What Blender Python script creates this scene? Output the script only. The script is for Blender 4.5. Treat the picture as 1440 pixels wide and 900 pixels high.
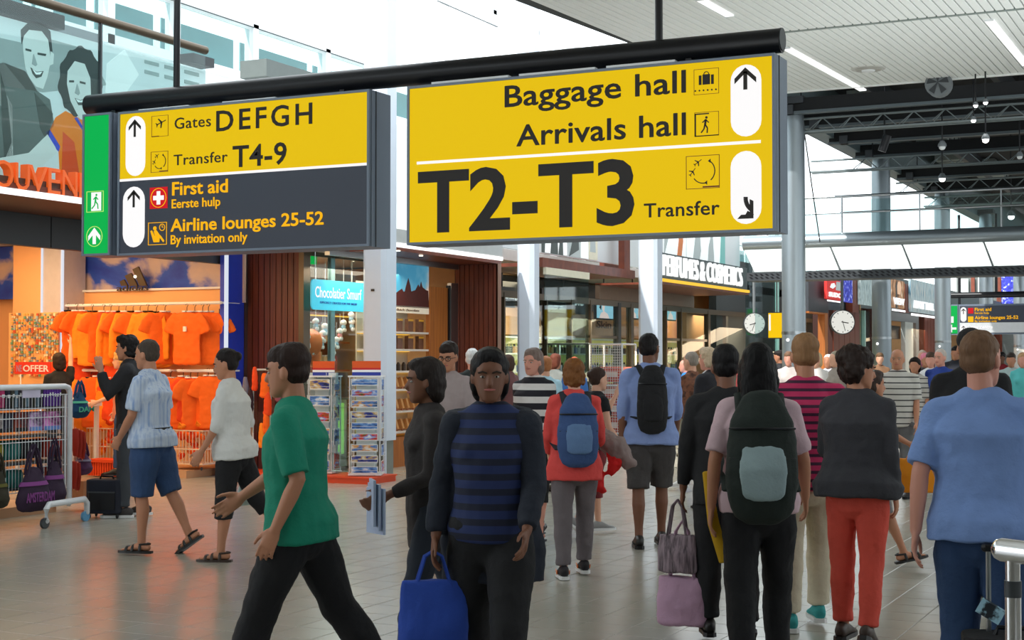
import bpy, math, random
from mathutils import Vector as V, Matrix

for o in list(bpy.data.objects): bpy.data.objects.remove(o)
SC = bpy.context.scene
COL = SC.collection
R = math.radians
random.seed(7)

# ---------------------------------------------------------------- camera, world, sun, exposure
F, H, YAW, PIT = 2100.0, 1.6, R(26.1), math.atan(55/2100)
cd = bpy.data.cameras.new('camera'); cam = bpy.data.objects.new('camera', cd); COL.objects.link(cam)
cam.location = (0, 0, H); cam.rotation_euler = (math.pi/2 + PIT, 0, YAW)
cd.sensor_width = 36; cd.lens = F/1440*36; cd.clip_end = 400
SC.camera = cam
W = bpy.data.worlds.new('overcast'); SC.world = W; W.use_nodes = True
bg = W.node_tree.nodes['Background']; bg.inputs[0].default_value = (0.90, 0.97, 1.0, 1); bg.inputs[1].default_value = 2.5
SC.view_settings.view_transform = 'Standard'; SC.view_settings.look = 'None'
SC.view_settings.exposure = 0.0; SC.view_settings.gamma = 1; SC.view_settings.use_curve_mapping = False
def lamp(name, kind, loc, energy, col=(1, 1, 1), size=1, sizey=None, aim=None, ang=None):
    l = bpy.data.lights.new(name, kind); l.energy = energy; l.color = col
    if kind == 'AREA':
        l.size = size
        if sizey: l.shape = 'RECTANGLE'; l.size_y = sizey
    elif kind == 'SUN': l.angle = R(1.0)
    else: l.shadow_soft_size = size
    if ang: l.spot_size = R(ang); l.spot_blend = 0.6
    o = bpy.data.objects.new(name, l); COL.objects.link(o); o.location = loc
    if aim is not None: o.rotation_euler = (V(aim)-V(loc)).to_track_quat('-Z', 'Y').to_euler()
    return o
lamp('sun', 'SUN', (-10, 10, 12), 4.5, (1, .97, .92), aim=(-9.2, 12.6, 9.4))
lamp('shop_light', 'AREA', (-14.2, 14.6, 2.98), 170, (1, .62, .30), 4.5, 2.6, aim=(-14.2, 15.4, 0))
lamp('shop_light', 'AREA', (-14.0, 10.5, 3.0), 60, (1, .72, .42), 4, 3, aim=(-14.0, 10.5, 0))
lamp('shop_light', 'AREA', (-12.6, 18.3, 2.95), 120, (1, .86, .66), 1.8, 3.6, aim=(-12.8, 18.3, 0))
lamp('shop_light', 'AREA', (-13.3, 27.5, 3.0), 300, (1, .88, .6), 2, 9, aim=(-14.2, 27.5, 1))
lamp('shop_light', 'AREA', (-13.3, 37.5, 3.0), 330, (1, .75, .5), 2, 9, aim=(-14.2, 37.5, 1))
lamp('shop_light', 'AREA', (-12.2, 55, 3.0), 500, (1, .72, .45), 2, 24, aim=(-12.6, 55, 1))

lamp('ceiling_fill', 'AREA', (1.5, 15, 3.6), 300, (.95, 1, 1), 6, 14, aim=(0.5, 16, 9))  # unseen fill aimed up, added only to brighten the slats
lamp('ceiling_fill', 'AREA', (-3.8, 4.5, 3.4), 130, (.95, 1, 1), 5, 5, aim=(-4.2, 8.5, 9))  # second added fill, for the slats nearer the camera

def ray(px, py):
    x = (px-720)/F; z = (450-py)/F
    y2 = math.cos(PIT)-z*math.sin(PIT); z2 = math.sin(PIT)+z*math.cos(PIT)
    return V((x*math.cos(YAW)-y2*math.sin(YAW), x*math.sin(YAW)+y2*math.cos(YAW), z2))
def on(ax, val, px, py=505):
    r = ray(px, py); o = V((0, 0, H)); return o + r*((val-o[ax])/r[ax])
def proj(p):
    x, y, z = p[0], p[1], p[2]-H
    cx = x*math.cos(YAW)+y*math.sin(YAW); d = -x*math.sin(YAW)+y*math.cos(YAW)
    d2 = d*math.cos(PIT)+z*math.sin(PIT); z2 = -d*math.sin(PIT)+z*math.cos(PIT)
    return 720+F*cx/d2, 450-F*z2/d2, d2

# ---------------------------------------------------------------- materials
def lin(c):
    c = [x/255 for x in c]; return [x/12.92 if x <= .04045 else ((x+.055)/1.055)**2.4 for x in c]+[1]
MC = {}
def nodes(name):
    m = bpy.data.materials.new(name); m.use_nodes = True; nt = m.node_tree
    return m, nt, nt.nodes['Principled BSDF']
def nd(nt, t, **k):
    n = nt.nodes.new(t)
    for a, b in k.items(): setattr(n, a, b)
    return n
def mat(name, col=(128, 128, 128), rough=.6, metal=0, var=.12, scale=8, bump=0, bscale=40, emit=None, est=1, aniso=(1, 1, 1), sheen=0, coat=0):
    if name in MC: return MC[name]
    m, nt, b = nodes(name); L = nt.links.new
    c = lin(col)
    b.inputs['Roughness'].default_value = rough; b.inputs['Metallic'].default_value = metal
    tc = nd(nt, 'ShaderNodeTexCoord'); mp = nd(nt, 'ShaderNodeMapping'); mp.inputs['Scale'].default_value = aniso
    L(tc.outputs['Object'], mp.inputs[0])
    n = nd(nt, 'ShaderNodeTexNoise'); n.inputs['Scale'].default_value = scale; n.inputs['Detail'].default_value = 4; L(mp.outputs[0], n.inputs[0])
    mx = nd(nt, 'ShaderNodeMix', data_type='RGBA'); L(n.outputs[0], mx.inputs[0])
    mx.inputs[6].default_value = [x*(1-var) for x in c[:3]]+[1]; mx.inputs[7].default_value = [min(1, x*(1+var)) for x in c[:3]]+[1]
    L(mx.outputs[2], b.inputs['Base Color'])
    if bump:
        n2 = nd(nt, 'ShaderNodeTexNoise'); n2.inputs['Scale'].default_value = bscale; L(mp.outputs[0], n2.inputs[0])
        bp = nd(nt, 'ShaderNodeBump'); bp.inputs['Strength'].default_value = bump; bp.inputs['Distance'].default_value = .01
        L(n2.outputs[0], bp.inputs['Height']); L(bp.outputs[0], b.inputs['Normal'])
    if emit: b.inputs['Emission Color'].default_value = lin(emit); b.inputs['Emission Strength'].default_value = est
    if sheen: b.inputs['Sheen Weight'].default_value = sheen
    if coat: b.inputs['Coat Weight'].default_value = coat
    MC[name] = m; return m
def ramp(nt, fac, stops, interp='LINEAR'):
    r = nd(nt, 'ShaderNodeValToRGB'); r.color_ramp.interpolation = interp
    e = r.color_ramp.elements
    while len(e) < len(stops): e.new(0.5)
    for i, (p, c) in enumerate(stops): e[i].position = p; e[i].color = lin(c)
    nt.links.new(fac, r.inputs[0]); return r
def tex_mat(name, stops=(), scale=1, mapping=(1, 1, 1), rough=.6, detail=5, interp='LINEAR', kind='noise', emit=0, dist=0, bump=0):
    if name in MC: return MC[name]
    m, nt, b = nodes(name); L = nt.links.new
    tc = nd(nt, 'ShaderNodeTexCoord'); mp = nd(nt, 'ShaderNodeMapping'); mp.inputs['Scale'].default_value = mapping
    L(tc.outputs['Object'], mp.inputs[0])
    if kind == 'noise':
        n = nd(nt, 'ShaderNodeTexNoise'); n.inputs['Scale'].default_value = scale; n.inputs['Detail'].default_value = detail; n.inputs['Distortion'].default_value = dist; out = n.outputs[0]
    elif kind == 'voronoi':
        n = nd(nt, 'ShaderNodeTexVoronoi'); n.inputs['Scale'].default_value = scale
        s = nd(nt, 'ShaderNodeSeparateColor'); L(n.outputs['Color'], s.inputs[0]); out = s.outputs[0]
    else:
        n = nd(nt, 'ShaderNodeTexWave'); n.bands_direction = kind; n.inputs['Scale'].default_value = scale; n.inputs['Distortion'].default_value = dist; out = n.outputs['Fac']
    L(mp.outputs[0], n.inputs[0])
    r = ramp(nt, out, stops, interp); L(r.outputs[0], b.inputs['Base Color']); b.inputs['Roughness'].default_value = rough
    if emit: L(r.outputs[0], b.inputs['Emission Color']); b.inputs['Emission Strength'].default_value = emit
    if bump:
        bp = nd(nt, 'ShaderNodeBump'); bp.inputs['Strength'].default_value = bump; bp.inputs['Distance'].default_value = .01
        L(out, bp.inputs['Height']); L(bp.outputs[0], b.inputs['Normal'])
    MC[name] = m; return m
def glass_mat(name, tint=(243, 249, 248), refl=.12, rough=.02):
    if name in MC: return MC[name]
    m = bpy.data.materials.new(name); m.use_nodes = True; nt = m.node_tree; nt.nodes.clear(); L = nt.links.new
    o = nd(nt, 'ShaderNodeOutputMaterial'); t = nd(nt, 'ShaderNodeBsdfTransparent'); g = nd(nt, 'ShaderNodeBsdfGlossy')
    t.inputs[0].default_value = lin(tint); g.inputs['Roughness'].default_value = rough
    ge = nd(nt, 'ShaderNodeNewGeometry'); dt = nd(nt, 'ShaderNodeVectorMath', operation='DOT_PRODUCT'); L(ge.outputs['Incoming'], dt.inputs[0]); L(ge.outputs['Normal'], dt.inputs[1])
    ab = nd(nt, 'ShaderNodeMath', operation='ABSOLUTE'); L(dt.outputs['Value'], ab.inputs[0]); om = nd(nt, 'ShaderNodeMath', operation='SUBTRACT'); om.inputs[0].default_value = 1; L(ab.outputs[0], om.inputs[1])
    pw = nd(nt, 'ShaderNodeMath', operation='POWER'); L(om.outputs[0], pw.inputs[0]); pw.inputs[1].default_value = 5
    ad = nd(nt, 'ShaderNodeMath', operation='MULTIPLY_ADD'); L(pw.outputs[0], ad.inputs[0]); ad.inputs[1].default_value = .6; ad.inputs[2].default_value = refl*.3
    mx = nd(nt, 'ShaderNodeMixShader'); L(ad.outputs[0], mx.inputs[0]); L(t.outputs[0], mx.inputs[1]); L(g.outputs[0], mx.inputs[2]); L(mx.outputs[0], o.inputs[0])
    MC[name] = m; return m
def glow(name, col=(255, 255, 255), st=1.0):
    if name in MC: return MC[name]
    m, nt, b = nodes(name); b.inputs['Base Color'].default_value = [x*.12 for x in lin(col)[:3]]+[1]; b.inputs['Specular IOR Level'].default_value = .15
    b.inputs['Emission Color'].default_value = lin(col); b.inputs['Emission Strength'].default_value = st; b.inputs['Roughness'].default_value = .5
    MC[name] = m; return m
def stripe_mat(name, a, b_, freq, duty=.5, axis=2, rough=.8):
    if name in MC: return MC[name]
    m, nt, b = nodes(name); L = nt.links.new
    tc = nd(nt, 'ShaderNodeTexCoord'); s = nd(nt, 'ShaderNodeSeparateXYZ'); L(tc.outputs['Object'], s.inputs[0])
    mu = nd(nt, 'ShaderNodeMath', operation='MULTIPLY'); L(s.outputs[axis], mu.inputs[0]); mu.inputs[1].default_value = freq
    fr = nd(nt, 'ShaderNodeMath', operation='FRACT'); L(mu.outputs[0], fr.inputs[0])
    r = ramp(nt, fr.outputs[0], [(0, a), (duty, b_)], 'CONSTANT'); L(r.outputs[0], b.inputs['Base Color']); b.inputs['Roughness'].default_value = rough
    MC[name] = m; return m

wood = tex_mat('dark_slatted_wood', [(.25, (58, 22, 12)), (.5, (112, 48, 26)), (.75, (70, 27, 15))], 9, (5, 5, .12), .45)
wood2 = tex_mat('reddish_wood', [(.3, (96, 42, 26)), (.7, (128, 62, 40))], 6, (1, 1, .6), .4)
orangewood = tex_mat('orange_wood', [(.3, (150, 84, 34)), (.7, (186, 112, 48))], 6, (4, 4, .2), .45)
white = mat('white_paint', (235, 238, 240), .45, var=.03)
clad = mat('pale_blue_cladding', (214, 224, 238), .35, var=.03)
grey = mat('grey_paint', (120, 126, 130), .5, var=.05)
dgrey = mat('dark_grey_metal', (62, 66, 70), .5, .2, var=.06)
black = mat('black_metal', (18, 19, 24), .35, .3, var=.05)
steel = mat('brushed_steel', (170, 176, 180), .28, 1, var=.04, scale=3, aniso=(8, 8, .3))
colsteel = mat('satin_column_metal', (150, 160, 166), .38, .75, var=.05, scale=2)
chrome = mat('chrome', (225, 225, 228), .09, 1, var=.01)
bronze = mat('bronze_metal', (96, 84, 70), .35, .7, var=.06)
tan = mat('tan_panel', (196, 150, 112), .6, var=.04)
peach = mat('peach_wall', (236, 178, 128), .7, var=.03)
orange = mat('orange_lacquer', (222, 74, 26), .4, var=.05)
glass = glass_mat('clear_glass')
teal = glass_mat('greenish_glass', (228, 240, 240), .12)
frosted = mat('white_film', (240, 244, 246), .5, var=.02)
W0 = glow('lit_white', (255, 255, 255), 1.35)
W1 = glow('lit_white_panel', (246, 255, 250), 1.25)

# ---------------------------------------------------------------- mesh builder
LOCAL = set()      # things whose parts are modelled in the thing's own coordinates
class MB:
    def __init__(s, m=None): s.v = []; s.f = []; s.mi = []; s.ms = []; s.m = m
    def _m(s, m):
        m = m or s.m
        if m not in s.ms: s.ms.append(m)
        return s.ms.index(m)
    def add(s, vs, fs, m=None):
        b = len(s.v); s.v += [tuple(p) for p in vs]; i = s._m(m)
        for f in fs: s.f.append([b+q for q in f]); s.mi.append(i)
        return s
    def box(s, a, b, m=None):
        a, b = [min(x, y) for x, y in zip(a, b)], [max(x, y) for x, y in zip(a, b)]
        vs = [(x, y, z) for x in (a[0], b[0]) for y in (a[1], b[1]) for z in (a[2], b[2])]
        return s.add(vs, [(0, 1, 3, 2), (4, 6, 7, 5), (0, 4, 5, 1), (2, 3, 7, 6), (0, 2, 6, 4), (1, 5, 7, 3)], m)
    def cbox(s, c, sz, m=None, M=None, ch=0):
        x, y, z = [q/2 for q in sz]
        if ch:   # chamfered in plan
            pts = [(-x+ch, -y), (x-ch, -y), (x, -y+ch), (x, y-ch), (x-ch, y), (-x+ch, y), (-x, y-ch), (-x, -y+ch)]
        else: pts = [(-x, -y), (x, -y), (x, y), (-x, y)]
        n = len(pts); vs = [V((p[0], p[1], -z)) for p in pts]+[V((p[0], p[1], z)) for p in pts]
        M = M or Matrix(); c = V(c); vs = [M @ q + c for q in vs]
        return s.add(vs, [list(range(n))[::-1], list(range(n, 2*n))]+[(i, (i+1) % n, n+(i+1) % n, n+i) for i in range(n)], m)
    def prism(s, poly, fr, d0, d1, m=None):
        o, u, v, n = fr; k = len(poly)
        ar = sum(poly[i][0]*poly[(i+1) % k][1]-poly[(i+1) % k][0]*poly[i][1] for i in range(k))
        if ar < 0: poly = poly[::-1]
        vs = [o+u*p[0]+v*p[1]+n*d0 for p in poly]+[o+u*p[0]+v*p[1]+n*d1 for p in poly]
        return s.add(vs, [list(range(k))[::-1], list(range(k, 2*k))]+[(i, (i+1) % k, k+(i+1) % k, k+i) for i in range(k)], m)
    def chain(s, pts, rad, n=10, ref=(1, 0, 0), m=None, cap=True):
        pts = [V(p) for p in pts]; rad = [(r, r) if not isinstance(r, tuple) else r for r in rad]
        T = []
        for i in range(len(pts)):
            t = pts[min(i+1, len(pts)-1)]-pts[max(i-1, 0)]; T.append(t.normalized() if t.length > 1e-9 else V((0, 0, 1)))
        if cap:
            def ex(i, sg):
                r = min(rad[i]); out = []
                for a in (.5, .87):
                    q = math.sqrt(1-a*a); out.append((pts[i]+T[i]*sg*r*a, (rad[i][0]*q, rad[i][1]*q), T[i]))
                return out
            c0, c1_ = cap if isinstance(cap, tuple) else (True, True)
            seq = (ex(0, -1)[::-1] if c0 else [])+[(p, r, t) for p, r, t in zip(pts, rad, T)]+(ex(len(pts)-1, 1) if c1_ else [])
        else: seq = list(zip(pts, rad, T))
        ref = V(ref); vs = []; u0 = None
        for p, r, t in seq:
            u = ref-t*ref.dot(t)
            if u.length < .15: u = u0 if u0 else t.orthogonal()
            u = (u-t*u.dot(t)).normalized(); u0 = u; w = t.cross(u)
            vs += [p+u*math.cos(2*math.pi*k/n)*r[0]+w*math.sin(2*math.pi*k/n)*r[1] for k in range(n)]
        q = len(seq); fs = [(i*n+k, i*n+(k+1) % n, (i+1)*n+(k+1) % n, (i+1)*n+k) for i in range(q-1) for k in range(n)]
        fs += [list(range(n))[::-1], [(q-1)*n+k for k in range(n)]]
        return s.add(vs, fs, m)
    def tube(s, a, b, r, n=8, m=None, r2=None): return s.chain([a, b], [r, r2 or r], n, (1, .3, .2), m, cap=False)
    def ell(s, c, r, m=None, n=10, k=7, M=None):
        c = V(c); r = (r, r, r) if not hasattr(r, '__len__') else r; M = M or Matrix()
        vs = [c+M@V((0, 0, -r[2]))]
        for j in range(1, k):
            a = math.pi*j/k-math.pi/2
            vs += [c+M@V((math.cos(a)*math.cos(2*math.pi*i/n)*r[0], math.cos(a)*math.sin(2*math.pi*i/n)*r[1], math.sin(a)*r[2])) for i in range(n)]
        vs.append(c+M@V((0, 0, r[2]))); e = len(vs)-1
        fs = [(0, 1+(i+1) % n, 1+i) for i in range(n)]+[(e, e-n+i, e-n+(i+1) % n) for i in range(n)]
        fs += [(1+j*n+i, 1+j*n+(i+1) % n, 1+(j+1)*n+(i+1) % n, 1+(j+1)*n+i) for j in range(k-2) for i in range(n)]
        return s.add(vs, fs, m)
    def build(s, name, parent=None, m=None, smooth=False, origin=None, kind=None):
        if m: s.ms = [m]; s.mi = [0]*len(s.f)
        me = bpy.data.meshes.new(name)
        if parent is not None: off = V((0, 0, 0)) if parent.name in LOCAL else wloc(parent)
        elif origin is not None: off = V(origin)
        else:
            xs = [p[0] for p in s.v]; ys = [p[1] for p in s.v]; off = V(((min(xs)+max(xs))/2, (min(ys)+max(ys))/2, min(p[2] for p in s.v)))
        me.from_pydata([(p[0]-off.x, p[1]-off.y, p[2]-off.z) for p in s.v], [], s.f)
        for q in s.ms: me.materials.append(q)
        me.polygons.foreach_set('material_index', s.mi)
        if smooth:
            me.polygons.foreach_set('use_smooth', [True]*len(me.polygons)); me.set_sharp_from_angle(angle=.7)
        me.update()
        o = bpy.data.objects.new(name, me); COL.objects.link(o)
        if parent is not None: o.parent = parent
        else: o.location = off
        if kind: o['kind'] = kind
        return o
def wloc(o):
    p = V((0, 0, 0))
    while o is not None: p = p+V(o.location); o = o.parent
    return p
def tag(o, label=None, cat=None, group=None, kind=None):
    if label: o['label'] = label
    if cat: o['category'] = cat
    if group: o['group'] = group
    if kind: o['kind'] = kind
    return o
def thing(name, loc, label, cat, group=None, rz=0):
    o = bpy.data.objects.new(name, None); COL.objects.link(o); o.location = V(loc); o.rotation_euler = (0, 0, rz); o.empty_display_size = .1
    return tag(o, label, cat, group)
def struct(name, mb, m=None, smooth=False): return tag(mb.build(name, None, m, smooth), kind='structure')
def copy_tree(o, parent=None, loc=None, rz=None):
    c = o.copy(); COL.objects.link(c); c.parent = parent
    if loc is not None: c.location = V(loc)
    if rz is not None: c.rotation_euler = (0, 0, rz)
    for ch in list(o.children): copy_tree(ch, c)
    return c
X_, Y_, Z_ = V((1, 0, 0)), V((0, 1, 0)), V((0, 0, 1))
def frY(y, x=0, z=0): return (V((x, y, z)), X_, Z_, -Y_)      # a plane facing the hall's near end
def frX(x, y=0, z=0): return (V((x, y, z)), Y_, Z_, X_)       # a plane facing +X (shop fronts)
_capH = {}
ORD = 'first second third fourth fifth sixth seventh eighth ninth tenth eleventh twelfth thirteenth fourteenth fifteenth sixteenth seventeenth eighteenth nineteenth twentieth twenty-first twenty-second'.split()
def text(s, fr, x, y, w, cap, m, parent, name='lettering', off=.012, d=.004, lift=.002, space=1.0):
    """flat lettering: left end and baseline at (x, y) in the plane, overall width w, capital height cap"""
    bold = 0
    if off > .010 and any(c in s for c in 'gaeyp') or 'g' in s: bold = off; off = .004
    cu = bpy.data.curves.new(name, 'FONT'); cu.body = s; cu.offset = off; cu.extrude = 0; cu.space_character = space; cu.resolution_u = 3
    ob = bpy.data.objects.new(name, cu); me = bpy.data.meshes.new_from_object(ob)
    key = round(off, 4)
    if key not in _capH:
        c2 = bpy.data.curves.new('cap', 'FONT'); c2.body = 'H'; c2.offset = off; o2 = bpy.data.objects.new('cap', c2); m2 = bpy.data.meshes.new_from_object(o2)
        _capH[key] = (max(v.co.y for v in m2.vertices), min(v.co.y for v in m2.vertices)); bpy.data.objects.remove(o2)
    top, bot = _capH[key]
    xs = [v.co.x for v in me.vertices]; x0, x1 = min(xs), max(xs); sx = w/(x1-x0); sy = cap/(top-bot)
    o, u, v, n = fr; mb = MB(m); P = [o+u*(x+(q.co.x-x0)*sx)+v*(y+(q.co.y-bot)*sy) for q in me.vertices]
    fs = [list(p.vertices) for p in me.polygons]
    # orient and thicken: front face plus rim
    nrm = me.polygons[0].normal.z if fs else 1
    flip = (u.cross(v)).dot(n)*(1 if nrm > 0 else -1) < 0
    if flip: fs = [f[::-1] for f in fs]
    iv = sorted((min(xs[i] for i in f), max(xs[i] for i in f), q) for q, f in enumerate(fs)); groups = []; end = -1e9
    for lo_, hi_, q in iv:
        if lo_ > end+.16: groups.append([])
        groups[-1].append(fs[q]); end = max(end, hi_)
    out = None
    for gf in groups:
        ids = sorted({i for f in gf for i in f}); mp_ = {i: j for j, i in enumerate(ids)}; gp = [P[i] for i in ids]; gf = [[mp_[i] for i in f] for f in gf]
        k = len(gp); front = [p+n*(lift+d) for p in gp]; back = [p+n*lift for p in gp]; mb = MB(m)
        es = {(a, b) for f in gf for a, b in zip(f, f[1:]+f[:1])}; rim = [(a, k+a, k+b, b) for (a, b) in es if (b, a) not in es]
        if not bold: mb.add(front+back, gf+rim)
        else:
            for c, (bx, bz) in enumerate(((0, 0), (-1, 0), (1, 0), (0, 1), (0, -1), (.7, .7), (-.7, .7), (.7, -.7), (-.7, -.7))):
                dv = (u*bx*sx+v*bz*sy)*bold*.55-n*.00012*c; mb.add([p_+dv for p_ in front+back], gf+rim)
        out = mb.build(name, parent)
    bpy.data.objects.remove(ob); bpy.data.meshes.remove(me)
    return out
def rect(a, b): return [(a[0], a[1]), (b[0], a[1]), (b[0], b[1]), (a[0], b[1])]
def circ(c, r, n=24, ry=None): return [(c[0]+r*math.cos(2*math.pi*i/n), c[1]+(ry or r)*math.sin(2*math.pi*i/n)) for i in range(n)]
def pill(x0, x1, y0, y1, n=10):
    r = (x1-x0)/2; cx = (x0+x1)/2
    return [(cx+r*math.cos(math.pi*i/n), y1-r+r*math.sin(math.pi*i/n)) for i in range(n+1)]+[(cx-r*math.cos(math.pi*i/n), y0+r-r*math.sin(math.pi*i/n)) for i in range(n+1)]
def rrect(x0, x1, y0, y1, r, n=5):
    o = []
    for cx, cy, a in ((x1-r, y1-r, 0), (x0+r, y1-r, 90), (x0+r, y0+r, 180), (x1-r, y0+r, 270)):
        o += [(cx+r*math.cos(R(a+90*i/n)), cy+r*math.sin(R(a+90*i/n))) for i in range(n+1)]
    return o
def frame_rect(mb, fr, a, b, t, m, d=.004, lift=.002):
    for p, q in ((a, (b[0], a[1]+t)), ((a[0], b[1]-t), b), (a, (a[0]+t, b[1])), ((b[0]-t, a[1]), b)): mb.prism(rect(p, q), fr, lift, lift+d, m)
def line2(mb, fr, p, q, t, m, d=.004, lift=.002):
    dx, dy = q[0]-p[0], q[1]-p[1]; l = math.hypot(dx, dy) or 1; nx, ny = -dy/l*t/2, dx/l*t/2
    mb.prism([(p[0]+nx, p[1]+ny), (q[0]+nx, q[1]+ny), (q[0]-nx, q[1]-ny), (p[0]-nx, p[1]-ny)], fr, lift, lift+d, m)
def arc2(mb, fr, c, r, a0, a1, t, m, n=10, **k):
    for i in range(n):
        a, b = R(a0+(a1-a0)*i/n), R(a0+(a1-a0)*(i+1)/n)
        line2(mb, fr, (c[0]+r*math.cos(a), c[1]+r*math.sin(a)), (c[0]+r*math.cos(b), c[1]+r*math.sin(b)), t, m, **k)

# ================================================================ THE SETTING
# floor: recessed joints, each tile real; the nearest 300 in view are parts
fl = MB(mat('grout', (92, 88, 80), .7)); fl.box((-22, -14, -.1), (14, 82, -.005))
floor = struct('floor', fl)
def tile_mat():
    m, nt, b = nodes('beige_floor_tile'); L = nt.links.new
    g = nd(nt, 'ShaderNodeNewGeometry'); n = nd(nt, 'ShaderNodeTexNoise'); n.inputs['Scale'].default_value = .9; n.inputs['Detail'].default_value = 8; L(g.outputs['Position'], n.inputs[0])
    r = ramp(nt, n.outputs[0], [(.3, (160, 156, 144)), (.7, (172, 168, 156))]); L(r.outputs[0], b.inputs['Base Color'])
    n2 = nd(nt, 'ShaderNodeTexNoise'); n2.inputs['Scale'].default_value = 3; L(g.outputs['Position'], n2.inputs[0])
    mr = nd(nt, 'ShaderNodeMapRange'); L(n2.outputs[0], mr.inputs[0]); mr.inputs[3].default_value = .17; mr.inputs[4].default_value = .27; L(mr.outputs[0], b.inputs['Roughness'])
    b.inputs['Specular IOR Level'].default_value = 1.0
    return m
TM = tile_mat(); TS = .3; G = .0022
def tile_vf(x, y):
    a, b, c = G, TS-G, .004; e = .0025
    vs = [(x+a, y+a, -.005), (x+b, y+a, -.005), (x+b, y+b, -.005), (x+a, y+b, -.005), (x+a+e, y+a+e, 0), (x+b-e, y+a+e, 0), (x+b-e, y+b-e, 0), (x+a+e, y+b-e, 0)]
    return vs, [(4, 5, 6, 7), (0, 1, 5, 4), (1, 2, 6, 5), (2, 3, 7, 6), (3, 0, 4, 7)]
cells = []
for i in range(-60, 30):
    for j in range(-20, 150): cells.append((i*TS, j*TS))
def cellkey(c):
    x, y, d = proj((c[0]+.15, c[1]+.15, 0)); return d if (d > 2 and -30 < x < 1470 and y < 925) else 1e9
cells.sort(key=cellkey)
vs, fs = tile_vf(0, 0); tme = bpy.data.meshes.new('tile'); tme.from_pydata(vs, [], fs); tme.materials.append(TM)
for c in cells[:300]:
    o = bpy.data.objects.new('tile', tme); COL.objects.link(o); o.parent = floor; o.location = V((c[0], c[1], 0))-wloc(floor)
rest = MB(TM)
for c in cells[300:]:
    if c[1] < -6: continue
    rest.add(*tile_vf(*c))
rest.box((-18, 45, -.005), (9, 80, 0))
rest.build('tile', floor, kind='stuff')

# slatted ceiling, rising gently with distance
slat_m = mat('white_ceiling_slat', (244, 247, 245), .5, var=.03, scale=2)
cb = MB(mat('ceiling_void', (48, 52, 52), .8)); SL = .05; DX = -.023
def cz(y): return 6.0-(24-y)*SL
cb.add([(-7.25, 6, cz(6)+.05), (10, 6, cz(6)+.05), (10, 24, 6.06), (-7.25, 24, 6.06), (-7.25, 6, cz(6)+.25), (10, 6, cz(6)+.25), (10, 24, 6.5), (-7.25, 24, 6.5)],
       [(0, 1, 2, 3), (7, 6, 5, 4), (0, 4, 5, 1), (1, 5, 6, 2), (2, 6, 7, 3), (3, 7, 4, 0)])
ceil = struct('ceiling', cb)
def slat_mesh(y0, y1):
    mb = MB(slat_m); w = .0485
    P = []
    for y in (y0, y1):
        for dx, dz in ((-w, .03), (-w, .006), (-w+.006, 0), (w-.006, 0), (w, .006), (w, .03)): P.append(((y-24)*DX+dx, y-24, cz(y)-6+dz))
    mb.add(P, [(i, i+6, i+7, i+1) for i in range(5)]+[(5, 11, 6, 0), (0, 1, 2, 3, 4, 5), (11, 10, 9, 8, 7, 6)])
    me = bpy.data.meshes.new('slat'); me.from_pydata(mb.v, [], mb.f); me.materials.append(slat_m); return me
sm1, sm2 = slat_mesh(18.35, 23.97), slat_mesh(10.5, 18.25)
for i in range(60):
    x = -7.15+i*.112
    for me in (sm1, sm2):
        o = bpy.data.objects.new('slat', me); COL.objects.link(o); o.parent = ceil; o.location = V((x, 24, 6))-wloc(ceil)
rm = MB(slat_m)
for y0, y1 in ((18.35, 23.97), (10.5, 18.25)): rm.add([(-.4, y0, cz(y0)), (9.8, y0, cz(y0)), (9.8, y1, cz(y1)), (-.4, y1, cz(y1))], [(0, 1, 2, 3)])
rm.build('slat', ceil, kind='stuff')
jb = MB(mat('grey_green_joint', (128, 140, 136), .5)); jb.box((-7.2, 18.26, cz(18.3)-.005), (9.8, 18.34, cz(18.3)+.03)); jb.build('joint_strip', ceil)
eb = MB(slat_m); eb.box((-7.25, 23.97, 5.98), (9.8, 24.03, 6.12)); eb.build('edge_trim', ceil)
struct('ceiling_unseen_near', MB(mat('unseen_ceiling', (205, 208, 206), .7)).box((-7.25, -10, 5.1), (10, 10.5, 5.25)))  # unseen; carries the ceiling over the camera to dim the foreground
struct('ceiling_sun_block', MB(mat('unseen_ceiling')).box((-20, -10, 9.4), (-7.25, 11.55, 9.6)))  # unseen roof added so the sun misses the nearer shop fronts
struct('wall_unseen_right', MB(mat('unseen_wall', (120, 122, 120), .8)).box((10, -10, 0), (10.2, 80, 2.6)))  # unseen wall added to dim the foreground, kept low to let sky light in
struct('wall_light_block', MB(mat('unseen_wall')).box((-20, -9.2, 0), (10, -9, 5.2)))  # unseen wall added to cut the light from behind the camera
def onceil(px, py, dz=-.012):
    r = ray(px, py); k = (6-24*SL+dz-H)/(r.z-r.y*SL); return V((0, 0, H))+r*k
def clight(px, py, px2, py2, label, w=.05, m=W0):
    a = onceil(px, py); b = onceil(px2, py2); b.x = a.x+(b.y-a.y)*DX
    t = thing('ceiling_light', (a+b)/2, label, 'ceiling light', 'strip lights in the slatted ceiling')
    mb = MB(m); mb.add([a+V((-w, 0, -.006)), a+V((w, 0, -.006)), b+V((w, 0, -.006)), b+V((-w, 0, -.006)), a+V((-w, 0, .02)), a+V((w, 0, .02)), b+V((w, 0, .02)), b+V((-w, 0, .02))],
       [(3, 2, 1, 0), (4, 5, 6, 7), (0, 1, 5, 4), (1, 2, 6, 5), (2, 3, 7, 6), (3, 0, 4, 7)])
    mb.build('diffuser', t)
    e = MB(white)
    for q, s in ((a, -1), (b, 1)): e.box(q+V((-w-.004, 0, -.01)), q+V((w+.004, s*.02, .02)))
    e.build('end_cap', t)
clight(1391, 29, 1440, 92, 'bright strip light in slatted ceiling at upper right edge', .052)
clight(1106, 68, 1215, 127, 'washed out strip light in slatted ceiling just right of yellow sign', .055)
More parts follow.
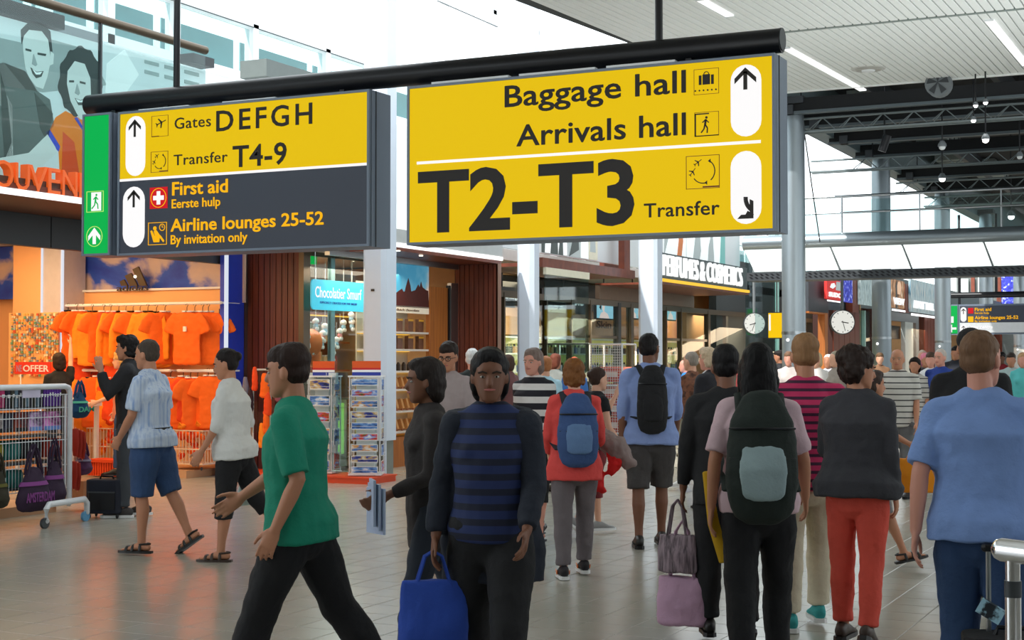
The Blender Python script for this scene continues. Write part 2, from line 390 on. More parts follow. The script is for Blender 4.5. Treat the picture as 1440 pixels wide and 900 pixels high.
clight(985, 0, 1030, 22, 'strip light in slatted ceiling directly above the black pipe', .05)
vp = onceil(1221, 96, -.001)
vt = thing('air_vent', vp, 'round flush white air vent in the slatted ceiling', 'ceiling vent')
for nm, r0, dz, mm in (('ring', .26, 0, mat('offwhite_vent', (205, 205, 200), .5)), ('cone', .19, -.018, mat('vent_cone', (175, 172, 165), .5)), ('disc', .1, -.034, white)):
    mb = MB(mm); mb.chain([vp+V((0, 0, dz)), vp+V((0, 0, dz-.016))], [r0, r0*.93], 24, cap=False); mb.build(nm, vt, smooth=True)

# dark roof beyond
dk = mat('dark_roof', (14, 16, 18), .8)
struct('ceiling_dark', MB(dk).box((-7.2, 24.05, 6.9), (10, 80, 7.1)))
mb = MB(mat('bluish_edge_beam', (104, 120, 124), .5)); mb.box((-7.55, 24.1, 5.95), (-7.2, 80, 6.15)); mb.box((-7.3, 24.1, 6.15), (-7.2, 80, 7.1)); struct('trim_1', mb)
for i, x in enumerate((-6.2, -3.9, -1.6)):
    mb = MB(dgrey)
    mb.box((x-.06, 24.1, 6.55), (x+.06, 78, 6.9)); struct('trim_%d' % (i+2), mb)
beam_m = mat('painted_beam', (84, 94, 98), .5, .2, var=.05)
def beam(px, py, z, label, r=.07):
    y = on(2, z, px, py).y
    mb = MB(beam_m); mb.box((-7.3, y-r, z-.03), (9.9, y+r, z+.02)); mb.box((-7.3, y-.02, z), (9.9, y+.02, z+.25), dk)
    t = thing('ceiling_beam', (0, y, z), label, 'beam', 'tee beams under the dark roof'); mb.build('flange', t)
    c = MB(dgrey); c.cbox((-7.0, y, z+.05), (.16, .2, .16)); c.build('end_bracket', t)
words = ['nearest', 'second nearest', 'third', 'fourth', 'fifth', 'sixth', 'farthest']
for k, (px, py) in enumerate(((1140, 157), (1180, 176), (1215, 199), (1262, 218), (1315, 249), (1350, 268), (1400, 288))):
    beam(px, py, 5.85, 'grey tee beam spanning dark roof, %s of seven from the slatted ceiling' % words[k])
def truss(px, py, z, k):
    y = on(2, z, px, py).y; t = thing('lighting_truss', (0, y, z), 'grey lattice lighting truss under dark roof, %s of four from slatted ceiling' % ['nearest', 'second', 'third', 'farthest'][k], 'truss', 'lattice trusses under the dark roof')
    m = mat('truss_grey', (128, 138, 140), .45, .3); h = .24
    for nm, zz, yy in (('upper_chord', z+h, y), ('lower_chord', z, y-.1), ('lower_chord', z, y+.1)):
        c = MB(m); c.tube((-8.2 if k < 2 else -7.4, yy, zz), (9.9, yy, zz), .022, 6); c.build(nm, t, smooth=True)
    w = MB(m); x = -7.3; i = 0
    while x < 9.6:
        for yy in (-.1, .1): w.tube((x, y if i % 2 else y+yy, z+(h if i % 2 else 0)), (x+.26, y+yy if i % 2 else y, z+(0 if i % 2 else h)), .009, 4)
        x += .26; i += 1
    w.build('web', t, kind='stuff')
    hg = MB(black)
    for x in (-6.9, -3, 1, 5): hg.tube((x, y, z+h), (x, y, 6.9), .012, 5)
    hg.build('hanger', t)
    return y
ty = [truss(px, py, 5.55, k) for k, (px, py) in enumerate(((1140, 186), (1232, 238), (1300, 270), (1345, 289)))]
grp = mat('pale_ceiling_duct', (140, 150, 148), .7)
n_ = 0
for px, py, l in ((1225, 152, 1.2), (1250, 157, 1.2), (1320, 205, 1.8), (1345, 232, 2.2), (1390, 246, 2.6)):
    p = on(2, 6.6, px, py); mb = MB(grp); mb.box(p+V((-.35, -l/2, 0)), p+V((.35, l/2, .28)))
    for q in range(3): mb.box(p+V((-.37, -l/2+l*(q+.5)/3-.015, -.01)), p+V((.37, -l/2+l*(q+.5)/3+.015, .28)), dgrey)
    n_ += 1; tag(mb.build('air_duct'), 'pale flat air duct under dark roof, %s counted from slatted ceiling' % ['first', 'second', 'third', 'fourth', 'last'][n_-1], 'duct', 'pale ducts under the dark roof')
def spot(px, py, z, lit, label, drop=.25, r=.07):
    p = on(2, z, px, py); t = thing('spot_lamp', p, label, 'lamp', 'hanging lamps under the dark roof')
    mb = MB(black); mb.tube(p+V((0, 0, r)), V((p.x, p.y, 6.9)), .012, 6); mb.build('stem', t)
    mb = MB(grey); mb.chain([p+V((0, 0, r*1.4)), p+V((0, 0, r*.6)), p], [r*.5, r, r*1.05], 14, cap=False); mb.build('housing', t, smooth=True)
    mb = MB(glow('lamp_bulb', (255, 250, 245), 9) if lit else white); mb.ell(p+V((0, 0, -r*.2)), (r*.8, r*.8, r*.7)); mb.build('bulb', t, smooth=True)
spot(1386, 196, 5.2, 1, 'brightly glowing round lamp hanging under the dark roof', .35, .065)
spot(1325, 206, 5.2, 0, 'unlit white bell lamp under dark roof, left of the glowing lamp', .35, .07)
spot(1325, 251, 5.2, 1, 'glowing lamp hanging lowest under the second truss', .3, .075)
spot(1372, 148, 5.5, 1, 'small glowing spot on first truss near right edge, left of a pair', .1, .04)
spot(1386, 144, 5.5, 1, 'small glowing spot on first truss near right edge, right of a pair', .1, .04)
spot(1369, 169, 5.4, 1, 'small spot clipped to lower chord of nearest truss', .1, .045)
spot(1422, 304, 4.9, 1, 'glowing lamp seen just above the bridge rail at right', .5, .09)
spot(1434, 220, 5.2, 0, 'dim lamp under the dark roof at the right edge', .4, .06)
p = on(2, 5.3, 1244, 202); t = thing('theatre_spotlight', p, 'black tilted theatre spotlight clamped beside second steel column', 'lamp')
MB(black).tube(p+V((-.05, 0, -.13)), p+V((.05, 0, .14)), .07, 12).build('barrel', t, smooth=True); MB(black).tube(p+V((0, 0, .1)), V((p.x, p.y, 6.9)), .015, 6).build('yoke', t)
p = on(2, 5.95, 1319, 113); t = thing('ventilation_fan', p, 'round grey roof fan just behind slatted ceiling edge', 'fan')
mb = MB(grey); mb.chain([p+V((0, -.02, -.05)), p+V((0, .18, -.05))], [.2, .2], 20, cap=False); mb.build('drum', t, smooth=True)
mb = MB(dgrey)
for k in range(5):
    a = 2*math.pi*k/5; mb.prism([(0, .02), (.17*math.cos(a), .17*math.sin(a)), (.17*math.cos(a+.6), .17*math.sin(a+.6))], (p+V((0, -.02, -.05)), X_, Z_, -Y_), .004, .014)
mb.build('blade', t)

# steel columns
cy = [(25.4, 'big steel column right behind the yellow sign'), (32.4, 'steel column behind the footbridge, second in the row'), (39.7, 'third steel column, seen beyond the footbridge'), (47.0, 'fourth steel column, left of the small green exit sign'), (54.5, 'farthest slim steel column in the row')]
for k, (y, lb) in enumerate(cy):
    x = -7.0; t = thing('steel_column', (x, y, 0), lb, 'column', 'round steel columns')
    mb = MB(colsteel); mb.chain([(x, y, 0), (x, y, 2.05)], [.205, .205], 28, cap=False); mb.chain([(x, y, 2.06), (x, y, 5.6), (x, y, 6.0)], [.205, .2, .17], 28, cap=False); mb.build('shaft', t, smooth=True)
    mb = MB(steel); mb.chain([(x, y, 2.03), (x, y, 2.08)], [.212, .212], 28, cap=False); mb.build('collar', t, smooth=True)
    mb = MB(dgrey); mb.cbox((x, y, 6.07), (.5, .5, .12)); mb.build('cap_plate', t)
    mb = MB(W0); mb.ell((x-.05, y-.21, 1.93), .03); mb.build('marker_light', t)

# white clad columns along the shop fronts
def wcol(x, y, w, d, z0, lb):
    t = thing('clad_column', (x, y, 0), lb, 'column', 'white clad columns')
    mb = MB(clad); mb.cbox((x, y, z0+(9-z0)/2), (w, d, 9-z0), ch=.06); mb.build('cladding', t)
    mb = MB(mat('column_core', (130, 134, 128), .7)); mb.cbox((x+.05, y+.05, z0/2), (w*.45, d*.5, z0)); mb.build('core', t)
    mb = MB(clad); mb.tube((x-.02, y-d*.42, 0), (x-.02, y-d*.42, z0), .035, 10); mb.tube((x+w*.42, y-d*.3, 0), (x+w*.42, y-d*.3, z0), .02, 10); mb.build('pipe', t, smooth=True)
    return t
c1 = wcol(-10.57, on(0, -10.57, 534).y, .37, .37, .5, 'pale blue-white square column beside the postcard towers')
mb = MB(black); p = on(1, on(0, -10.57, 534).y-.19, 524, 408); mb.cbox(p, (.05, .01, .03)); mb.build('number_plate', c1)
wcol(-10.3, on(0, -10.3, 743).y, .30, .30, .2, 'sunlit white column left of the glass perfume screen')
wcol(-10.1, on(0, -10.1, 915).y, .38, .38, .2, 'sunlit white column behind tall man with black backpack')

# footbridge across the hall
by = 29.0; bx0, bx1 = on(1, 29, 1045).x, 9.9
br = thing('footbridge', (-4, by, 3.2), 'grey footbridge crossing the hall with glass balustrade and glowing soffit panels', 'footbridge')
mb = MB(colsteel); mb.chain([(bx0, by+.1, 3.93), (bx1, by+.1, 3.93)], [.15, .15], 20, cap=False); mb.build('edge_tube', br, smooth=True)
MB(mat('bridge_deck', (110, 116, 116), .6)).box((bx0, by+.1, 3.85), (bx1, by+2.4, 4.06)).build('deck', br)
xs = [bx0, -7.27, -5.88, -4.37, -2.87, -1.37, .13, 1.6, 3.1, 4.6, 6.1, 7.6, 9.1]
for a, b in zip(xs, xs[1:]):
    mb = MB(W1); mb.add([(a+.02, by+.03, 3.80), (b-.02, by+.03, 3.80), (b+.12, by+.28, 3.36), (a+.16, by+.28, 3.36), (a+.02, by+.08, 3.82), (b-.02, by+.08, 3.82), (b+.12, by+.32, 3.38), (a+.16, by+.32, 3.38)],
        [(0, 3, 2, 1), (4, 5, 6, 7), (0, 1, 5, 4), (1, 2, 6, 5), (2, 3, 7, 6), (3, 0, 4, 7)]); mb.build('light_panel', br)
    mb = MB(grey); mb.tube((b, by+.02, 3.84), (b+.14, by+.27, 3.35), .018, 6); mb.build('rib', br)
mb = MB(dgrey); mb.box((bx0, by+.25, 3.18), (bx1, by+.9, 3.35)); mb.build('perforated_soffit', br)
sl = MB(black); x = bx0+.1
while x < 2:
    for zz in (3.215, 3.275): sl.add([(x, by+.248, zz), (x+.05, by+.248, zz), (x, by+.248, zz+.045), (x-.05, by+.248, zz+.045)], [(0, 1, 2, 3)])
    x += .11
sl.build('slot', br, kind='stuff')
for zz, r in ((4.79, .028), (4.47, .02)):
    MB(steel).tube((-8.6, by+.1, zz), (bx1, by+.1, zz), r, 10).build('hand_rail', br, smooth=True)
for k in range(9):
    a = -8.6+k*1.5+.15
    MB(teal).box((a-.1+.03, by+.13, 4.08), (a+1.4-.03, by+.142, 4.72)).build('glass_pane', br)
    MB(steel).box((a-.11, by+.08, 4.05), (a-.09, by+.14, 4.8)).build('post', br)
cbl = MB(black); a, b = on(1, 26.5, 1131, 185), on(1, 28.9, 1153, 340)
cbl.chain([a, (a+b)/2+V((0, 0, -.02)), b], [.012]*3, 6); tag(cbl.build('steel_cable', smooth=True), 'thin dark cable running from steel column down to footbridge', 'cable')

# glazed curtain wall far left over the shops, open to the sky
cwx = -16.0
cw = MB(white)
cw.box((cwx-.1, 14, 6.55), (cwx+.1, 40, 6.7)); cw.box((cwx-.1, 14, 7.55), (cwx+.1, 40, 7.62)); cw.box((cwx-.1, 14, 9.8), (cwx+.1, 40, 9.95))
win = struct('window_1', cw)
mys = [on(0, cwx, px, 40).y for px in (-110, -20, 62, 150, 243, 354, 456)]
mys += [mys[-1]+2.4*k for k in range(1, 6)]
for y in mys: MB(white).box((cwx-.1, y-.08, 6.5), (cwx+.1, y+.08, 9.9)).build('mullion', win)
for a, b in zip(mys, mys[1:]):
    MB(teal).box((cwx, a+.1, 6.72), (cwx+.02, b-.1, 7.52)).build('pane', win)
    MB(mat('teal_blind', (120, 158, 162), .6)).box((cwx-.35, a+.1, 6.7), (cwx-.33, b-.1, 7.36)).build('blind', win)
    MB(mat('dark_gasket', (60, 70, 74), .6)).box((cwx+.1, a+.08, 7.545), (cwx+.115, b-.08, 7.56)).build('gasket', win)
# upper parapet on the shop roofs
struct('wall_upper', MB(mat('upper_wall', (210, 216, 218), .7)).box((-15.95, 14, 3.4), (-15.8, 45, 6.5)))
struct('ceiling_shops', MB(mat('shop_roof', (190, 190, 186), .7)).box((-19.5, 4, 3.3), (-12.62, 17.3, 3.45)).box((-19.5, 17.3, 3.12), (-11.3, 21.2, 3.3)).box((-19.5, 21.2, 3.4), (-12.0, 80, 3.6)))
# small skylight cables seen against the white sky
for k, (p, q, lb) in enumerate((((615, 1), (700, 38), 'upper'), ((760, 2), (860, 45), 'right hand'))):
    a, b = on(2, 7.5, *p), on(2, 7.5, *q); m_ = MB(grey); m_.tube(a, b, .012, 5); tag(m_.build('skylight_wire'), '%s thin wire against the white sky above yellow sign' % lb, 'wire')

# far glazed wall across the atrium, seen above the bridge
fw = MB(white); fx = -15.5
for z in (3.6, 4.55, 5.5): fw.box((fx-.08, 34, z), (fx+.08, 74, z+.12))
fwn = struct('window_2', fw)
for k in range(22):
    y = 34+k*1.8; MB(white).box((fx-.08, y-.05, 3.6), (fx+.08, y+.05, 5.6)).build('mullion', fwn)
    MB(mat('teal_blind')).box((fx-.3, y+.1, 3.7), (fx-.27, y+1.7, 5.4)).build('blind', fwn)
    MB(teal).box((fx, y+.05, 3.72), (fx+.02, y+1.75, 5.5)).build('pane', fwn)

# ================================================================ OVERHEAD SIGNS
SY = 11.28; FR = frY(SY)
def S(px, py): q = on(1, SY, px, py); return (q.x, q.z)
ink = mat('black_lettering', (26, 18, 16), .6, var=.02); yel = glow('backlit_yellow', (232, 192, 0), .92); yel2 = glow('yellow_print', (255, 186, 10), .9)
wht = glow('backlit_white', (252, 250, 250), .95); navy = mat('dark_slate_panel', (42, 47, 58), .5, var=.03, emit=(42, 47, 58), est=.5)
frm = mat('blue_grey_sign_frame', (112, 124, 140), .45, .1, var=.04); grn = glow('backlit_green', (0, 180, 78), .9); red = glow('backlit_red', (214, 22, 36), .85)
dred = mat('dark_red_print', (110, 30, 20), .6)
def T(parent, s, x0, x1, yb, yt, m, off=.012, space=1.0):
    a, b, c = S(x0, yb), S(x1, yb), S(x0, yt); return text(s, FR, a[0], a[1], b[0]-a[0], c[1]-a[1], m, parent, off=off, lift=.003, space=space)
def arrow_up(mb, fr, tip, h, w, t, m, lift=.008):
    x, y = tip
    mb.prism([(x-t/2, y-t), (x+t/2, y-t), (x+t/2, y-h), (x-t/2, y-h)], fr, lift, lift+.003, m)
    for s in (-1, 1): mb.prism([(x, y), (x+s*w, y-w*.95), (x+s*w, y-w*.95-t*1.3), (x, y-t*1.35)], fr, lift, lift+.003, m)
def plane_icon(mb, fr, c, s, a, m, lift=.003):
    ca, sa = math.cos(a), math.sin(a)
    for poly in ([(-1, -.07), (.9, -.07), (1.05, 0), (.9, .07), (-1, .07)], [(.25, 0), (-.25, .8), (-.45, .8), (-.1, 0), (-.45, -.8), (-.25, -.8)], [(-.7, 0), (-1, .35), (-1.1, .35), (-.95, 0), (-1.1, -.35), (-1, -.35)]):
        mb.prism([(c[0]+s*(x*ca-y*sa), c[1]+s*(x*sa+y*ca)) for x, y in poly], fr, lift, lift+.003, m)
def transfer_icon(parent, x0, x1, y0, y1, thick=.004):
    mb = MB(ink); a, b = (x0, y0), (x1, y1); w = x1-x0; h = y1-y0; frame_rect(mb, FR, a, b, thick*.7, dred)
    plane_icon(mb, FR, (x0+w*.36, y0+h*.80), w*.13, .6, ink); plane_icon(mb, FR, (x0+w*.20, y0+h*.52), w*.13, .9, ink)
    c = (x0+w*.52, y0+h*.52); r = w*.34
    arc2(mb, FR, c, r, 55, -50, thick*1.3, ink); arc2(mb, FR, c, r, 215, 280, thick*1.3, ink)
    for ang, sg in ((57, 1), (284, 1)):
        p = (c[0]+r*math.cos(R(ang)), c[1]+r*math.sin(R(ang))); mb.prism([(p[0]-w*.05*sg, p[1]), (p[0]+w*.03, p[1]+w*.06), (p[0]+w*.03, p[1]-w*.06)], FR, .003, .006, ink)
    mb.prism(rect((x0+w*.5, y0+h*.03), (x1, y0+h*.07)), FR, .003, .007, dred)
    return mb.build('transfer_symbol', parent)
def man_icon(mb, fr, c, h, m, run=.0, lift=.006):
    x, y = c
    mb.prism(circ((x+.06*h, y+h*.44), h*.075, 10), fr, lift, lift+.003, m)
    for p, q, t in (((.03, .34), (-.02, .05), .12), ((-.02, .05), (.12+run*.1, -.16), .08), ((.12+run*.1, -.16), (.1+run*.2, -.45), .07), ((-.03, .05), (-.08, -.2), .08), ((-.08, -.2), (-.26-run*.1, -.42), .07), ((.03, .32), (.2, .14), .06), ((.01, .32), (-.18, .16), .06)):
        line2(mb, fr, (x+p[0]*h, y+p[1]*h), (x+q[0]*h, y+q[1]*h), t*h, m, lift=lift)
def sign_box(name, x0, x1, z0, z1, lab, cat='sign', d=.34, y=SY, f=.022, m=None):
    t = thing(name, ((x0+x1)/2, y+d/2, z0), lab, cat)
    mb = MB(m or frm)
    mb.box((x0-f, y+.02, z0-f), (x1+f, y+d, z1+f))
    for a, b in (((x0-f, z0-f), (x1+f, z0)), ((x0-f, z1), (x1+f, z1+f)), ((x0-f, z0), (x0, z1)), ((x1, z0), (x1+f, z1))): mb.box((a[0], y-.012, a[1]), (b[0], y+.03, b[1]))
    mb.box((x1+f, y+.1, z0-f), (x1+f+.006, y+.11, z1+f), dgrey); mb.build('housing', t); return t
# --- right hand sign
(xa, za), (xb, zb) = S(576, 338), S(1086, 80)
rs = sign_box('direction_sign', xa, xb, 2.615, 3.96, 'big backlit yellow sign reading Baggage hall, Arrivals hall, T2-T3 Transfer')
MB(yel).box((xa, SY, 2.615), (xb, SY+.03, 3.96)).build('panel', rs)
T(rs, 'Baggage hall', 710.5, 964.5, 150.8, 121.4, ink, .018, 1.02); T(rs, 'Arrivals hall', 727, 964.5, 205.8, 176.6, ink, .018, 1.02)
T(rs, 'T2-T3', 588, 892.5, 328.5, 242, ink, .024, 1.0); T(rs, 'Transfer', 906, 1012, 306, 286.7, ink, .012, 1.03)
a, b = S(586.5, 229.5), S(1070, 199); MB(wht).prism([(a[0], a[1]-.012), (b[0], b[1]-.012), (b[0], b[1]+.012), (a[0], a[1]+.012)], FR, .002, .006).build('dividing_line', rs)
for k, (y0, y1) in enumerate(((193.4, 89), (315.9, 210.9))):
    a, b = S(1028, y0), S(1070.7, y1); o = MB(wht).prism(pill(a[0], b[0], a[1], b[1]), FR, .002, .006).build('arrow_field', rs)
    mb = MB(ink)
    if k == 0: arrow_up(mb, FR, S(1048.5, 95), .175, .088, .032, ink)
    else:
        c = S(1049, 277); e = S(1060, 305)
        arc2(mb, FR, (c[0]+.115, c[1]-.01), .115, 175, 232, .034, ink, lift=.007); line2(mb, FR, (e[0]-.055, e[1]+.035), (e[0]-.005, e[1]+.005), .034, ink, lift=.007)
        mb.prism([(e[0], e[1]-.012), (e[0], e[1]+.125), (e[0]-.03, e[1]+.14), (e[0]-.03, e[1]+.02), (e[0]-.1, e[1]+.02), (e[0]-.13, e[1]-.012)], FR, .007, .01, ink)
    mb.build('arrow', o)
a, b = S(976, 134), S(1011, 95); w, h = b[0]-a[0], b[1]-a[1]; mb = MB(ink); frame_rect(mb, FR, a, b, .003, dred)
cx = (a[0]+b[0])/2; zc = a[1]+h*.58
mb.prism(rect((cx-w*.15, zc-h*.2), (cx+w*.15, zc+h*.2)), FR, .003, .006); mb.prism(rect((cx-w*.3, zc-h*.2), (cx-w*.19, zc+h*.17)), FR, .003, .006); mb.prism(rect((cx+w*.19, zc-h*.2), (cx+w*.3, zc+h*.17)), FR, .003, .006)
arc2(mb, FR, (cx, zc+h*.2), w*.1, 0, 180, .006, ink, 6)
for k in range(6): mb.prism(circ((a[0]+w*(.06+.165*k), a[1]+h*.16), w*.035, 8), FR, .003, .006)
mb.build('baggage_symbol', rs)
a, b = S(977, 192.6), S(1011, 156); w, h = b[0]-a[0], b[1]-a[1]; mb = MB(ink); frame_rect(mb, FR, a, b, .003, dred)
man_icon(mb, FR, (a[0]+w*.45, a[1]+h*.45), h*.72, ink, lift=.003); mb.prism(rect(a, (a[0]+w*.06, b[1]-h*.05)), FR, .003, .006); mb.prism(rect((a[0], b[1]-h*.1), (a[0]+w*.6, b[1]-h*.05)), FR, .003, .006); mb.prism(rect(a, (b[0], a[1]+h*.04)), FR, .003, .006)
mb.build('arrivals_symbol', rs)
a, b = S(965, 266.5), S(1012, 217); transfer_icon(rs, a[0], b[0], a[1], b[1], .006)
# --- left hand sign
(xa, za), (xb, zb) = S(168, 357), S(517, 130)
ls = sign_box('direction_sign', xa, xb, 2.62, 3.97, 'backlit yellow and slate sign reading Gates DEFGH, First aid, Airline lounges', d=.36)
zd = S(168, 254)[1]; MB(yel).box((xa, SY, zd), (xb, SY+.03, 3.97)).build('panel', ls); MB(navy).box((xa, SY, 2.62), (xb, SY+.03, zd)).build('lower_panel', ls)
MB(wht).prism(rect((xa, zd-.012), (xb, zd+.012)), FR, .001, .004).build('dividing_line', ls)
T(ls, 'Gates', 246, 297, 181.8, 166.3, ink, .004, 1.05); T(ls, 'DEFGH', 304.5, 439.5, 185.2, 156.3, ink, .014, 1.25)
T(ls, 'Transfer', 244.7, 320.4, 232.8, 218, ink, .004, 1.05); T(ls, 'T4-9', 327.5, 403.5, 235.8, 205.6, ink, .016, 1.05)
T(ls, 'First aid', 242.8, 320.4, 274.8, 256.7, yel2, .026); T(ls, 'Eerste hulp', 242, 310, 293, 280.7, yel2, .014)
T(ls, 'Airline lounges 25-52', 240.6, 455, 325.6, 308.5, yel2, .026); T(ls, 'By invitation only', 240.6, 348, 343.6, 330.9, yel2, .014)
for (x0, x1, y0, y1, tip) in ((177, 205, 248.5, 162, (190.5, 168)), (173, 204, 348.5, 261.5, (189, 267))):
    a, b = S(x0, y0), S(x1, y1); o = MB(wht).prism(pill(a[0], b[0], a[1], b[1]), FR, .002, .006).build('arrow_field', ls)
    mb = MB(ink); arrow_up(mb, FR, S(*tip), .17, .074, .026, ink); mb.build('arrow', o)
a, b = S(213.5, 193), S(237, 161.5); w, h = b[0]-a[0], b[1]-a[1]; mb = MB(ink); frame_rect(mb, FR, a, b, .003, dred); plane_icon(mb, FR, (a[0]+w*.58, a[1]+h*.66), w*.3, .35, ink)
mb.prism(rect((a[0]+w*.03, a[1]), (a[0]+w*.45, a[1]+h*.04)), FR, .003, .006, dred); mb.build('gates_symbol', ls)
a, b = S(212.5, 243), S(236.7, 212); transfer_icon(ls, a[0], b[0], a[1], b[1], .005)
a, b = S(211, 294), S(236, 262.5); w, h = b[0]-a[0], b[1]-a[1]; mb = MB(red); mb.prism(rect(a, b), FR, .002, .005); cx, zc = (a[0]+b[0])/2, (a[1]+b[1])/2
arc2(mb, FR, (cx, zc), w*.43, 0, 360, .006, yel2, 20, lift=.005); mb.prism(rect((cx-w*.3, zc-w*.1), (cx+w*.3, zc+w*.1)), FR, .005, .008, wht); mb.prism(rect((cx-w*.1, zc-w*.3), (cx+w*.1, zc+w*.3)), FR, .005, .0085, wht); mb.build('first_aid_symbol', ls)
a, b = S(208.6, 345), S(235, 312); w, h = b[0]-a[0], b[1]-a[1]; mb = MB(yel2); frame_rect(mb, FR, a, b, .006, yel2)
q = lambda x, y: (a[0]+w*x, a[1]+h*y)
mb.prism([q(.12, .62), q(.2, .66), q(.38, .36), q(.62, .3), q(.6, .12), q(.3, .12)], FR, .002, .006); mb.prism(circ(q(.36, .74), w*.09, 10), FR, .002, .006)
mb.prism([q(.3, .62), q(.44, .66), q(.62, .44), q(.66, .3), q(.4, .34)], FR, .002, .0065); line2(mb, FR, q(.62, .4), q(.84, .14), .02, yel2); arc2(mb, FR, q(.75, .77), w*.14, 0, 360, .007, yel2, 14); line2(mb, FR, q(.75, .77), q(.75, .87), .005, yel2); line2(mb, FR, q(.75, .77), q(.81, .77), .005, yel2)
mb.build('lounge_symbol', ls)
# --- green exit sign
(xa, za), (xb, zb) = S(118, 355), S(154, 161)
gs = sign_box('exit_sign', xa, xb, 2.63, 3.98, 'narrow backlit green emergency exit sign with white arrow', d=.34)
MB(grn).box((xa, SY, 2.63), (xb, SY+.03, 3.98)).build('panel', gs)
gpale = glow('pale_green_print', (190, 240, 120), .9)
a, b = S(122, 299), S(146, 268); w, h = b[0]-a[0], b[1]-a[1]; mb = MB(wht); frame_rect(mb, FR, a, b, .006, gpale); mb.prism(rect((a[0]+w*.28, a[1]+h*.06), (a[0]+w*.86, a[1]+h*.94)), FR, .002, .005)
man_icon(mb, FR, (a[0]+w*.55, a[1]+h*.48), h*.75, grn, .5, .005); mb.build('exit_symbol', gs)
mb = MB(wht); c = S(133, 332.5); arc2(mb, FR, c, .098, 0, 360, .006, gpale, 28)
mb.prism([(c[0]-.02, c[1]-.075), (c[0]+.02, c[1]-.075), (c[0]+.02, c[1]+.03), (c[0]-.02, c[1]+.03)], FR, .003, .006)
for s in (-1, 1): mb.prism([(c[0], c[1]+.085), (c[0]+s*.075, c[1]+.005), (c[0]+s*.075, c[1]-.04), (c[0], c[1]+.035)], FR, .003, .0061)
mb.build('arrow', gs)
# --- carrying pipe
cp = thing('hanging_pipe', (-6.7, 11.45, 4.0), 'thick black pipe on rods carrying the overhead signs', 'pipe')
mb = MB(black); mb.chain([(-10.3, 11.45, 4.13), (-3.24, 11.45, 4.11)], [.098, .098], 24, cap=False); mb.build('pipe', cp, smooth=True)
for x in (-10.3, -3.24):
    MB(dgrey).chain([(x-.008, 11.45, 4.12), (x+.008, 11.45, 4.12)], [.09, .09], 24, cap=False).build('end_cap', cp, smooth=True)
for x in (-9.21, -4.27): MB(black).tube((x, 11.45, 4.15), (x, 11.45, 9.45 if x < -7 else 5.4), .032, 12).build('hanging_rod', cp, smooth=True)
for x in (-9.3, -7.3, -6.0, -4.0, -9.95):
    MB(black).cbox((x, 11.45, 4.01), (.05, .1, .09)).build('clamp', cp)
lb = glow('tube_lamp', (255, 252, 255), 1.5)
for a, b in ((-9.6, -9.0), (-8.6, -8.0), (-6.35, -5.6), (-5.5, -4.8), (-4.7, -4.1)):
    MB(white).box((a, 11.36, 3.995), (b, 11.42, 4.02)).build('cable_tray', cp)

# --- far sign on its own frame
fy = 44.6; FF = frY(fy)
def SF(px, py): q = on(1, fy, px, py); return (q.x, q.z)
(x0, z0), (x1, z1) = SF(1350, 466), SF(1500, 430)
z0, z1 = SF(1350, 468)[1], SF(1350, 430.5)[1]; zm = SF(1350, 454)[1]
fs_ = thing('direction_sign', ((x0+x1)/2, fy+.1, z0), 'distant slate and grey sign reading First aid and Crew centre', 'sign')
MB(frm).box((x0-.05, fy+.01, z0-.05), (x1+.05, fy+.3, z1+.05)).build('housing', fs_)
MB(navy).box((x0, fy-.01, zm), (x1, fy+.02, z1)).build('panel', fs_); MB(mat('pale_grey_panel', (176, 180, 182), .5, emit=(150, 154, 156), est=.5)).box((x0, fy-.01, z0), (x1, fy+.02, zm)).build('lower_panel', fs_)
def TF(s, xl, xr, yb, yt, m, off=.02):
    a, b, c = SF(xl, yb), SF(xr, yb), SF(xl, yt); text(s, FF, a[0], a[1], b[0]-a[0], c[1]-a[1], m, fs_, off=off, lift=.012, d=.01)
TF('First aid', 1371, 1394, 437.5, 433, yel2, .03); TF('Eerste hulp', 1371, 1391, 441.5, 439, yel2); TF('Airline lounges 25-52', 1371, 1432, 449, 444.5, yel2, .03); TF('By invitation only', 1371, 1402, 453, 450.5, yel2); TF('Crew centre', 1361, 1396, 462.5, 457.5, wht, .02)
mb = MB(wht); a, b = SF(1351, 452.5), SF(1359, 432); mb.prism(pill(a[0], b[0], a[1], b[1]), FF, .012, .02); c = SF(1355, 461); mb.prism(circ(c, .1), FF, .012, .02)
arrow_up(mb, FF, SF(1355, 434), .16, .06, .025, ink, .022); arrow_up(mb, FF, (c[0], c[1]+.06), .12, .05, .02, ink, .022); mb.build('arrow_field', fs_)
a, b = SF(1361.5, 441), SF(1369, 433); MB(red).prism(rect(a, b), FF, .012, .02).build('first_aid_symbol', fs_)
a, b = SF(1361.5, 453), SF(1369, 445); MB(yel2).prism(rect(a, b), FF, .012, .02).build('lounge_symbol', fs_)
(x0, g0), (x1g, g1) = SF(1332, 469), SF(1346, 430)
g = thing('exit_sign', ((x0+x1g)/2, fy, g0), 'small distant green exit sign with arrow pointing left', 'sign')
MB(frm).box((x0-.04, fy+.01, g0-.04), (x1g+.04, fy+.25, g1+.04)).build('housing', g); MB(grn).box((x0, fy-.01, g0), (x1g, fy+.02, g1)).build('panel', g)
mb = MB(wht); a, b = SF(1335, 454), SF(1341, 445); mb.prism(rect(a, b), FF, .012, .02); c = SF(1339, 462); mb.prism([(c[0]-.12, c[1]), (c[0], c[1]+.12), (c[0], c[1]+.03), (c[0]+.12, c[1]+.03), (c[0]+.12, c[1]-.03), (c[0], c[1]-.03), (c[0], c[1]-.12)], FF, .012, .02); mb.build('arrow', g)
zz = SF(1350, 415)[1]; fp = thing('hanging_pipe', (x1, fy+.15, zz), 'distant black pipe frame that carries the far sign', 'pipe')
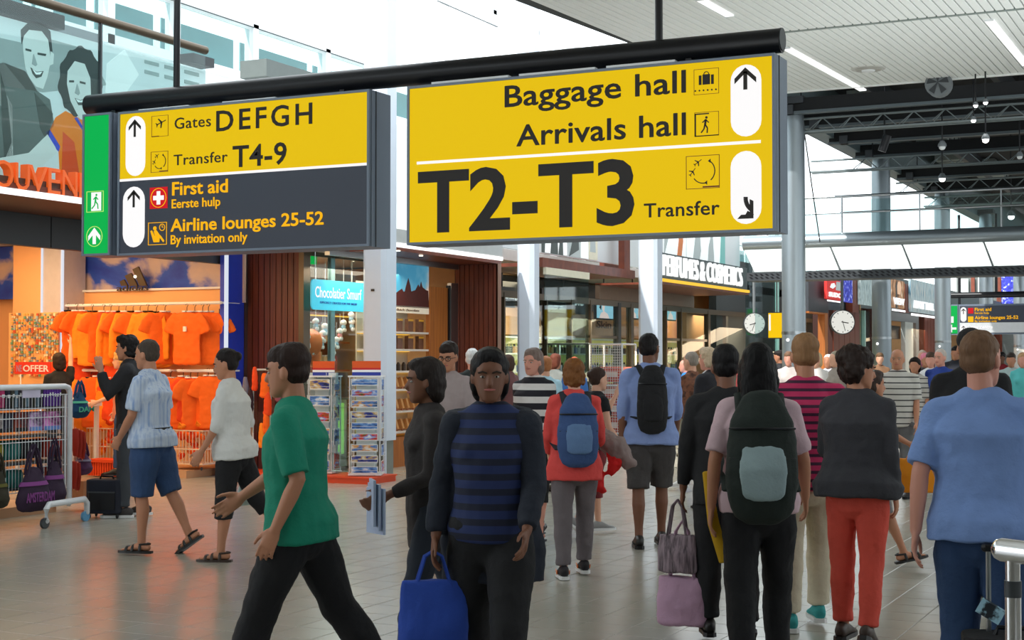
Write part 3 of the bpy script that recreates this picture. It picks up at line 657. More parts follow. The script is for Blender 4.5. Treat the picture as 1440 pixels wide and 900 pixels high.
MB(black).tube((x0-.1, fy+.15, zz), (4, fy+.15, zz), .09, 10).build('pipe', fp, smooth=True)
for px in (1348, 1400): q = SF(px, 410); MB(black).tube((q[0], fy+.15, zz-.4 if px == 1348 else zz), (q[0], fy+.15, 5.8), .04, 8).build('hanging_rod', fp)

# --- clocks
def clock(px, py, y, rpx, label, hm):
    c = on(1, y, px, py); d = proj(c)[2]; r = rpx*d/F*1.02
    t = thing('clock', c, label, 'clock', 'round hanging clocks')
    fr = (c, X_*math.cos(.45)+Y_*math.sin(.45), Z_, -(Y_*math.cos(.45)-X_*math.sin(.45))); n = fr[3]
    mb = MB(dgrey); mb.chain([c-n*.1, c+n*.012], [r*1.08, r*1.08], 28, (0, 0, 1), cap=False); mb.build('case', t, smooth=True)
    MB(glow('clock_face', (240, 240, 232), .85)).prism(circ((0, 0), r, 32), fr, .012, .016).build('dial', t)
    mk = MB(ink)
    for k in range(12):
        a = R(30*k); line2(mk, fr, (r*.8*math.sin(a), r*.8*math.cos(a)), (r*.93*math.sin(a), r*.93*math.cos(a)), r*.05, ink, lift=.017)
    mk.build('hour_mark', t)
    for nm, a, l, w in (('hour_hand', hm[0], .5, .08), ('minute_hand', hm[1], .78, .05)):
        a = R(a); mb = MB(ink); line2(mb, fr, (-r*.12*math.sin(a), -r*.12*math.cos(a)), (r*l*math.sin(a), r*l*math.cos(a)), r*w, ink, lift=.022); mb.build(nm, t)
    MB(grey).tube(c-n*.05+V((0, 0, r)), V((c.x, c.y, 3.86))-n*.05*V((1, 1, 0)).length*0+V((-n.x*.05, -n.y*.05, 0)), .03, 8).build('hanging_rod', t, smooth=True)
clock(1185, 453, 30.9, 15.8, 'large white clock hanging below the footbridge in the middle', (100, 165))
clock(1061, 455, 30.9, 14, 'smaller white clock seen left of the big steel column', (255, 200))
c = on(1, 30.5, 1090, 456)
t = thing('information_sign', c, 'small glowing yellow information board beside the left clock', 'sign')
a, b = on(1, 30.5, 1081, 475), on(1, 30.5, 1102, 440); fr = frY(30.5)
MB(glow('backlit_amber', (248, 200, 10), .95)).prism(rect((a.x, a.z), (b.x, b.z)), fr, -.02, .02).build('panel', t); MB(teal).box((a.x-.3, 30.52, a.z), (a.x-.01, 30.56, b.z)).build('glass_wing', t)
MB(dgrey).box((a.x-.02, 30.52, a.z-.02), (b.x+.02, 30.6, b.z+.02)).build('housing', t)
MB(grey).tube(((a.x+b.x)/2, 30.56, b.z), ((a.x+b.x)/2, 30.56, 3.86), .015, 6).build('hanging_rod', t)
MB(wht).prism(rect((a.x+.01, a.z+.15), (a.x+.05, b.z-.03)), fr, .02, .025).build('arrow_field', t)
# a lit sign farther down the right side of the hall, mirrored in the shop glass
t = thing('direction_sign', (-2.6, 41, 2.3), 'amber sign across the hall whose reflection shows in shop glass', 'sign')
MB(frm).box((-3.1, 41.03, 2.3), (-1.7, 41.3, 3.1)).build('housing', t); MB(glow('backlit_amber')).box((-3.1, 41, 2.3), (-1.7, 41.05, 3.1)).build('panel', t)
MB(black).tube((-2.4, 41.15, 3.1), (-2.4, 41.15, 6.4), .03, 8).build('hanging_rod', t)
text('Transfer T6', frY(41), -2.95, 2.45, 1.0, .16, ink, t)

# ================================================================ SOUVENIR SHOP (left)
FX = -11.26
FA = -12.62
mb = MB(peach); mb.box((-18.2, 4, 0), (-18, 17.2, 3.3)); struct('wall_shop_back', mb)
sidem = mat('shop_side_wall', (240, 180, 124), .7, var=.03)
x0, x1 = on(1, 17, -150, 500).x, on(1, 17, 333, 500).x
struct('wall_shop_side', MB(sidem).box((-18, 17.0, 0), (-12.66, 17.15, 3.3)))
sky = tex_mat('cloud_mural_print', [(.36, (26, 58, 178)), (.46, (40, 84, 200)), (.52, (196, 176, 178)), (.66, (226, 196, 176))], .9, (1, 1, 1.5), .6, 6, dist=.3)
def A(px, py, y=17.0): q = on(1, y, px, py); return q
a, b = A(88, 412), A(326, 350)
mu = thing('wall_mural', ((a.x+b.x)/2, 16.97, a.z), 'blue sky and cloud mural print above the orange jersey wall', 'mural')
MB(sky).box((a.x, 16.96, a.z-.2), (b.x+.25, 16.995, 3.29)).build('print', mu)
# sports emblem and word on the mural
fr = frY(16.8); lo = mat('dark_emblem_metal', (70, 56, 40), .4, .4)
ad = thing('shop_emblem', A(187, 411), 'dark three-bar emblem with the word adidas on the sky mural', 'sign')
mb = MB(lo)
def P17(px, py): q = on(1, 16.8, px, py); return (q.x, q.z)
for poly in (((170, 396), (176, 393), (181, 402), (172, 402)), ((177, 388), (186, 384), (195, 402), (184, 402)), ((188, 379), (196, 375), (208, 402), (198, 402))): mb.prism([P17(*p) for p in poly], fr, 0, .03)
mb.build('three_bars', ad)
a, b, c = P17(165, 409.5), P17(209, 409.5), P17(165, 401.5)
text('adidas', fr, a[0], a[1], b[0]-a[0], (c[1]-a[1]), lo, ad, off=.0, d=.02, lift=0)
lw = MB(glow('spot_glint', (255, 240, 200), 3)); lw.ell(on(1, 16.72, 190, 389), .022); tag(lw.build('spot_lamp', smooth=True), 'tiny bright downlight in front of the three-bar emblem', 'lamp')  # glowing ball put in for a glint on the emblem
# backing board with rails
a, b = A(86, 412, 16.9), A(319, 660, 16.9); zt = a.z
bb = thing('display_board', ((a.x+b.x)/2, 16.95, .1), 'peach slotted wall board with two rails of orange clothes', 'display board')
MB(mat('warm_board', (244, 186, 124), .6, var=.03)).box((a.x, 16.88, .1), (b.x, 16.95, zt)).build('board', bb)
MB(white).box((a.x, 16.84, zt), (b.x+.05, 16.95, zt+.03)).build('ledge', bb)
z1 = A(200, 428, 16.55).z; z2 = A(200, 521, 16.55).z; z3 = .02
for z, xa_, xb_ in ((z1, a.x+.05, A(311, 428, 16.5).x), (z2, A(250, 521, 16.5).x, A(311, 521, 16.5).x), (z2, a.x+.05, A(240, 521, 16.5).x)):
    MB(white).tube((xa_, 16.5, z), (xb_, 16.5, z), .022, 8).build('rail', bb, smooth=True)
    for x in (xa_, xb_): MB(white).tube((x, 16.5, z), (x, 16.9, z), .015, 6).build('bracket', bb)
MB(bronze).box((b.x-.12, 16.86, .3), (b.x-.1, 16.88, 2.3)).build('slot_strip', bb)
a, b = on(1, 16.8, 322, 400), on(1, 16.8, 331, 400)
struct('trim_5', MB(mat('deep_blue_panel', (30, 60, 190), .5)).box((a.x, 16.6, 0), (b.x, 17, 3.29)))
struct('trim_6', MB(glow('led_edge_strip', (225, 232, 245), .9)).box((b.x, 16.55, 0), (b.x+.018, 16.62, 3.29)))
a, b = on(1, 17.1, 335, 400), on(1, 17.1, 347, 400)
struct('trim_7', MB(steel).box((a.x, 17.05, 0), (b.x, 17.2, 3.2)))
# pillar with led edges, peach wall with magnets
a, b = on(1, 16.4, 58, 400), on(1, 16.4, 86, 400)
pc = thing('shop_pillar', ((a.x+b.x)/2, 16.5, 0), 'grey shop pillar with two glowing vertical edges behind the magnets', 'pillar')
MB(mat('pillar_grey', (196, 190, 196), .5)).box((a.x, 16.42, 0), (b.x, 16.9, 3.29)).build('body', pc)
for x in (a.x, b.x): MB(glow('led_edge_strip')).box((x-.01, 16.4, .6), (x+.015, 16.44, 3.28)).build('led_strip', pc)
a2 = on(1, 16.4, 15, 400)
struct('wall_peach', MB(sidem).box((a2.x, 16.45, 0), (a.x-.03, 16.6, 3.29)))
MB(sky).box((-18, 16.8, 2.5), (a2.x, 16.85, 3.29)).build('wall_print', bb)
# fridge magnets: boards with hundreds of small squares; the nearest 300 would be specks, so each board is counted stuff-free rows
cols = [(196, 150, 70), (60, 110, 90), (170, 60, 40), (210, 190, 150), (70, 80, 110), (120, 90, 60), (200, 120, 60), (90, 130, 150)]
mgm = [mat('magnet_paint_%s' % n, c, .5) for n, c in zip('ochre green red cream slate brown amber blue'.split(), [(226, 180, 96), (110, 160, 130), (210, 90, 60), (240, 224, 190), (120, 130, 150), (170, 130, 90), (240, 160, 90), (150, 180, 190)])]
mgt = thing('magnet_display', (on(1, 16.35, 50, 600).x, 16.3, 1.0), 'wall display crowded with small coloured souvenir magnets', 'display board')
MB(mat('warm_board')).box((on(1, 16.4, 15, 500).x, 16.36, 1.2), (on(1, 16.4, 84, 500).x, 16.395, on(1, 16.4, 40, 440).z)).build('board', mgt)
mg = MB()
for i in range(19):
    for j in range(22):
        if random.random() < .12: continue
        p = on(1, 16.34, 17+3.55*i+random.uniform(-.7, .7), 442+4.1*j+random.uniform(-.6, .6)); s = random.uniform(.010, .019)
        mg.box(p+V((-s, -.008, -s*random.uniform(.7, 1.3))), p+V((s, .008, s)), random.choice(mgm))
mg.build('magnets', mgt, kind='stuff')
fr = frY(16.0); a, b = on(1, 16.0, 21, 526), on(1, 16.0, 71, 509)
of = thing('offer_sign', ((a.x+b.x)/2, 16, a.z), 'small red sign with pale lettering reading OFFER', 'sign')
MB(mat('red_sign_board', (206, 48, 32), .5, emit=(206, 48, 32), est=.15)).prism(rect((a.x, a.z), (b.x, b.z)), fr, -.015, 0).build('board', of)
text('NE', fr, a.x+.03, a.z+.035, .1, b.z-a.z-.08, mat('mauve_lettering', (170, 130, 160), .5), of, off=.02); text('OFFER', fr, a.x+.155, a.z+.035, b.x-a.x-.18, b.z-a.z-.08, mat('pale_lettering', (225, 218, 225), .5), of, off=.02)
MB(white).tube((a.x+.1, 16.01, .9), (a.x+.1, 16.01, a.z), .01, 6).build('post', of)
# low tables and stock under it
tb = thing('display_table', (-14.9, 15.9, 0), 'pale display table with souvenirs behind the white rolling rack', 'table')
MB(white).box((-15.9, 15.6, .95), (-14.3, 16.2, 1.0)).build('table_top', tb)
for x in (-15.85, -14.4):
    for y in (15.65, 16.15): MB(white).box((x, y, 0), (x+.05, y+.05, .95)).build('leg', tb)
for k in range(8):
    p = V((-15.8+k*.2, 15.8, 1.0)); c = [(230, 150, 60), (40, 30, 30), (180, 200, 230), (240, 235, 210), (40, 40, 60), (200, 60, 40), (120, 40, 40), (250, 250, 250)][k]
    m_ = MB(mat('souvenir_%s' % 'amber black blue cream navy red maroon white'.split()[k], c, .5)); m_.chain([p, p+V((0, 0, .06)), p+V((0, 0, .1))], [.045, .05, .03], 10, cap=False)
    tag(m_.build('souvenir_mug', smooth=True), '%s souvenir mug on the pale table behind the rolling rack' % 'amber black blue cream navy red maroon white'.split()[k], 'mug', 'souvenir mugs')
# plinth
pl = MB(tan); pl.box((-15.2, 16.1, 0), (-12.75, 16.87, .1)); tag(pl.build('display_plinth'), 'low tan wooden plinth below the jersey wall', 'plinth')

# ---- garments: one prototype each kind, built with a loft and a voxel skin
def skin(o, vox, smooth=2, disp=0, dsize=.1):
    m = o.modifiers.new('r', 'REMESH'); m.mode = 'VOXEL'; m.voxel_size = vox; m.use_smooth_shade = True
    if smooth: s = o.modifiers.new('s', 'SMOOTH'); s.iterations = smooth; s.factor = .6
    if disp:
        key = 'cl%g' % dsize; t = bpy.data.textures.get(key) or bpy.data.textures.new(key, 'CLOUDS'); t.noise_scale = dsize; t.noise_depth = 2
        d = o.modifiers.new('d', 'DISPLACE'); d.texture = t; d.strength = disp; d.mid_level = .5; d.texture_coords = 'LOCAL'
    return o
org = [mat('orange_fabric', (250, 104, 10), .8, var=.12, scale=14), mat('amber_fabric', (252, 140, 20), .8, var=.12, scale=14), mat('red_orange_fabric', (232, 72, 14), .8, var=.1, scale=14)]
def garment(m, long=False, w=.24, h=.72):
    t = thing('orange_jersey', (0, 0, 0), 'x', 'jersey')
    mb = MB(m); mb.chain([(0, 0, -h), (0, 0, -h*.6), (0, 0, -.2), (0, 0, -.06), (0, 0, -.02)], [(w*.95, .03), (w*.92, .03), (w*.95, .035), (w*.8, .03), (w*.35, .022)], 14)
    for s in (-1, 1):
        if long: mb.chain([(s*w*.72, 0, -.07), (s*w*1.1, 0, -.3), (s*w*1.15, .0, -.66)], [(.07, .03), (.06, .03), (.045, .025)], 10)
        else: mb.chain([(s*w*.7, 0, -.07), (s*w*1.08, 0, -.17), (s*w*1.28, 0, -.29)], [(.075, .028), (.08, .026), (.085, .02)], 10)
    skin(mb.build('body', t), .014, 2, .02, .08)
    c = MB(white if not long else black); c.chain([(math.cos(a)*.07, math.sin(a)*.04, -.01) for a in [k*math.pi/6 for k in range(13)]], [.012]*13, 6); c.build('collar', t, smooth=True)
    hg = MB(black); hg.chain([(0, 0, -.01), (0, 0, .05), (.02, 0, .08), (.0, 0, .1), (-.02, 0, .08)], [.005]*5, 5); hg.build('hanger', t, smooth=True)
    return t
bd = MB(white); 
g1, g2, g3 = garment(org[0]), garment(org[1], True, .25, .76), garment(org[2], False, .2, .6)
badge = MB(mat('crest_white', (240, 235, 225), .5)); badge.cbox((0, -.05, -.25), (.05, .004, .07), ch=.012)
g1b = copy_tree(g1); badge.build('crest', g1b)
band = MB(white); band.cbox((0, -.045, -.22), (.34, .004, .04), M=Matrix.Rotation(.5, 3, 'Y')); band2 = MB(black); band2.cbox((0, -.047, -.26), (.34, .004, .03), M=Matrix.Rotation(.5, 3, 'Y'))
g3b = copy_tree(g3); band.build('white_band', g3b); band2.build('black_band', g3b)
used = set()
spec = [(96, 436, g2, .3, 16.5), (108, 436, g1, 1.1, 16.45), (118, 436, g1, 1.2, 16.5), (130, 437, g2, .2, 16.4), (146, 437, g1, 1.0, 16.45), (156, 437, g3b, .15, 16.4), (167, 437, g2, 1.1, 16.5), (177, 437, g1, 1.0, 16.5), (187, 437, g2, .9, 16.5), (197, 437, g1, .8, 16.5),
        (208, 437, g2, .2, 16.42), (220, 438, g2, .35, 16.5), (232, 437, g1, 1.0, 16.5), (263, 437, g1b, .05, 16.4), (274, 437, g1, .25, 16.5), (285, 437, g1, .35, 16.52), (293, 437, g1, .45, 16.55), (163, 480, g3, .2, 16.5), (98, 500, g3, .9, 16.5), (122, 500, g3, .8, 16.55)]
for k, (px, py, g, rz, y) in enumerate(spec):
    o = g if id(g) not in used else copy_tree(g); used.add(id(g))
    p = on(1, y, px, py); o.location = p; o.rotation_euler = (0, 0, rz); o['group'] = 'orange clothes on the upper rail'
    o['label'] = 'orange jersey on the upper rail, %s' % ('with a white crest, facing the hall' if g is g1b else 'with a diagonal black and white band' if g is g3b else '%s in the row from the glowing pillar' % ORD[k])
low = [(146, 527, g2, .2), (158, 530, g3b, .1), (138, 528, g1, .9), (258, 528, g1, .5), (268, 530, g3, .6), (278, 530, g1, .9), (293, 527, g1b, .1), (302, 527, g1, .4), (128, 530, g2, .8), (240, 530, g3, .9)]
for k, (px, py, g, rz) in enumerate(low):
    p = on(1, 16.5, px, py); o = copy_tree(g, None, p, rz); o['group'] = 'orange clothes on the lower rail'
    o['label'] = 'orange jersey on the lower rail, ' + ['left, behind the phoning man', 'with black and white band, behind the phoning man', 'leftmost but one', 'right of blue shirted man', 'second right of blue shirted man', 'third right of blue shirted man', 'with white crest near white blouse woman', 'rightmost, behind white blouse woman', 'leftmost of all', 'directly behind the blue shirted man'][k]
# wire baskets of orange goods
def basket(px, pb, w, h, label, lab2, n=16):
    p = on(2, .1, px, pb); y = 16.45; p = on(1, y, px, pb); x, z = p.x, .13
    t = thing('wire_basket', (x, y, .1), label, 'basket', 'wire baskets below the jerseys')
    d = .4; wire = mat('cream_wire', (235, 215, 190), .4, .3)
    mb = MB(wire)
    for zz in (z+.05, z+h*.5, z+h): mb.chain([(x-w/2, y-d/2, zz), (x+w/2, y-d/2, zz), (x+w/2, y+d/2, zz), (x-w/2, y+d/2, zz), (x-w/2, y-d/2, zz)], [.009]*5, 5, (0, 0, 1))
    mb.build('hoop', t)
    mb = MB(wire); k = int(w/.055)
    for i in range(k+1):
        for yy in (y-d/2, y+d/2): mb.tube((x-w/2+w*i/k, yy, z+.05), (x-w/2+w*i/k, yy, z+h), .005, 4)
    for i in range(8):
        for xx in (x-w/2, x+w/2): mb.tube((xx, y-d/2+d*i/7, z+.05), (xx, y-d/2+d*i/7, z+h), .005, 4)
    mb.build('wires', t, kind='stuff')
    MB(wire).box((x-w/2, y-d/2, z+.045), (x+w/2, y+d/2, z+.055)).build('base', t)
    for dx in (-1, 1): MB(dgrey).ell((x+dx*w*.42, y-d*.4, .12), (.012, .025, .025)).build('caster', t, smooth=True)
    for i in range(n):
        q = V((x+random.uniform(-.4, .4)*w, y+random.uniform(-.35, .35)*d, z+.1+random.uniform(0, h*.95)))
        mb = MB(random.choice(org)); r = random.uniform(.05, .085); mb.ell(q, (r, r*.8, r*.6), n=8, k=6, M=Matrix.Rotation(random.uniform(-1, 1), 3, 'Y') @ Matrix.Rotation(random.uniform(-1, 1), 3, 'X'))
        mb.chain([q+V((-r*.5, -.03, 0)), q+V((0, -.05, r*.8)), q+V((r*.6, -.03, 0))], [.012]*3, 5, (0, 1, 0))
        tag(mb.build('orange_novelty', smooth=True), lab2+', '+ORD[i]+' dropped in', 'novelty', lab2)
basket(152, 655, .42, .5, 'cream wire basket of orange novelties left of phoning man', 'orange novelty in the left wire basket', 12)
basket(272, 660, .62, .5, 'cream wire basket of orange novelties between shorts man and blouse woman', 'orange novelty heaped in the right wire basket', 22)
ob = MB(org[2]); p = on(1, 15.9, 154, 676); x, y = p.x, 15.9
for k in range(12): ob.cbox((x-.24+k*.042, y, .12), (.028, .3, .2))
ob.cbox((x, y, .22), (.55, .34, .04)); tag(ob.build('orange_crate', origin=(x, y, 0)), 'ribbed orange plastic crate on the floor behind the suitcase', 'crate')

# ---- fascia, souvenir letters, poster above
fa = MB(dgrey)
y72, y345 = on(0, FA, 72, 320).y, on(0, FA, 347, 370).y; zf0, zf1 = on(0, FA, 0, 342).z, on(0, FA, 0, 296).z
ys = [5.0, 6.8, 8.6, 10.4, y72, y72+1.9, y72+3.8, y345]
fs0 = struct('wall_fascia', MB(mat('fascia_core', (40, 42, 44), .6)).box((FA-.3, 4.8, zf0+.02), (FA-.03, y345, zf1+.02)))
for a, b in zip(ys, ys[1:]): MB(dgrey).box((FA-.04, a+.008, zf0), (FA, b-.008, zf1)).build('panel', fs0)
struct('trim_8', MB(mat('brown_soffit', (86, 54, 40), .5)).box((-12.6, 4.8, zf1), (-10.9, 17.1, zf1+.12)))
cpn = on(0, -10.88, 0, 267).z
struct('trim_9', MB(W0).box((-10.9, 4.8, cpn-.03), (-10.86, 15.4, cpn+.03)))
struct('trim_10', MB(mat('red_brown_ledge', (120, 50, 30), .5)).box((-11.3, 4.8, cpn+.04), (-10.88, 15.4, cpn+.09)))
frs = frX(-10.92); a, b = on(0, -10.92, -38, 260), on(0, -10.92, 124, 282)
so = thing('shop_lettering', (-10.92, (a.y+b.y)/2, a.z), 'large orange raised letters of SOUVENIRS standing on shop fascia', 'sign')
zb = on(0, -10.92, 20, 266).z; cap = on(0, -10.92, 20, 229).z-zb
for ch, x0_, x1_ in (('S', -46, -18), ('O', -14, 14), ('U', 17, 37), ('V', 36, 62), ('E', 63, 80), ('N', 83, 104), ('I', 107, 112), ('R', 116, 134), ('S', 136, 152)):
    ya, yb = on(0, -10.92, x0_, 260).y, on(0, -10.92, x1_, 260).y
    text(ch, frs, ya, zb, yb-ya, cap, mat('orange_letter', (226, 96, 34), .4, emit=(232, 100, 36), est=.35), so, name='letter', off=.0, d=.1, lift=-.05)
# poster
px0, px1 = 5.0, on(0, -11.25, 330, 100).y
pf = frX(-11.2); zlo, zhi = cpn+.1, on(0, -11.2, 0, 22).z
po = thing('advertising_poster', (-11.25, 11, zlo), 'huge grey-toned poster of laughing couple above the souvenir shop', 'poster')
MB(mat('poster_print_ground', (214, 222, 224), .4, var=.08, scale=1.5, emit=(214, 224, 226), est=.5)).box((-11.3, px0, zlo), (-11.2, px1, zhi)).build('print', po)  # print given its own glow so it looks brightly lit
def PP(x, y): q = on(0, -11.2, x, y); return (q.y, q.z)
pm = lambda n, c=None, e=.45: MC[n] if c is None else mat(n, c, .45, var=.06, scale=3, emit=c, est=e)  # same added glow for each printed poster colour
def pic(name, shapes):
    mb = MB()
    for k, (m, pts) in enumerate(shapes): mb.prism([PP(*p) for p in pts], pf, .001, .004+.0012*k, m)
    return mb.build(name, po)
gsh, gs2, skn, hr, ltg = pm('poster_grey_shirt', (96, 106, 104)), pm('poster_dark_grey', (66, 74, 72)), pm('poster_pale_skin', (216, 222, 220)), pm('poster_hair', (62, 66, 66)), pm('poster_mid_grey', (160, 170, 170))
wh_ = pm('poster_white', (246, 250, 250)); po_o = pm('poster_orange', (246, 130, 20)); po_b = pm('poster_blue_trim', (50, 70, 200)); po_r = pm('poster_red_orange', (232, 80, 30))
pic('background_print', [(ltg, [(-60, 40), (30, 60), (70, 55), (125, 70), (150, 120), (60, 130), (-60, 110)]), (wh_, [(150, 90), (175, 70), (195, 105), (170, 140), (148, 130)])]+[(ltg, [(203+28*k, 84+7*k+j*14), (203+28*k+20, 89+7*k+j*14), (203+28*k+20, 94+7*k+j*14), (203+28*k, 89+7*k+j*14)]) for k in range(3) for j in range(2)])
pic('man_print', [(gsh, [(-70, 130), (-20, 95), (5, 88), (35, 100), (52, 128), (70, 140), (76, 175), (60, 205), (40, 225), (-70, 225)]),
    (gs2, [(0, 100), (10, 140), (16, 200), (6, 225), (2, 170)]), (gs2, [(48, 130), (74, 160), (66, 200), (56, 180)]),
    (skn, [(35, 95), (32, 70), (31, 50), (40, 38), (60, 38), (70, 52), (72, 80), (66, 108), (60, 125), (50, 122), (40, 108)]),
    (hr, [(30, 62), (29, 42), (38, 33), (58, 33), (70, 44), (73, 72), (70, 78), (67, 56), (58, 44), (40, 42), (33, 50)]),
    (skn, [(70, 72), (75, 76), (74, 90), (70, 92)]),
    (gs2, [(35, 68), (43, 70), (43, 73), (35, 71)]), (gs2, [(52, 74), (64, 76), (63, 79), (52, 77)]),
    (gs2, [(42, 95), (50, 101), (60, 100), (57, 108), (50, 110), (45, 104)]), (wh_, [(44, 97), (50, 102), (58, 101), (55, 105), (49, 105)]),
    (ltg, [(46, 76), (44, 90), (49, 93), (51, 91)])])
curl = [(112+30*math.cos(a)*(1+.06*math.sin(9*a)), 115+49*math.sin(a)*(1+.05*math.sin(11*a))) for a in [k*2*math.pi/46 for k in range(46)]]
pic('woman_print', [(po_o, [(66, 190), (78, 165), (92, 156), (118, 170), (130, 250), (84, 250), (82, 210)]), (po_r, [(88, 185), (104, 200), (112, 250), (86, 250)]), (po_b, [(64, 186), (70, 183), (84, 206), (82, 213), (77, 208)]), (po_b, [(104, 166), (108, 165), (118, 182), (120, 190)]),
    (skn, [(66, 189), (77, 207), (80, 214), (60, 232), (30, 245), (-60, 250), (-60, 228), (0, 222), (40, 215)]),
    (hr, curl), (skn, [(93, 118), (94, 100), (104, 86), (118, 90), (126, 110), (127, 140), (122, 160), (112, 168), (106, 158), (98, 142)]),
    (gs2, [(96, 113), (103, 113), (103, 116), (96, 116)]), (gs2, [(111, 114), (119, 116), (119, 119), (111, 117)]), (gs2, [(104, 138), (112, 141), (119, 138), (116, 148), (109, 148)]), (wh_, [(105, 139), (112, 142), (118, 139), (115, 144), (108, 144)]), (ltg, [(107, 118), (104, 131), (109, 134), (111, 131)])])
pic('cup_print', [(wh_, [(-60, 100), (0, 118), (17, 148), (18, 225), (6, 235), (8, 155), (-10, 140), (-60, 130)])])
# glass screen and bronze rail in front of the poster
gx = -10.98; y1g = on(0, gx, 289, 72).y
ga = thing('glass_screen', (gx, 11, 4), 'clear glass screen with bronze top rail in front of the laughing couple poster', 'glass screen')
zr = on(0, gx, 141, 27).z; zr0 = cpn+.1; yj = on(0, gx, 141, 60).y
for a, b in ((yj-3.5, yj), (yj, y1g)): MB(teal).box((gx-.008, a+.01, zr0), (gx+.008, b-.01, zr)).build('glass_pane', ga)
MB(bronze).chain([(gx, 5, zr), (gx, y1g, zr)], [.05, .05], 12, cap=False).build('top_rail', ga, smooth=True)
MB(dgrey).box((gx-.02, yj-.012, zr0), (gx+.02, yj+.012, zr)).build('joint', ga)
a = on(0, gx-.35, 0, 30); MB(dgrey).box((-11.35, 5, zr-.17), (-11.15, on(0, -11.2, 86, 36).y, zr-.02)).build('rear_beam', ga)
MB(dgrey).box((-11.3, on(0, -11.2, 262, 80).y, zr-.14), (-11.1, on(0, -11.2, 292, 84).y, zr-.03)).build('rear_bracket', ga)
u = MB(grey); u.box((-12.4, 4, 5.35), (-12.3, on(0, -12.35, 140, 20).y, 5.5)); tag(u.build('balcony_beam'), 'grey beam of upper balcony at the top left corner', 'beam')
u = MB(mat('grey_soffit', (100, 108, 106), .6)); a, b = on(0, -14, 345, 105), on(0, -14, 404, 128); u.box((-14.1, a.y, a.z-.05), (-13.6, b.y+1.5, a.z+.22)); tag(u.build('roof_duct'), 'grey box duct on the shop roof above left sign', 'duct')

# ================================================================ ROLLING RACK WITH SOUVENIR BAGS
wt = mat('white_enamel_tube', (215, 218, 222), .35, .1)
RX = -10.55
def RP(px, py): return on(0, RX, px, py)
rk = thing('rolling_rack', (RX, 10.5, 0), 'white tubular rolling rack of shoulder bags and souvenirs at left edge', 'rack')
ze = RP(98, 543).z; yr = RP(98, 545).y; pm0 = 9.2
mb = MB(wt); mb.chain([(RX, yr, .16), (RX, yr, ze-.06), (RX, yr-.02, ze-.015), (RX, yr-.07, ze), (RX, pm0, ze)], [.03]*5, 10, (1, 0, 0)); mb.build('frame', rk, smooth=True)
f1, f2 = on(2, .04, 65, 737), on(2, .04, 122, 727)
a, b = V((f1.x, f1.y, .13)), V((f2.x, f2.y, .13))
mb = MB(wt); mb.chain([a+V((0, 0, -.06)), a+V((0, 0, .05)), a+V((-.0, .0, .09))+(b-a)*.06, b+V((0, 0, .09))-(b-a)*.06, b+V((0, 0, .05)), b+V((0, 0, -.04))], [.03]*6, 10, (0, 0, 1)); mb.build('foot', rk, smooth=True)
for p, c, nm in ((a, dgrey, 'grey caster'), (b, mat('blue_caster', (90, 150, 190), .4), 'pale blue caster')):
    mb = MB(c); mb.chain([V((p.x-.015, p.y-.02, .05)), V((p.x+.015, p.y-.02, .05))], [.05, .05], 18, (0, 1, 0), cap=False); o = mb.build('caster', rk, smooth=True); o['label'] = nm+' of the rolling rack'
wi = MB(wt); z0, z1 = .32, ze-.08
k = 0
yy = pm0
while yy < yr-.05: wi.tube((RX, yy, z0), (RX, yy, z1), .0028, 4); yy += .042
for zz in (z0, .55, .8, 1.03, 1.12, 1.25, z1): wi.tube((RX, pm0, zz), (RX, yr-.03, zz), .0045, 5)
wi.build('mesh_wires', rk, kind='stuff')
MB(wt).tube((RX, yr-.06, z0), (RX, yr-.06, z1), .012, 6).build('inner_post', rk)
for zz in (1.13, .86, .60, .36): MB(dgrey).box((RX-.34, pm0, zz-.02), (RX-.02, yr-.03, zz)).build('shelf', rk)
# rows of goods behind the mesh
def goods(name, y0, y1, z0, z1, n, cols, lab, cat, grp, dx=.18, tilt=.0, rnd=.01):
    w = (y1-y0)/n; N = 'left right middle'.split()
    for i in range(n):
        cn, c = cols[i % len(cols)]
        m_ = mat(cn, c, .6, var=.3, scale=30); mb = MB(m_); h = (z1-z0)*random.uniform(.86, 1)
        x = RX-dx; mb.cbox((x, y0+w*(i+.5), z0+h/2), (.2, w*.86, h), ch=min(w*.2, .02))
        mb.cbox((x+.101, y0+w*(i+.5), z0+h*.62), (.003, w*.5, h*.18), white)
        tag(mb.build(name), lab+', '+ORD[i]+' from the left edge', cat, grp)
yq = lambda px: RP(px, 600).y
def span(*a, **k): goods(*a, **k)
span('wallet', yq(-40), yq(25), 1.135, 1.33, 8, [('pink_print', (190, 50, 110)), ('dark_navy_print', (30, 26, 50)), ('magenta_print', (150, 40, 90))], 'pink or navy patterned pouch in the top row of rack', 'pouch', 'patterned pouches in the rack')
span('pouch', yq(25), yq(70), 1.135, 1.33, 9, [('olive_print', (70, 70, 60)), ('blue_grey_print', (110, 140, 160)), ('charcoal_print', (50, 50, 60))], 'grey and blue pouch in the top row of rack', 'pouch', 'grey pouches in the rack')
span('pouch', yq(70), yq(95), 1.135, 1.33, 7, [('violet_fabric', (92, 40, 150))], 'violet pouch in the top row of rack', 'pouch', 'violet pouches in the rack')
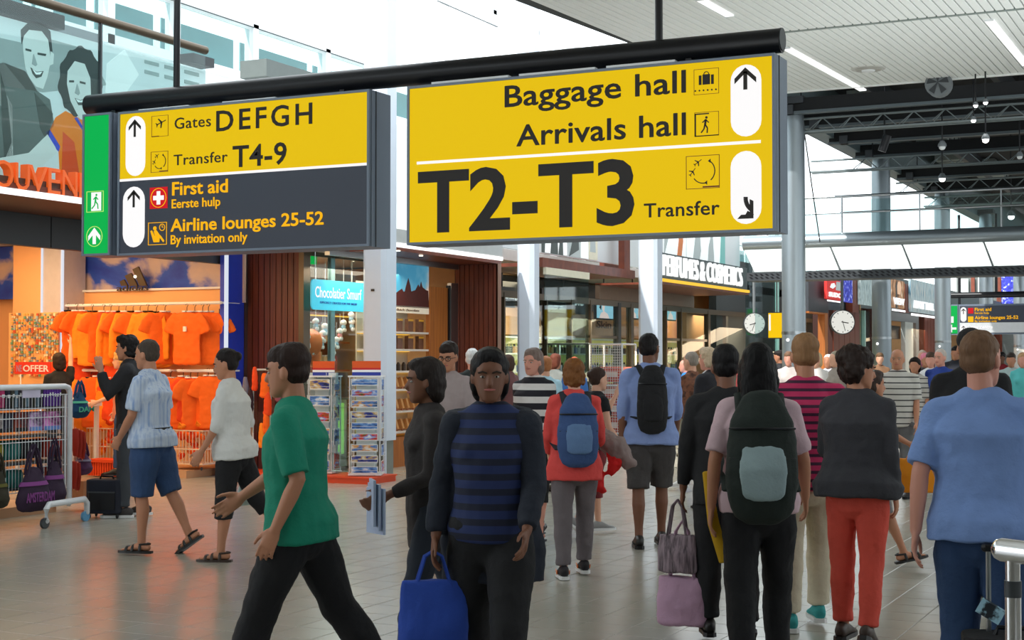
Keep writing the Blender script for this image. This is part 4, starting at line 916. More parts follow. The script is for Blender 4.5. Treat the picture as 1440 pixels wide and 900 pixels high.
for px0_, px1_, c, nm in ((-40, 12, (150, 140, 140), 'grey photo print'), (13, 26, (40, 40, 60), 'navy photo print'), (27, 46, (130, 40, 20), 'dark red and black print'), (48, 67, (200, 160, 210), 'lilac and blue windmill print'), (68, 93, (220, 130, 200), 'pink and blue windmill print')):
    y0_, y1_ = yq(px0_), yq(px1_); mb = MB(tex_mat(nm.replace(' ', '_'), [(.3, (30, 30, 50)), (.5, c), (.75, tuple(min(255, q+50) for q in c))], 14, (1, 1, 1), .6)); mb.box((RX-.28, y0_, .9), (RX-.06, y1_-.01, 1.08)); mb.box((RX-.059, y0_+.01, .9), (RX-.05, y1_-.02, .94), mat('blue_hem', (110, 150, 220), .6) if 'windmill' in nm else black)
    tag(mb.build('folded_bag'), 'folded bag with %s in the second row of rack' % nm, 'bag', 'folded bags in the rack')
for px0_, px1_, z0_, z1_, cn, c, w in ((-35, 14, .62, .82, 'mustard_fabric', (150, 140, 40), 'mustard'), (15, 38, .62, .82, 'sea_green_fabric', (40, 120, 116), 'sea green'), (40, 66, .62, .82, 'black_fabric', (24, 22, 28), 'black'), (70, 97, .62, .84, 'brick_red_fabric', (170, 44, 26), 'brick red'), (-35, 6, .34, .56, 'lime_fabric', (150, 160, 40), 'lime'), (8, 42, .34, .56, 'sea_green_fabric', 0, 'sea green'), (74, 97, .34, .58, 'brick_red_fabric', 0, 'brick red')):
    n = 6; y0_, y1_ = yq(px0_), yq(px1_)
    for i in range(n):
        mb = MB(MC.get(cn) or mat(cn, c, .7)); y = y0_+(y1_-y0_)*(i+.5)/n
        mb.chain([(RX-.3, y, z0_+.1), (RX-.18, y, z0_+.1), (RX-.08, y, z0_+.1)], [(.09, (y1_-y0_)/n*.4)]*3, 12, (0, 0, 1)); 
        tag(mb.build('clog_slipper', smooth=True), '%s slipper in %s row of rack, %s from left' % (w, 'third' if z0_ > .5 else 'bottom', ORD[i]), 'slipper', '%s slippers, %s row' % (w, 'third' if z0_ > .5 else 'bottom'))
for k, (px, py) in enumerate(((106, 622), (111, 624), (116, 626), (104, 668), (109, 670))):
    p = on(0, RX-.1, px, py); mb = MB(MC['brick_red_fabric']); 
    mb.chain([p+V((0, 0, -.13)), p+V((.0, 0, 0)), p+V((0, 0, .13))], [(.03, .012), (.05, .014), (.04, .012)], 12, (1, 0, 0)); mb.chain([p+V((.0, 0, -.15)), p+V((.04, .0, 0)), p+V((0, 0, .15))], [.006]*3, 5, (0, 1, 0), m=mat('pale_pink_rim', (236, 150, 120), .5))
    tag(mb.build('clog_slipper', smooth=True), 'brick red slipper with pale rim hanging at rack end, %s' % ['upper row left', 'upper row middle', 'upper row right', 'lower row left', 'lower row right'][k], 'slipper', 'slippers on the rack end')
lb_ = RP(44, 552); mb = MB(mat('lilac_price_card', (196, 190, 214), .6)); mb.cbox(lb_, (.01, .24, .1)); tag(mb.build('price_card'), 'blank lilac price card on the top bar of rolling rack', 'card')
# hanging shoulder bags
pb1, pb2 = mat('dark_purple_fabric', (50, 32, 56), .85, bump=.3), mat('purple_band', (128, 60, 130), .8)
def shoulder_bag(px, py, w, h, label, m1, m2, word, x=RX+.1, rot=0):
    c = on(0, x, px, py); t = thing('shoulder_bag', c, label, 'bag', 'shoulder bags hung on the rack')
    mb = MB(m1); mb.chain([c+V((0, 0, .02)), c+V((0, 0, h*.2)), c+V((0, 0, h*.62)), c+V((0, 0, h))], [(w*.5, .05), (w*.53, .08), (w*.4, .05), (w*.2, .03)], 14, (0, 1, 0)); skin(mb.build('body', t), .016, 2, .02, .1)
    mb = MB(m2); mb.chain([c+V((0, 0, h*.60)), c+V((0, 0, h*.70))], [(w*.43, .066), (w*.37, .056)], 16, (0, 1, 0), cap=False); mb.build('band', t, smooth=True)
    mb = MB(m1)
    for s in (-1, 1): mb.chain([c+V((s*.02, -w*.22, h*.9)), c+V((s*.02, -w*.1, h*1.4)), c+V((s*.02, 0, h*1.62)), c+V((s*.02, w*.1, h*1.4)), c+V((s*.02, w*.22, h*.9))], [.014]*5, 6, (1, 0, 0))
    mb.build('strap', t, smooth=True)
    if word: text(word, (c+V((.088, 0, 0)), Y_, Z_, X_), -w*.42, h*.2, w*.84, h*.24, m2, t, off=.02)
    return t
shoulder_bag(47, 716, .44, .38, 'dark purple shoulder bag with AMSTERDAM lettering hung on the rack', pb1, pb2, 'AMSTERDAM', RX+.12)
shoulder_bag(76, 706, .30, .38, 'dark purple shoulder bag half behind the AMSTERDAM one', pb1, pb2, None, RX+.02)
shoulder_bag(-2, 712, .24, .3, 'black and olive shoulder bag cut by the left image edge', mat('black_olive_fabric', (46, 42, 26), .8, var=.6), mat('olive_band', (90, 86, 30), .8), None, RX+.12)
shoulder_bag(112, 585, .26, .22, 'blue and green shoulder bag with DAM lettering at rack end', mat('teal_blue_fabric', (20, 70, 110), .8), mat('mint_band', (90, 190, 150), .7), 'DAM', RX-.15)
shoulder_bag(117, 665, .24, .2, 'small plum patterned shoulder bag low at the rack end', mat('plum_print_fabric', (80, 40, 80), .8, var=.5, scale=30), mat('grey_band', (120, 110, 130), .7), None, RX-.2)
bx_ = MB(mat('cardboard', (170, 110, 70), .8)); p = on(0, RX-.5, 116, 683); bx_.cbox(V((p.x, p.y, .215)), (.3, .3, .22)); tag(bx_.build('cardboard_box'), 'brown cardboard box behind rack end beside the suitcase', 'box')
bl = MB(tan); bl.box((-11.9, 9, 0), (-11.2, 12.0, .1)); tag(bl.build('display_plinth'), 'low tan plinth behind the white rolling rack', 'plinth')

# ================================================================ TIMBER PORTALS, SWEET SHOP
PX = -10.5
def portal_wall(y, th, n, nm, xa=FX, xb=PX):     # wall of vertical wood battens facing the near end
    o = struct(nm, MB(mat('portal_core', (60, 26, 16), .6)).box((xa-.02, y+.02, 0), (xb-.03, y+th, 3.1)))
    w = (xb-xa)/n
    for k in range(n): MB(wood).box((xa+k*w+.006, y, 0), (xa+(k+1)*w-.006, y+.03, 3.09)).build('batten', o)
    return o
WA, WB = on(1, 17.12, 347, 450).x, on(1, 17.12, 421, 450).x
portal_wall(17.12, .14, 9, 'wall_portal_1', WA, WB); portal_wall(20.93, .12, 9, 'wall_portal_2')
struct('trim_11', MB(bronze).box((WB, 17.1, 0), (on(1, 17.12, 428, 450).x, 17.26, 3.1))); struct('trim_12', MB(mat('pale_brown_edge', (140, 104, 84), .5)).box((PX-.03, 20.93, 0), (PX, 21.05, 3.1)))
struct('trim_13', MB(wood2).box((FX, 17.7, 3.1), (PX, 21.05, 3.13))); struct('trim_14', MB(W0).box((PX-.02, 17.7, 3.15), (PX+.03, 21.05, 3.21))); struct('trim_15', MB(wood2).box((PX-.2, 17.7, 3.13), (PX, 21.05, 3.15)))
struct('trim_16', MB(mat('portal_roof', (186, 190, 190), .6)).box((FX, 17.7, 3.22), (PX+.02, 21.05, 3.4)))
dl = on(0, -10.8, 592, 359); 
for k, (q, nm) in enumerate(((on(2, 3.09, 592, 359), 'portal beside tall chocolate shelves'), (on(2, 3.09, 560, 352), 'portal hidden edge near the clad column'))):
    tag(MB(glow('downlight_disc', (255, 244, 220), 3)).chain([q, q+V((0, 0, -.012))], [.03, .03], 12, cap=False).build('downlight', smooth=True), 'small downlight in the soffit of %s' % nm, 'lamp')
# shop window between portal wall and clad column
wx = on(1, 17.3, 428, 450).x
sw = struct('window_3', MB(bronze).box((wx, 17.28, 0), (wx+.04, 19.2, .06)).box((wx, 17.28, 3.04), (wx+.04, 19.2, 3.1)))
ym = on(0, wx, 465, 450).y
MB(mat('teal_mullion', (120, 150, 152), .4, .3)).box((wx-.02, ym-.05, 0), (wx+.04, ym+.05, 3.05)).build('mullion', sw)
for a, b in ((17.3, ym-.05), (ym+.05, 19.2)): MB(glass).box((wx+.01, a, .06), (wx+.02, b, 3.04)).build('pane', sw)
def B(px, py, x=-12.2): return on(0, x, px, py)
# hanging cyan sign
fr = frX(-11.4); a, b = on(0, -11.4, 438, 438), on(0, -11.4, 526, 392)
y0, y1 = a.y, b.y; zc0, zc1 = on(0, -11.4, 438, 435).z, on(0, -11.4, 438, 392).z
cs = thing('shop_sign', (-11.4, (y0+y1)/2, zc0), 'cyan rounded sign reading Chocolatier Smurf in the shop window', 'sign')
MB(mat('cyan_sign', (60, 190, 220), .35, emit=(52, 185, 216), est=.35)).prism(rrect(y0, y1, zc0, zc1, .07), fr, -.02, 0).build('board', cs)
ta, tb_ = on(0, -11.4, 443, 417), on(0, -11.4, 508, 424)
text('Chocolatier Smurf', fr, ta.y, zc0+.17, tb_.y-ta.y, .15, wht, cs, off=.006)
text('ESPECIALLY CREATED FOR THE SMURF', fr, ta.y+.12, zc0+.09, (tb_.y-ta.y)*.8, .028, mat('blue_small_lettering', (30, 80, 170), .5), cs, off=.004)
for y in (y0+.1, y1-.1): MB(steel).tube((-11.41, y, zc1), (-11.41, y, 3.12), .004, 4).build('wire', cs)
# interior behind window: shelves and neutral goods
struct('wall_sweet_shop', MB(mat('sweet_shop_wall', (186, 150, 104), .7)).box((-14, 17.16, 0), (-13.9, 21.2, 3.1)))
struct('wall_sweet_shop_far', MB(mat('sweet_shop_wall')).box((-14, 21.1, 0), (-11.3, 21.2, 3.1)))
sh = thing('shop_shelf', (-13.2, 18.8, 0), 'warm lit wooden shelves seen through the window below the cyan sign', 'shelves')
MB(orangewood).box((-13.6, 17.5, 0), (-13.5, 20.8, 2.6)).build('back_panel', sh)
for z in (.5, .95, 1.4, 1.85, 2.3): MB(orangewood).box((-13.5, 17.5, z), (-13.15, 20.8, z+.03)).build('shelf', sh); 
MB(glow('warm_shelf_strip', (255, 200, 70), 1.2)).box((-13.16, 17.5, 2.28), (-13.14, 20.8, 2.3)).build('light_strip', sh)
cc = [('tin_red', (170, 60, 40), 'red'), ('tin_cream', (220, 200, 160), 'cream'), ('tin_brown', (90, 50, 30), 'brown'), ('tin_green', (100, 120, 60), 'green'), ('tin_orange', (220, 110, 40), 'orange')]
for z in (.95, 1.4, 1.85):
    for k in range(14):
        n_, c_, w_ = random.choice(cc); m_ = MB(mat(n_, c_, .5)); h = random.uniform(.16, .3); y = 17.65+k*.22
        m_.cbox((-13.32, y, z+.03+h/2), (.16, .14, h), ch=.02); m_.cbox((-13.32, y, z+.04+h), (.1, .08, .03), white); tag(m_.build('sweet_tin'), '%s tin on %s warm shelf below cyan sign, %s from the window' % (w_, {.95: 'lowest', 1.4: 'middle', 1.85: 'upper'}[z], ORD[k]), 'tin', '%s tins on the warm shelves' % w_)
# counter and soft plain toys hung as garlands
ct = thing('counter', (-12.3, 17.9, 0), 'pale counter inside the window below the cyan sign', 'counter'); MB(white).box((-12.6, 17.3, 0), (-12.0, 18.9, 1.0)).build('body', ct); MB(mat('green_glow_panel', (170, 235, 130), .5, emit=(170, 240, 120), est=.5)).box((-12.0, 17.35, .2), (-11.98, 18.8, .95)).build('front_panel', ct); MB(steel).box((-12.62, 17.28, 1.0), (-11.96, 18.92, 1.03)).build('worktop', ct)
for k, (px, py) in enumerate(((430, 458), (444, 456), (457, 463), (432, 478), (440, 490), (452, 482), (454, 473), (494, 447), (483, 458), (478, 470), (473, 482), (468, 490), (467, 500), (495, 457), (432, 492))):
    p = on(0, -11.95, px, py); t = thing('stuffed_toy', p, 'x', 'toy', 'plain soft toys hung in the window'); m2_ = mat('pale_blue_plush', (150, 190, 215), .9)
    MB(mat('white_plush', (236, 238, 240), .9)).ell(p+V((0, 0, .045)), (.05, .05, .045)).build('head', t, smooth=True); MB(m2_ if k % 3 else mat('pink_plush', (225, 150, 150), .9)).ell(p+V((0, 0, -.02)), (.035, .04, .045)).build('body', t, smooth=True)
    MB(mat('white_plush')).ell(p+V((.02, .02, -.065)), (.02, .018, .03)).ell(p+V((.02, -.02, -.065)), (.02, .018, .03)).build('leg', t, smooth=True)
    MB(white).tube(p+V((0, 0, .08)), p+V((0, 0, 1.0 if py < 470 else .3)), .003, 4).build('thread', t)
    t['label'] = 'small plain white soft toy hanging under cyan sign, %s of the garland' % ORD[k]
bl_ = MB(mat('orange_balloon', (236, 130, 70), .4)); p = on(0, -12.0, 438, 482); bl_.ell(p, (.16, .16, .2), n=16, k=12); bl_.ell(on(0, -12.1, 438, 500), (.14, .14, .17), n=16, k=12); tag(bl_.build('orange_globe', smooth=True), 'pair of round orange globes behind the soft toys in the window', 'ornament')
for k, (px, py, s, lbv) in enumerate(((484, 362, .075, 'large round ceiling spot at the top of the sweet shop window'), (434, 375, .03, 'small ceiling spot left of the cyan sign'), (497, 366, .03, 'small ceiling spot right of the large round spot'))):
    p = on(0, -12.4, px, py); t = thing('spot_lamp', p, lbv, 'lamp'); MB(steel).chain([p+V((0, 0, .12)), p], [s, s*1.15], 14, cap=False).build('housing', t, smooth=True); MB(glow('warm_spot', (255, 236, 200), 3)).ell(p, (s, s, .02)).build('bulb', t, smooth=True)
g_ = on(0, -12.0, 441, 366); MB(grn).cbox(g_, (.04, .1, .12)).build('exit_box', tag(thing('exit_sign', g_, 'tiny green exit box at the top of the sweet shop window', 'sign')))
# ---- recessed chocolate shelves in portal 2
qx = FX-.02
def Q(px, py): return on(0, qx, px, py)
ya, ybb = Q(560, 450).y-.55, Q(603, 450).y
cu = thing('chocolate_shelf', (qx, (ya+ybb)/2, 0), 'tall lit shelving of boxed chocolates beside the clad column', 'shelves')
MB(mat('pale_shelf_back', (216, 196, 170), .6)).box((qx-.4, ya, 0), (qx-.38, ybb, 2.75)).build('back_panel', cu)
MB(orangewood).box((qx-.4, ya, 0), (qx, ybb, Q(590, 612).z)).build('base', cu)
zs = [Q(590, y).z for y in (468, 492, 522, 547, 577, 605)]
for z in zs: MB(mat('pale_shelf', (220, 208, 196), .5)).box((qx-.38, ya, z-.02), (qx, ybb, z+.01)).build('shelf', cu); MB(glow('warm_shelf_strip')).box((qx-.37, ya, z-.028), (qx-.34, ybb, z-.02)).build('light_strip', cu)
for r_, z in enumerate(zs):
    n = 5 if r_ < 2 else 9
    for k in range(n):
        y = ya+.12+(ybb-ya-.2)*k/(n-1) if n > 1 else ya; t = None
        if r_ < 2: m_ = MB(mat('photo_box_brown', (120, 80, 60), .4, var=.5, scale=20)); m_.cbox((qx-.12, y, z+.11), (.06, .15, .2)); m_.cbox((qx-.088, y, z+.19), (.004, .15, .03), mat('gold_label', (240, 180, 60), .4)); nm = 'chocolate_box'; lb2 = 'brown photo-lid chocolate box on the %s shelf' % ('top' if r_ == 0 else 'second')
        elif r_ == 2: m_ = MB(mat('dark_bottle_brown', (60, 40, 24), .3)); m_.chain([(qx-.12, y, z+.01), (qx-.12, y, z+.1), (qx-.12, y, z+.14)], [.035, .035, .012], 8, cap=False); nm = 'sweet_jar'; lb2 = 'small dark jar on the middle chocolate shelf'
        else: m_ = MB(mat('gold_wrapper', (222, 160, 96), .35, .3, var=.3)); m_.cbox((qx-.14, y, z+.09), (.2, .055, .15), M=Matrix.Rotation(-.3, 3, 'Y')); m_.cbox((qx-.05, y, z+.06), (.01, .05, .1), mat('copper_label', (170, 100, 60), .4)); nm = 'chocolate_bar'; lb2 = 'gold wrapped chocolate bar, %s shelf from the floor' % ['third', 'second', 'lowest'][r_-3]
        tag(m_.build(nm), lb2+', '+ORD[k]+' from the column', 'chocolate' if r_ != 2 else 'jar', lb2)
# poster with the brick building
fr = frX(qx); a, b = Q(545, 445), Q(602, 372)
pp = thing('shop_poster', (qx, (ya+ybb)/2, Q(590, 446).z), 'poster of dark red gabled building under a cloudy blue sky', 'poster')
zl, zm_, zh = Q(602, 442).z, Q(602, 434).z, Q(602, 371).z
MB(tex_mat('poster_sky_print', [(.38, (70, 160, 200)), (.55, (110, 180, 210)), (.68, (236, 214, 196))], 2.2, (1, 1, 1), .5, 5, emit=.25)).box((qx-.02, ya, zm_), (qx, ybb, zh)).build('print', pp)
mb = MB(mat('poster_brick_print', (84, 26, 16), .5, var=.4, scale=20))
L_ = lambda px, py: (Q(px, py).y, Q(px, py).z)
mb.prism([(ya, zm_), L_(562, 408), L_(565, 406), L_(567, 410), L_(569, 410), L_(571, 402), L_(574, 391), L_(577, 402), L_(578, 410), L_(584, 408), L_(588, 400), L_(590, 404), L_(592, 396), L_(594, 404), L_(599, 408), L_(602, 409), (ybb, zm_)], fr, 0, .004); mb.build('building_print', pp)
MB(mat('cream_strip', (240, 226, 204), .5, emit=(240, 226, 204), est=.2)).box((qx-.02, ya, zl), (qx+.004, ybb, zm_+.02)).build('caption_strip', pp)
text('dutch chocolate', fr, Q(562, 440).y-.1, zl+.03, Q(589, 440).y-Q(562, 440).y+.1, .035, mat('brown_lettering', (110, 80, 40), .5), pp, lift=.006)
yb2, yb3, yb4 = Q(628, 400).y, Q(639, 400).y, Q(603, 400).y
struct('trim_17', MB(orangewood).box((qx-.05, yb4, 0), (qx+.02, yb2, 2.72)))
struct('trim_18', MB(steel).box((FX-.02, yb2+.03, 0), (FX+.05, yb3+.05, 2.8)).box((FX-.02, 17.2, Q(600, 375).z), (FX+.06, yb3+.05, Q(600, 366).z)))
struct('trim_19', MB(black).box((FX-.03, yb2, 0), (FX+.03, yb2+.03, 2.76)))

# ---- sloping hat and scarf stand, postcard towers on an orange plinth
ops = [on(2, .09, 545, 671), on(2, .09, 519, 676), on(2, .09, 300, 668)]
e = MB(orange); Xr = -10.03; e.box((-12.35, 16.35, 0), (Xr, 17.0, .085)); e.box((-12.35, 16.33, .07), (Xr+.02, 17.0, .09))
tag(e.build('display_plinth'), 'low bright orange platform carrying the postcard towers', 'plinth')
photo = [tex_mat('postcard_%s' % n, [(.3, c1_), (.45, c2_), (.55, c3_), (.7, (235, 240, 245))], 9, (1, 1, 2.2), .35, 3) for n, c1_, c2_, c3_ in (('canal', (30, 50, 40), (60, 110, 190), (110, 160, 220)), ('tulip', (30, 90, 30), (210, 60, 40), (90, 140, 220)), ('mill', (60, 60, 40), (80, 130, 200), (210, 150, 60)), ('night', (10, 20, 60), (40, 60, 160), (200, 170, 90)))]
def tower(px0, px1, pyt, pyb, y, label, rz, rows, flag=True):
    c = on(1, y, (px0+px1)/2, pyb); d = proj(c)[2]; w = (px1-px0)*d/F; zt = on(1, y, px0, pyt).z; z0 = .1; x = c.x
    t = thing('postcard_tower', (0, 0, 0), label, 'display stand', 'postcard towers'); h = zt-z0; hw = w*.36
    for s1 in (-1, 1):
        for s2 in (-1, 1): MB(wt).tube((s1*hw, s2*hw, 0), (s1*hw, s2*hw, h), .008, 6).build('post', t)
    MB(white).cbox((0, 0, .01), (2*hw+.03, 2*hw+.03, .02)).build('base', t); MB(white).cbox((0, 0, h), (2*hw+.04, 2*hw+.04, .02)).build('top', t)
    MB(mat('clear_plastic_core', (200, 215, 220), .3)).cbox((0, 0, h/2), (hw*1.2, hw*1.2, h*.96)).build('core', t)
    for fi, (nx, ny) in enumerate(((0, -1), (1, 0), (-1, 0))):
        nr = rows if fi == 0 else max(3, rows*2//3)
        for k in range(nr):
            z = h*(k+.5)/nr; n = V((nx, ny, 0)); u = V((-ny, nx, 0)); ph = h/nr*(.62 if fi == 0 else .7); pw = hw*(1.75 if fi == 0 else 1.2)
            p = n*(hw+.012)+V((0, 0, z)); fr_ = (p, u, Z_, n)
            m_ = MB(white); m_.prism(rect((-pw/2, -ph/2), (pw/2, ph/2)), fr_, -.006, 0); m_.prism(rect((-pw/2+.008, -ph/2+.008), (pw/2-.008, ph/2-.008)), fr_, 0, .001, photo[(k*3+fi) % 4]); m_.build('postcard', t)
            m_ = MB(wt); q = n*.02
            for zz in (-ph/2-.004, -ph/2+.04): m_.tube(p+u*(-pw/2)+V((0, 0, zz))+q, p+u*(pw/2)+V((0, 0, zz))+q, .003, 4)
            m_.build('holder', t)
    if flag:
        fr_ = (V((0, -.03, h+.01)), X_, Z_, -Y_); fw_ = hw*.95
        mb = MB(mat('flag_orange', (226, 90, 30), .5)); mb.prism(rect((-fw_, .1), (fw_, .19)), fr_, 0, .008)
        mb.prism(rect((-fw_, .075), (fw_, .1)), fr_, 0, .008, mat('flag_red', (200, 30, 40), .5)); mb.prism(rect((-fw_, .045), (fw_, .075)), fr_, 0, .008, white); mb.prism(rect((-fw_, .0), (fw_, .045)), fr_, 0, .008, mat('flag_blue', (30, 50, 150), .5)); mb.build('flag_card', t)
    t.location = (x, y, z0); t.rotation_euler = (0, 0, rz); return t
tower(486, 545, 529, 667, 16.68, 'postcard tower full of picture cards nearest the clad column', .42, 9)
tower(432, 480, 529, 668, 16.72, 'clear postcard tower with flag card behind the green shirt man', .2, 6)
t = thing('acrylic_rack', (-11.4, 16.7, .09), 'clear acrylic rack of tiles and pamphlets between postcard tower and green shirt man', 'rack'); 
for z in (.35, .65, .95, 1.25): 
    MB(glass).box((-11.25, 16.62, z), (-10.72, 16.9, z+.012)).build('shelf', t)
for x in (-11.26, -10.72): MB(teal).box((x, 16.62, .1), (x+.01, 16.9, 1.42)).build('side_panel', t)
for z in (.36, .66, .96, 1.26):
    for k in range(3): tag(MB(mat('delft_tile', (190, 205, 214), .3, var=.35, scale=25)).cbox((-11.15+k*.17, 16.7, z+.085), (.14, .02, .15)).build('souvenir_tile'), 'pale blue-grey souvenir tile, %s shelf of the acrylic rack, %s' % ({.36: 'lowest', .66: 'second', .96: 'third', 1.26: 'top'}[z], ['left', 'middle', 'right'][k]), 'tile', 'souvenir tiles on acrylic rack')
hs = thing('scarf_stand', (-11.9, 16.7, .09), 'clear panelled stand hung with orange hats and scarves', 'display stand')
a, b = on(1, 16.6, 350, 520), on(1, 16.6, 412, 520)
for x in (a.x, (a.x*1.5+b.x)/2.5, b.x): MB(wt).tube((x, 16.7, .09), (x, 16.7, a.z), .012, 6).build('post', hs)
MB(wt).tube((a.x, 16.7, a.z), (b.x, 16.7, a.z), .014, 6).build('rail', hs); MB(glass).box((a.x, 16.66, .6), (b.x, 16.67, a.z)).build('panel', hs)
for k, (px, py, m_, nm, r) in enumerate(((345, 545, mat('grey_scarf_fabric', (110, 110, 130), .9), 'grey', .05), (352, 560, mat('dark_scarf_fabric', (50, 30, 40), .9), 'black', .04), (358, 530, org[2], 'red', .04), (372, 540, org[0], 'orange', .07), (376, 565, org[2], 'deep orange', .06), (374, 590, org[0], 'orange striped', .045), (392, 545, mat('mauve_scarf_fabric', (140, 80, 100), .9), 'mauve', .05), (368, 610, org[1], 'amber', .05))):
    p = on(1, 16.55, px, py); mb = MB(m_); mb.chain([p+V((0, 0, .12)), p+V((.01, 0, 0)), p+V((0, 0, -.16))], [(r*.6, .03), (r, .04), (r*1.15, .035)], 10); tag(skin(mb.build('hanging_scarf'), .012, 1, .02, .05), '%s scarf or hat hanging on the clear stand left of green shirt man' % nm, 'scarf', 'scarves on the clear stand')

# ================================================================ PERFUME SHOPS (recessed glazed front) AND FARTHER FRONTS
GX = -12.0
def Gp(px, py): return on(0, GX, px, py)
struct('wall_perfume_back', MB(mat('perfume_wall', (206, 160, 116), .7)).box((-14.3, 21.2, 0), (-14.2, 46, 3.4)))
struct('wall_perfume_end', MB(mat('perfume_wall')).box((-14.3, 46, 0), (-10.6, 46.1, 3.4)))
sf = struct('window_4', MB(bronze).box((GX-.05, 21.1, 0), (GX+.05, 45.5, .08)).box((GX-.05, 21.1, 2.72), (GX+.05, 45.5, 2.84)))
mpx = [705, 765, 800, 827, 866, 884, 934, 955, 993]
mys_ = [Gp(p, 450).y for p in mpx]
for p, y in zip(mpx, mys_):
    w = .16 if p in (866, 884, 993) else .05
    MB(bronze if p != 866 else dgrey).box((GX-.06, y, 0), (GX+.06, y+w, 2.8)).build('mullion', sf)
for a, b in zip([21.15]+mys_, mys_+[45.0]): MB(glass).box((GX-.01, a+.05, .08), (GX+.01, b, 2.72)).build('pane', sf)
for a, b in ((mys_[3], mys_[4]), (mys_[6], mys_[8])): MB(bronze).box((GX-.04, a, 2.03), (GX+.04, b, 2.09)).build('transom', sf)
# shelves with bottles
su = thing('perfume_shelf', (-14, 34, 0), 'long yellow-green lit perfume shelving behind the shop glass', 'shelves')
MB(mat('lime_lit_back', (214, 208, 130), .6, emit=(220, 214, 120), est=.25)).box((-14.18, 26, 0), (-14.1, 45, 2.1)).build('back_panel', su)
for z in (.9, 1.3, 1.7, 2.05): MB(white).box((-14.12, 26, z), (-13.8, 45, z+.03)).build('shelf', su)
MB(tan).box((-14.12, 26, 2.12), (-13.9, 45, 2.7)).build('header', su); MB(mat('black_header', (30, 32, 36), .4)).box((-14.0, 21.3, 2.75), (-13.8, 34, 3.35)).build('black_header', su)
bm = [mat(n, c, .25) for n, c in (('bottle_green', (50, 110, 60)), ('bottle_black', (30, 28, 26)), ('bottle_amber', (190, 130, 60)), ('bottle_blue', (60, 100, 170)), ('bottle_white', (230, 230, 226)))]
bp = []
for k, m_ in enumerate(bm):
    q = MB(m_); q.cbox((0, 0, .07), (.06, .11, .14), ch=.015); q.cbox((0, 0, .165), (.03, .04, .05), black if k != 1 else chrome); o = q.build('perfume_bottle', origin=(0, 0, 0)); bp.append(o)
bl_n = 'green black amber blue white'.split(); first = set(); cnt = {}
for zi, z in enumerate((1.33, 1.73)):
    y = 27.6
    while y < 42.5:
        k = (random.randrange(5) if random.random() < .6 else int(y*5) % 5); o = bp[k] if k not in first else bp[k].copy()
        if k in first: COL.objects.link(o)
        first.add(k); o.location = (-13.93, y, z); cn_ = cnt.get((k, zi), 0); cnt[(k, zi)] = cn_+1; tag(o, '%s perfume bottle on the %s lime-lit shelf, %s of its colour from the near end' % (bl_n[k], ['lower', 'upper'][zi], ORD[cn_]), 'bottle', '%s bottles on the %s lime-lit shelf' % (bl_n[k], ['lower', 'upper'][zi])); y += .19
frp = frX(-13.78)
def GT(s, x0_, x1_, yb, yt, m, par, X=-13.78, off=.01):
    a, b, c = on(0, X, x0_, yb), on(0, X, x1_, yb), on(0, X, x0_, yt); return text(s, frX(X), a.y, a.z, b.y-a.y, c.z-a.z, m, par, off=off)
wl = glow('white_lettering', (236, 240, 240), .8)
bb1 = thing('shop_sign', (-13.2, 29, 2.4), 'black header board lettered ON TO FRAGRANCE and ELIE SAAB', 'sign')
X_s = -12.5; a, b = on(0, X_s, 762, 440), on(0, X_s, 823, 405)
MB(mat('black_header')).box((X_s-.04, a.y, on(0, X_s, 790, 440).z), (X_s, b.y, on(0, X_s, 790, 408).z)).build('board', bb1)
MB(dgrey).tube((X_s-.02, (a.y+b.y)/2, 2.6), (X_s-.02, (a.y+b.y)/2, 3.4), .015, 6).build('bracket', bb1)
GT('ON TO FRAGRANCE', 763, 793, 423, 415, wl, bb1, X_s+.005); GT('by famous designers', 763, 791, 430, 427, wl, bb1, X_s+.005, .004); GT('ELIE SAAB', 797, 820, 428.5, 420, wl, bb1, X_s+.005, .02)
bb2 = thing('shop_sign', (-12.5, 24.6, 2.4), 'black header board lettered narciso left of the white column', 'sign')
a, b = on(0, X_s, 690, 430), on(0, X_s, 724, 400); MB(mat('black_header')).box((X_s-.04, a.y, on(0, X_s, 710, 432).z), (X_s, b.y, on(0, X_s, 710, 403).z)).build('board', bb2); MB(dgrey).tube((X_s-.02, (a.y+b.y)/2, 2.6), (X_s-.02, (a.y+b.y)/2, 3.4), .015, 6).build('bracket', bb2); GT('narciso rodriguez', 702, 732, 419, 413, wl, bb2, X_s+.005, .01)
GT('Skin', 839, 859.5, 461, 451, mat('brown_sign_lettering', (90, 60, 44), .6), su, -13.88, .02)
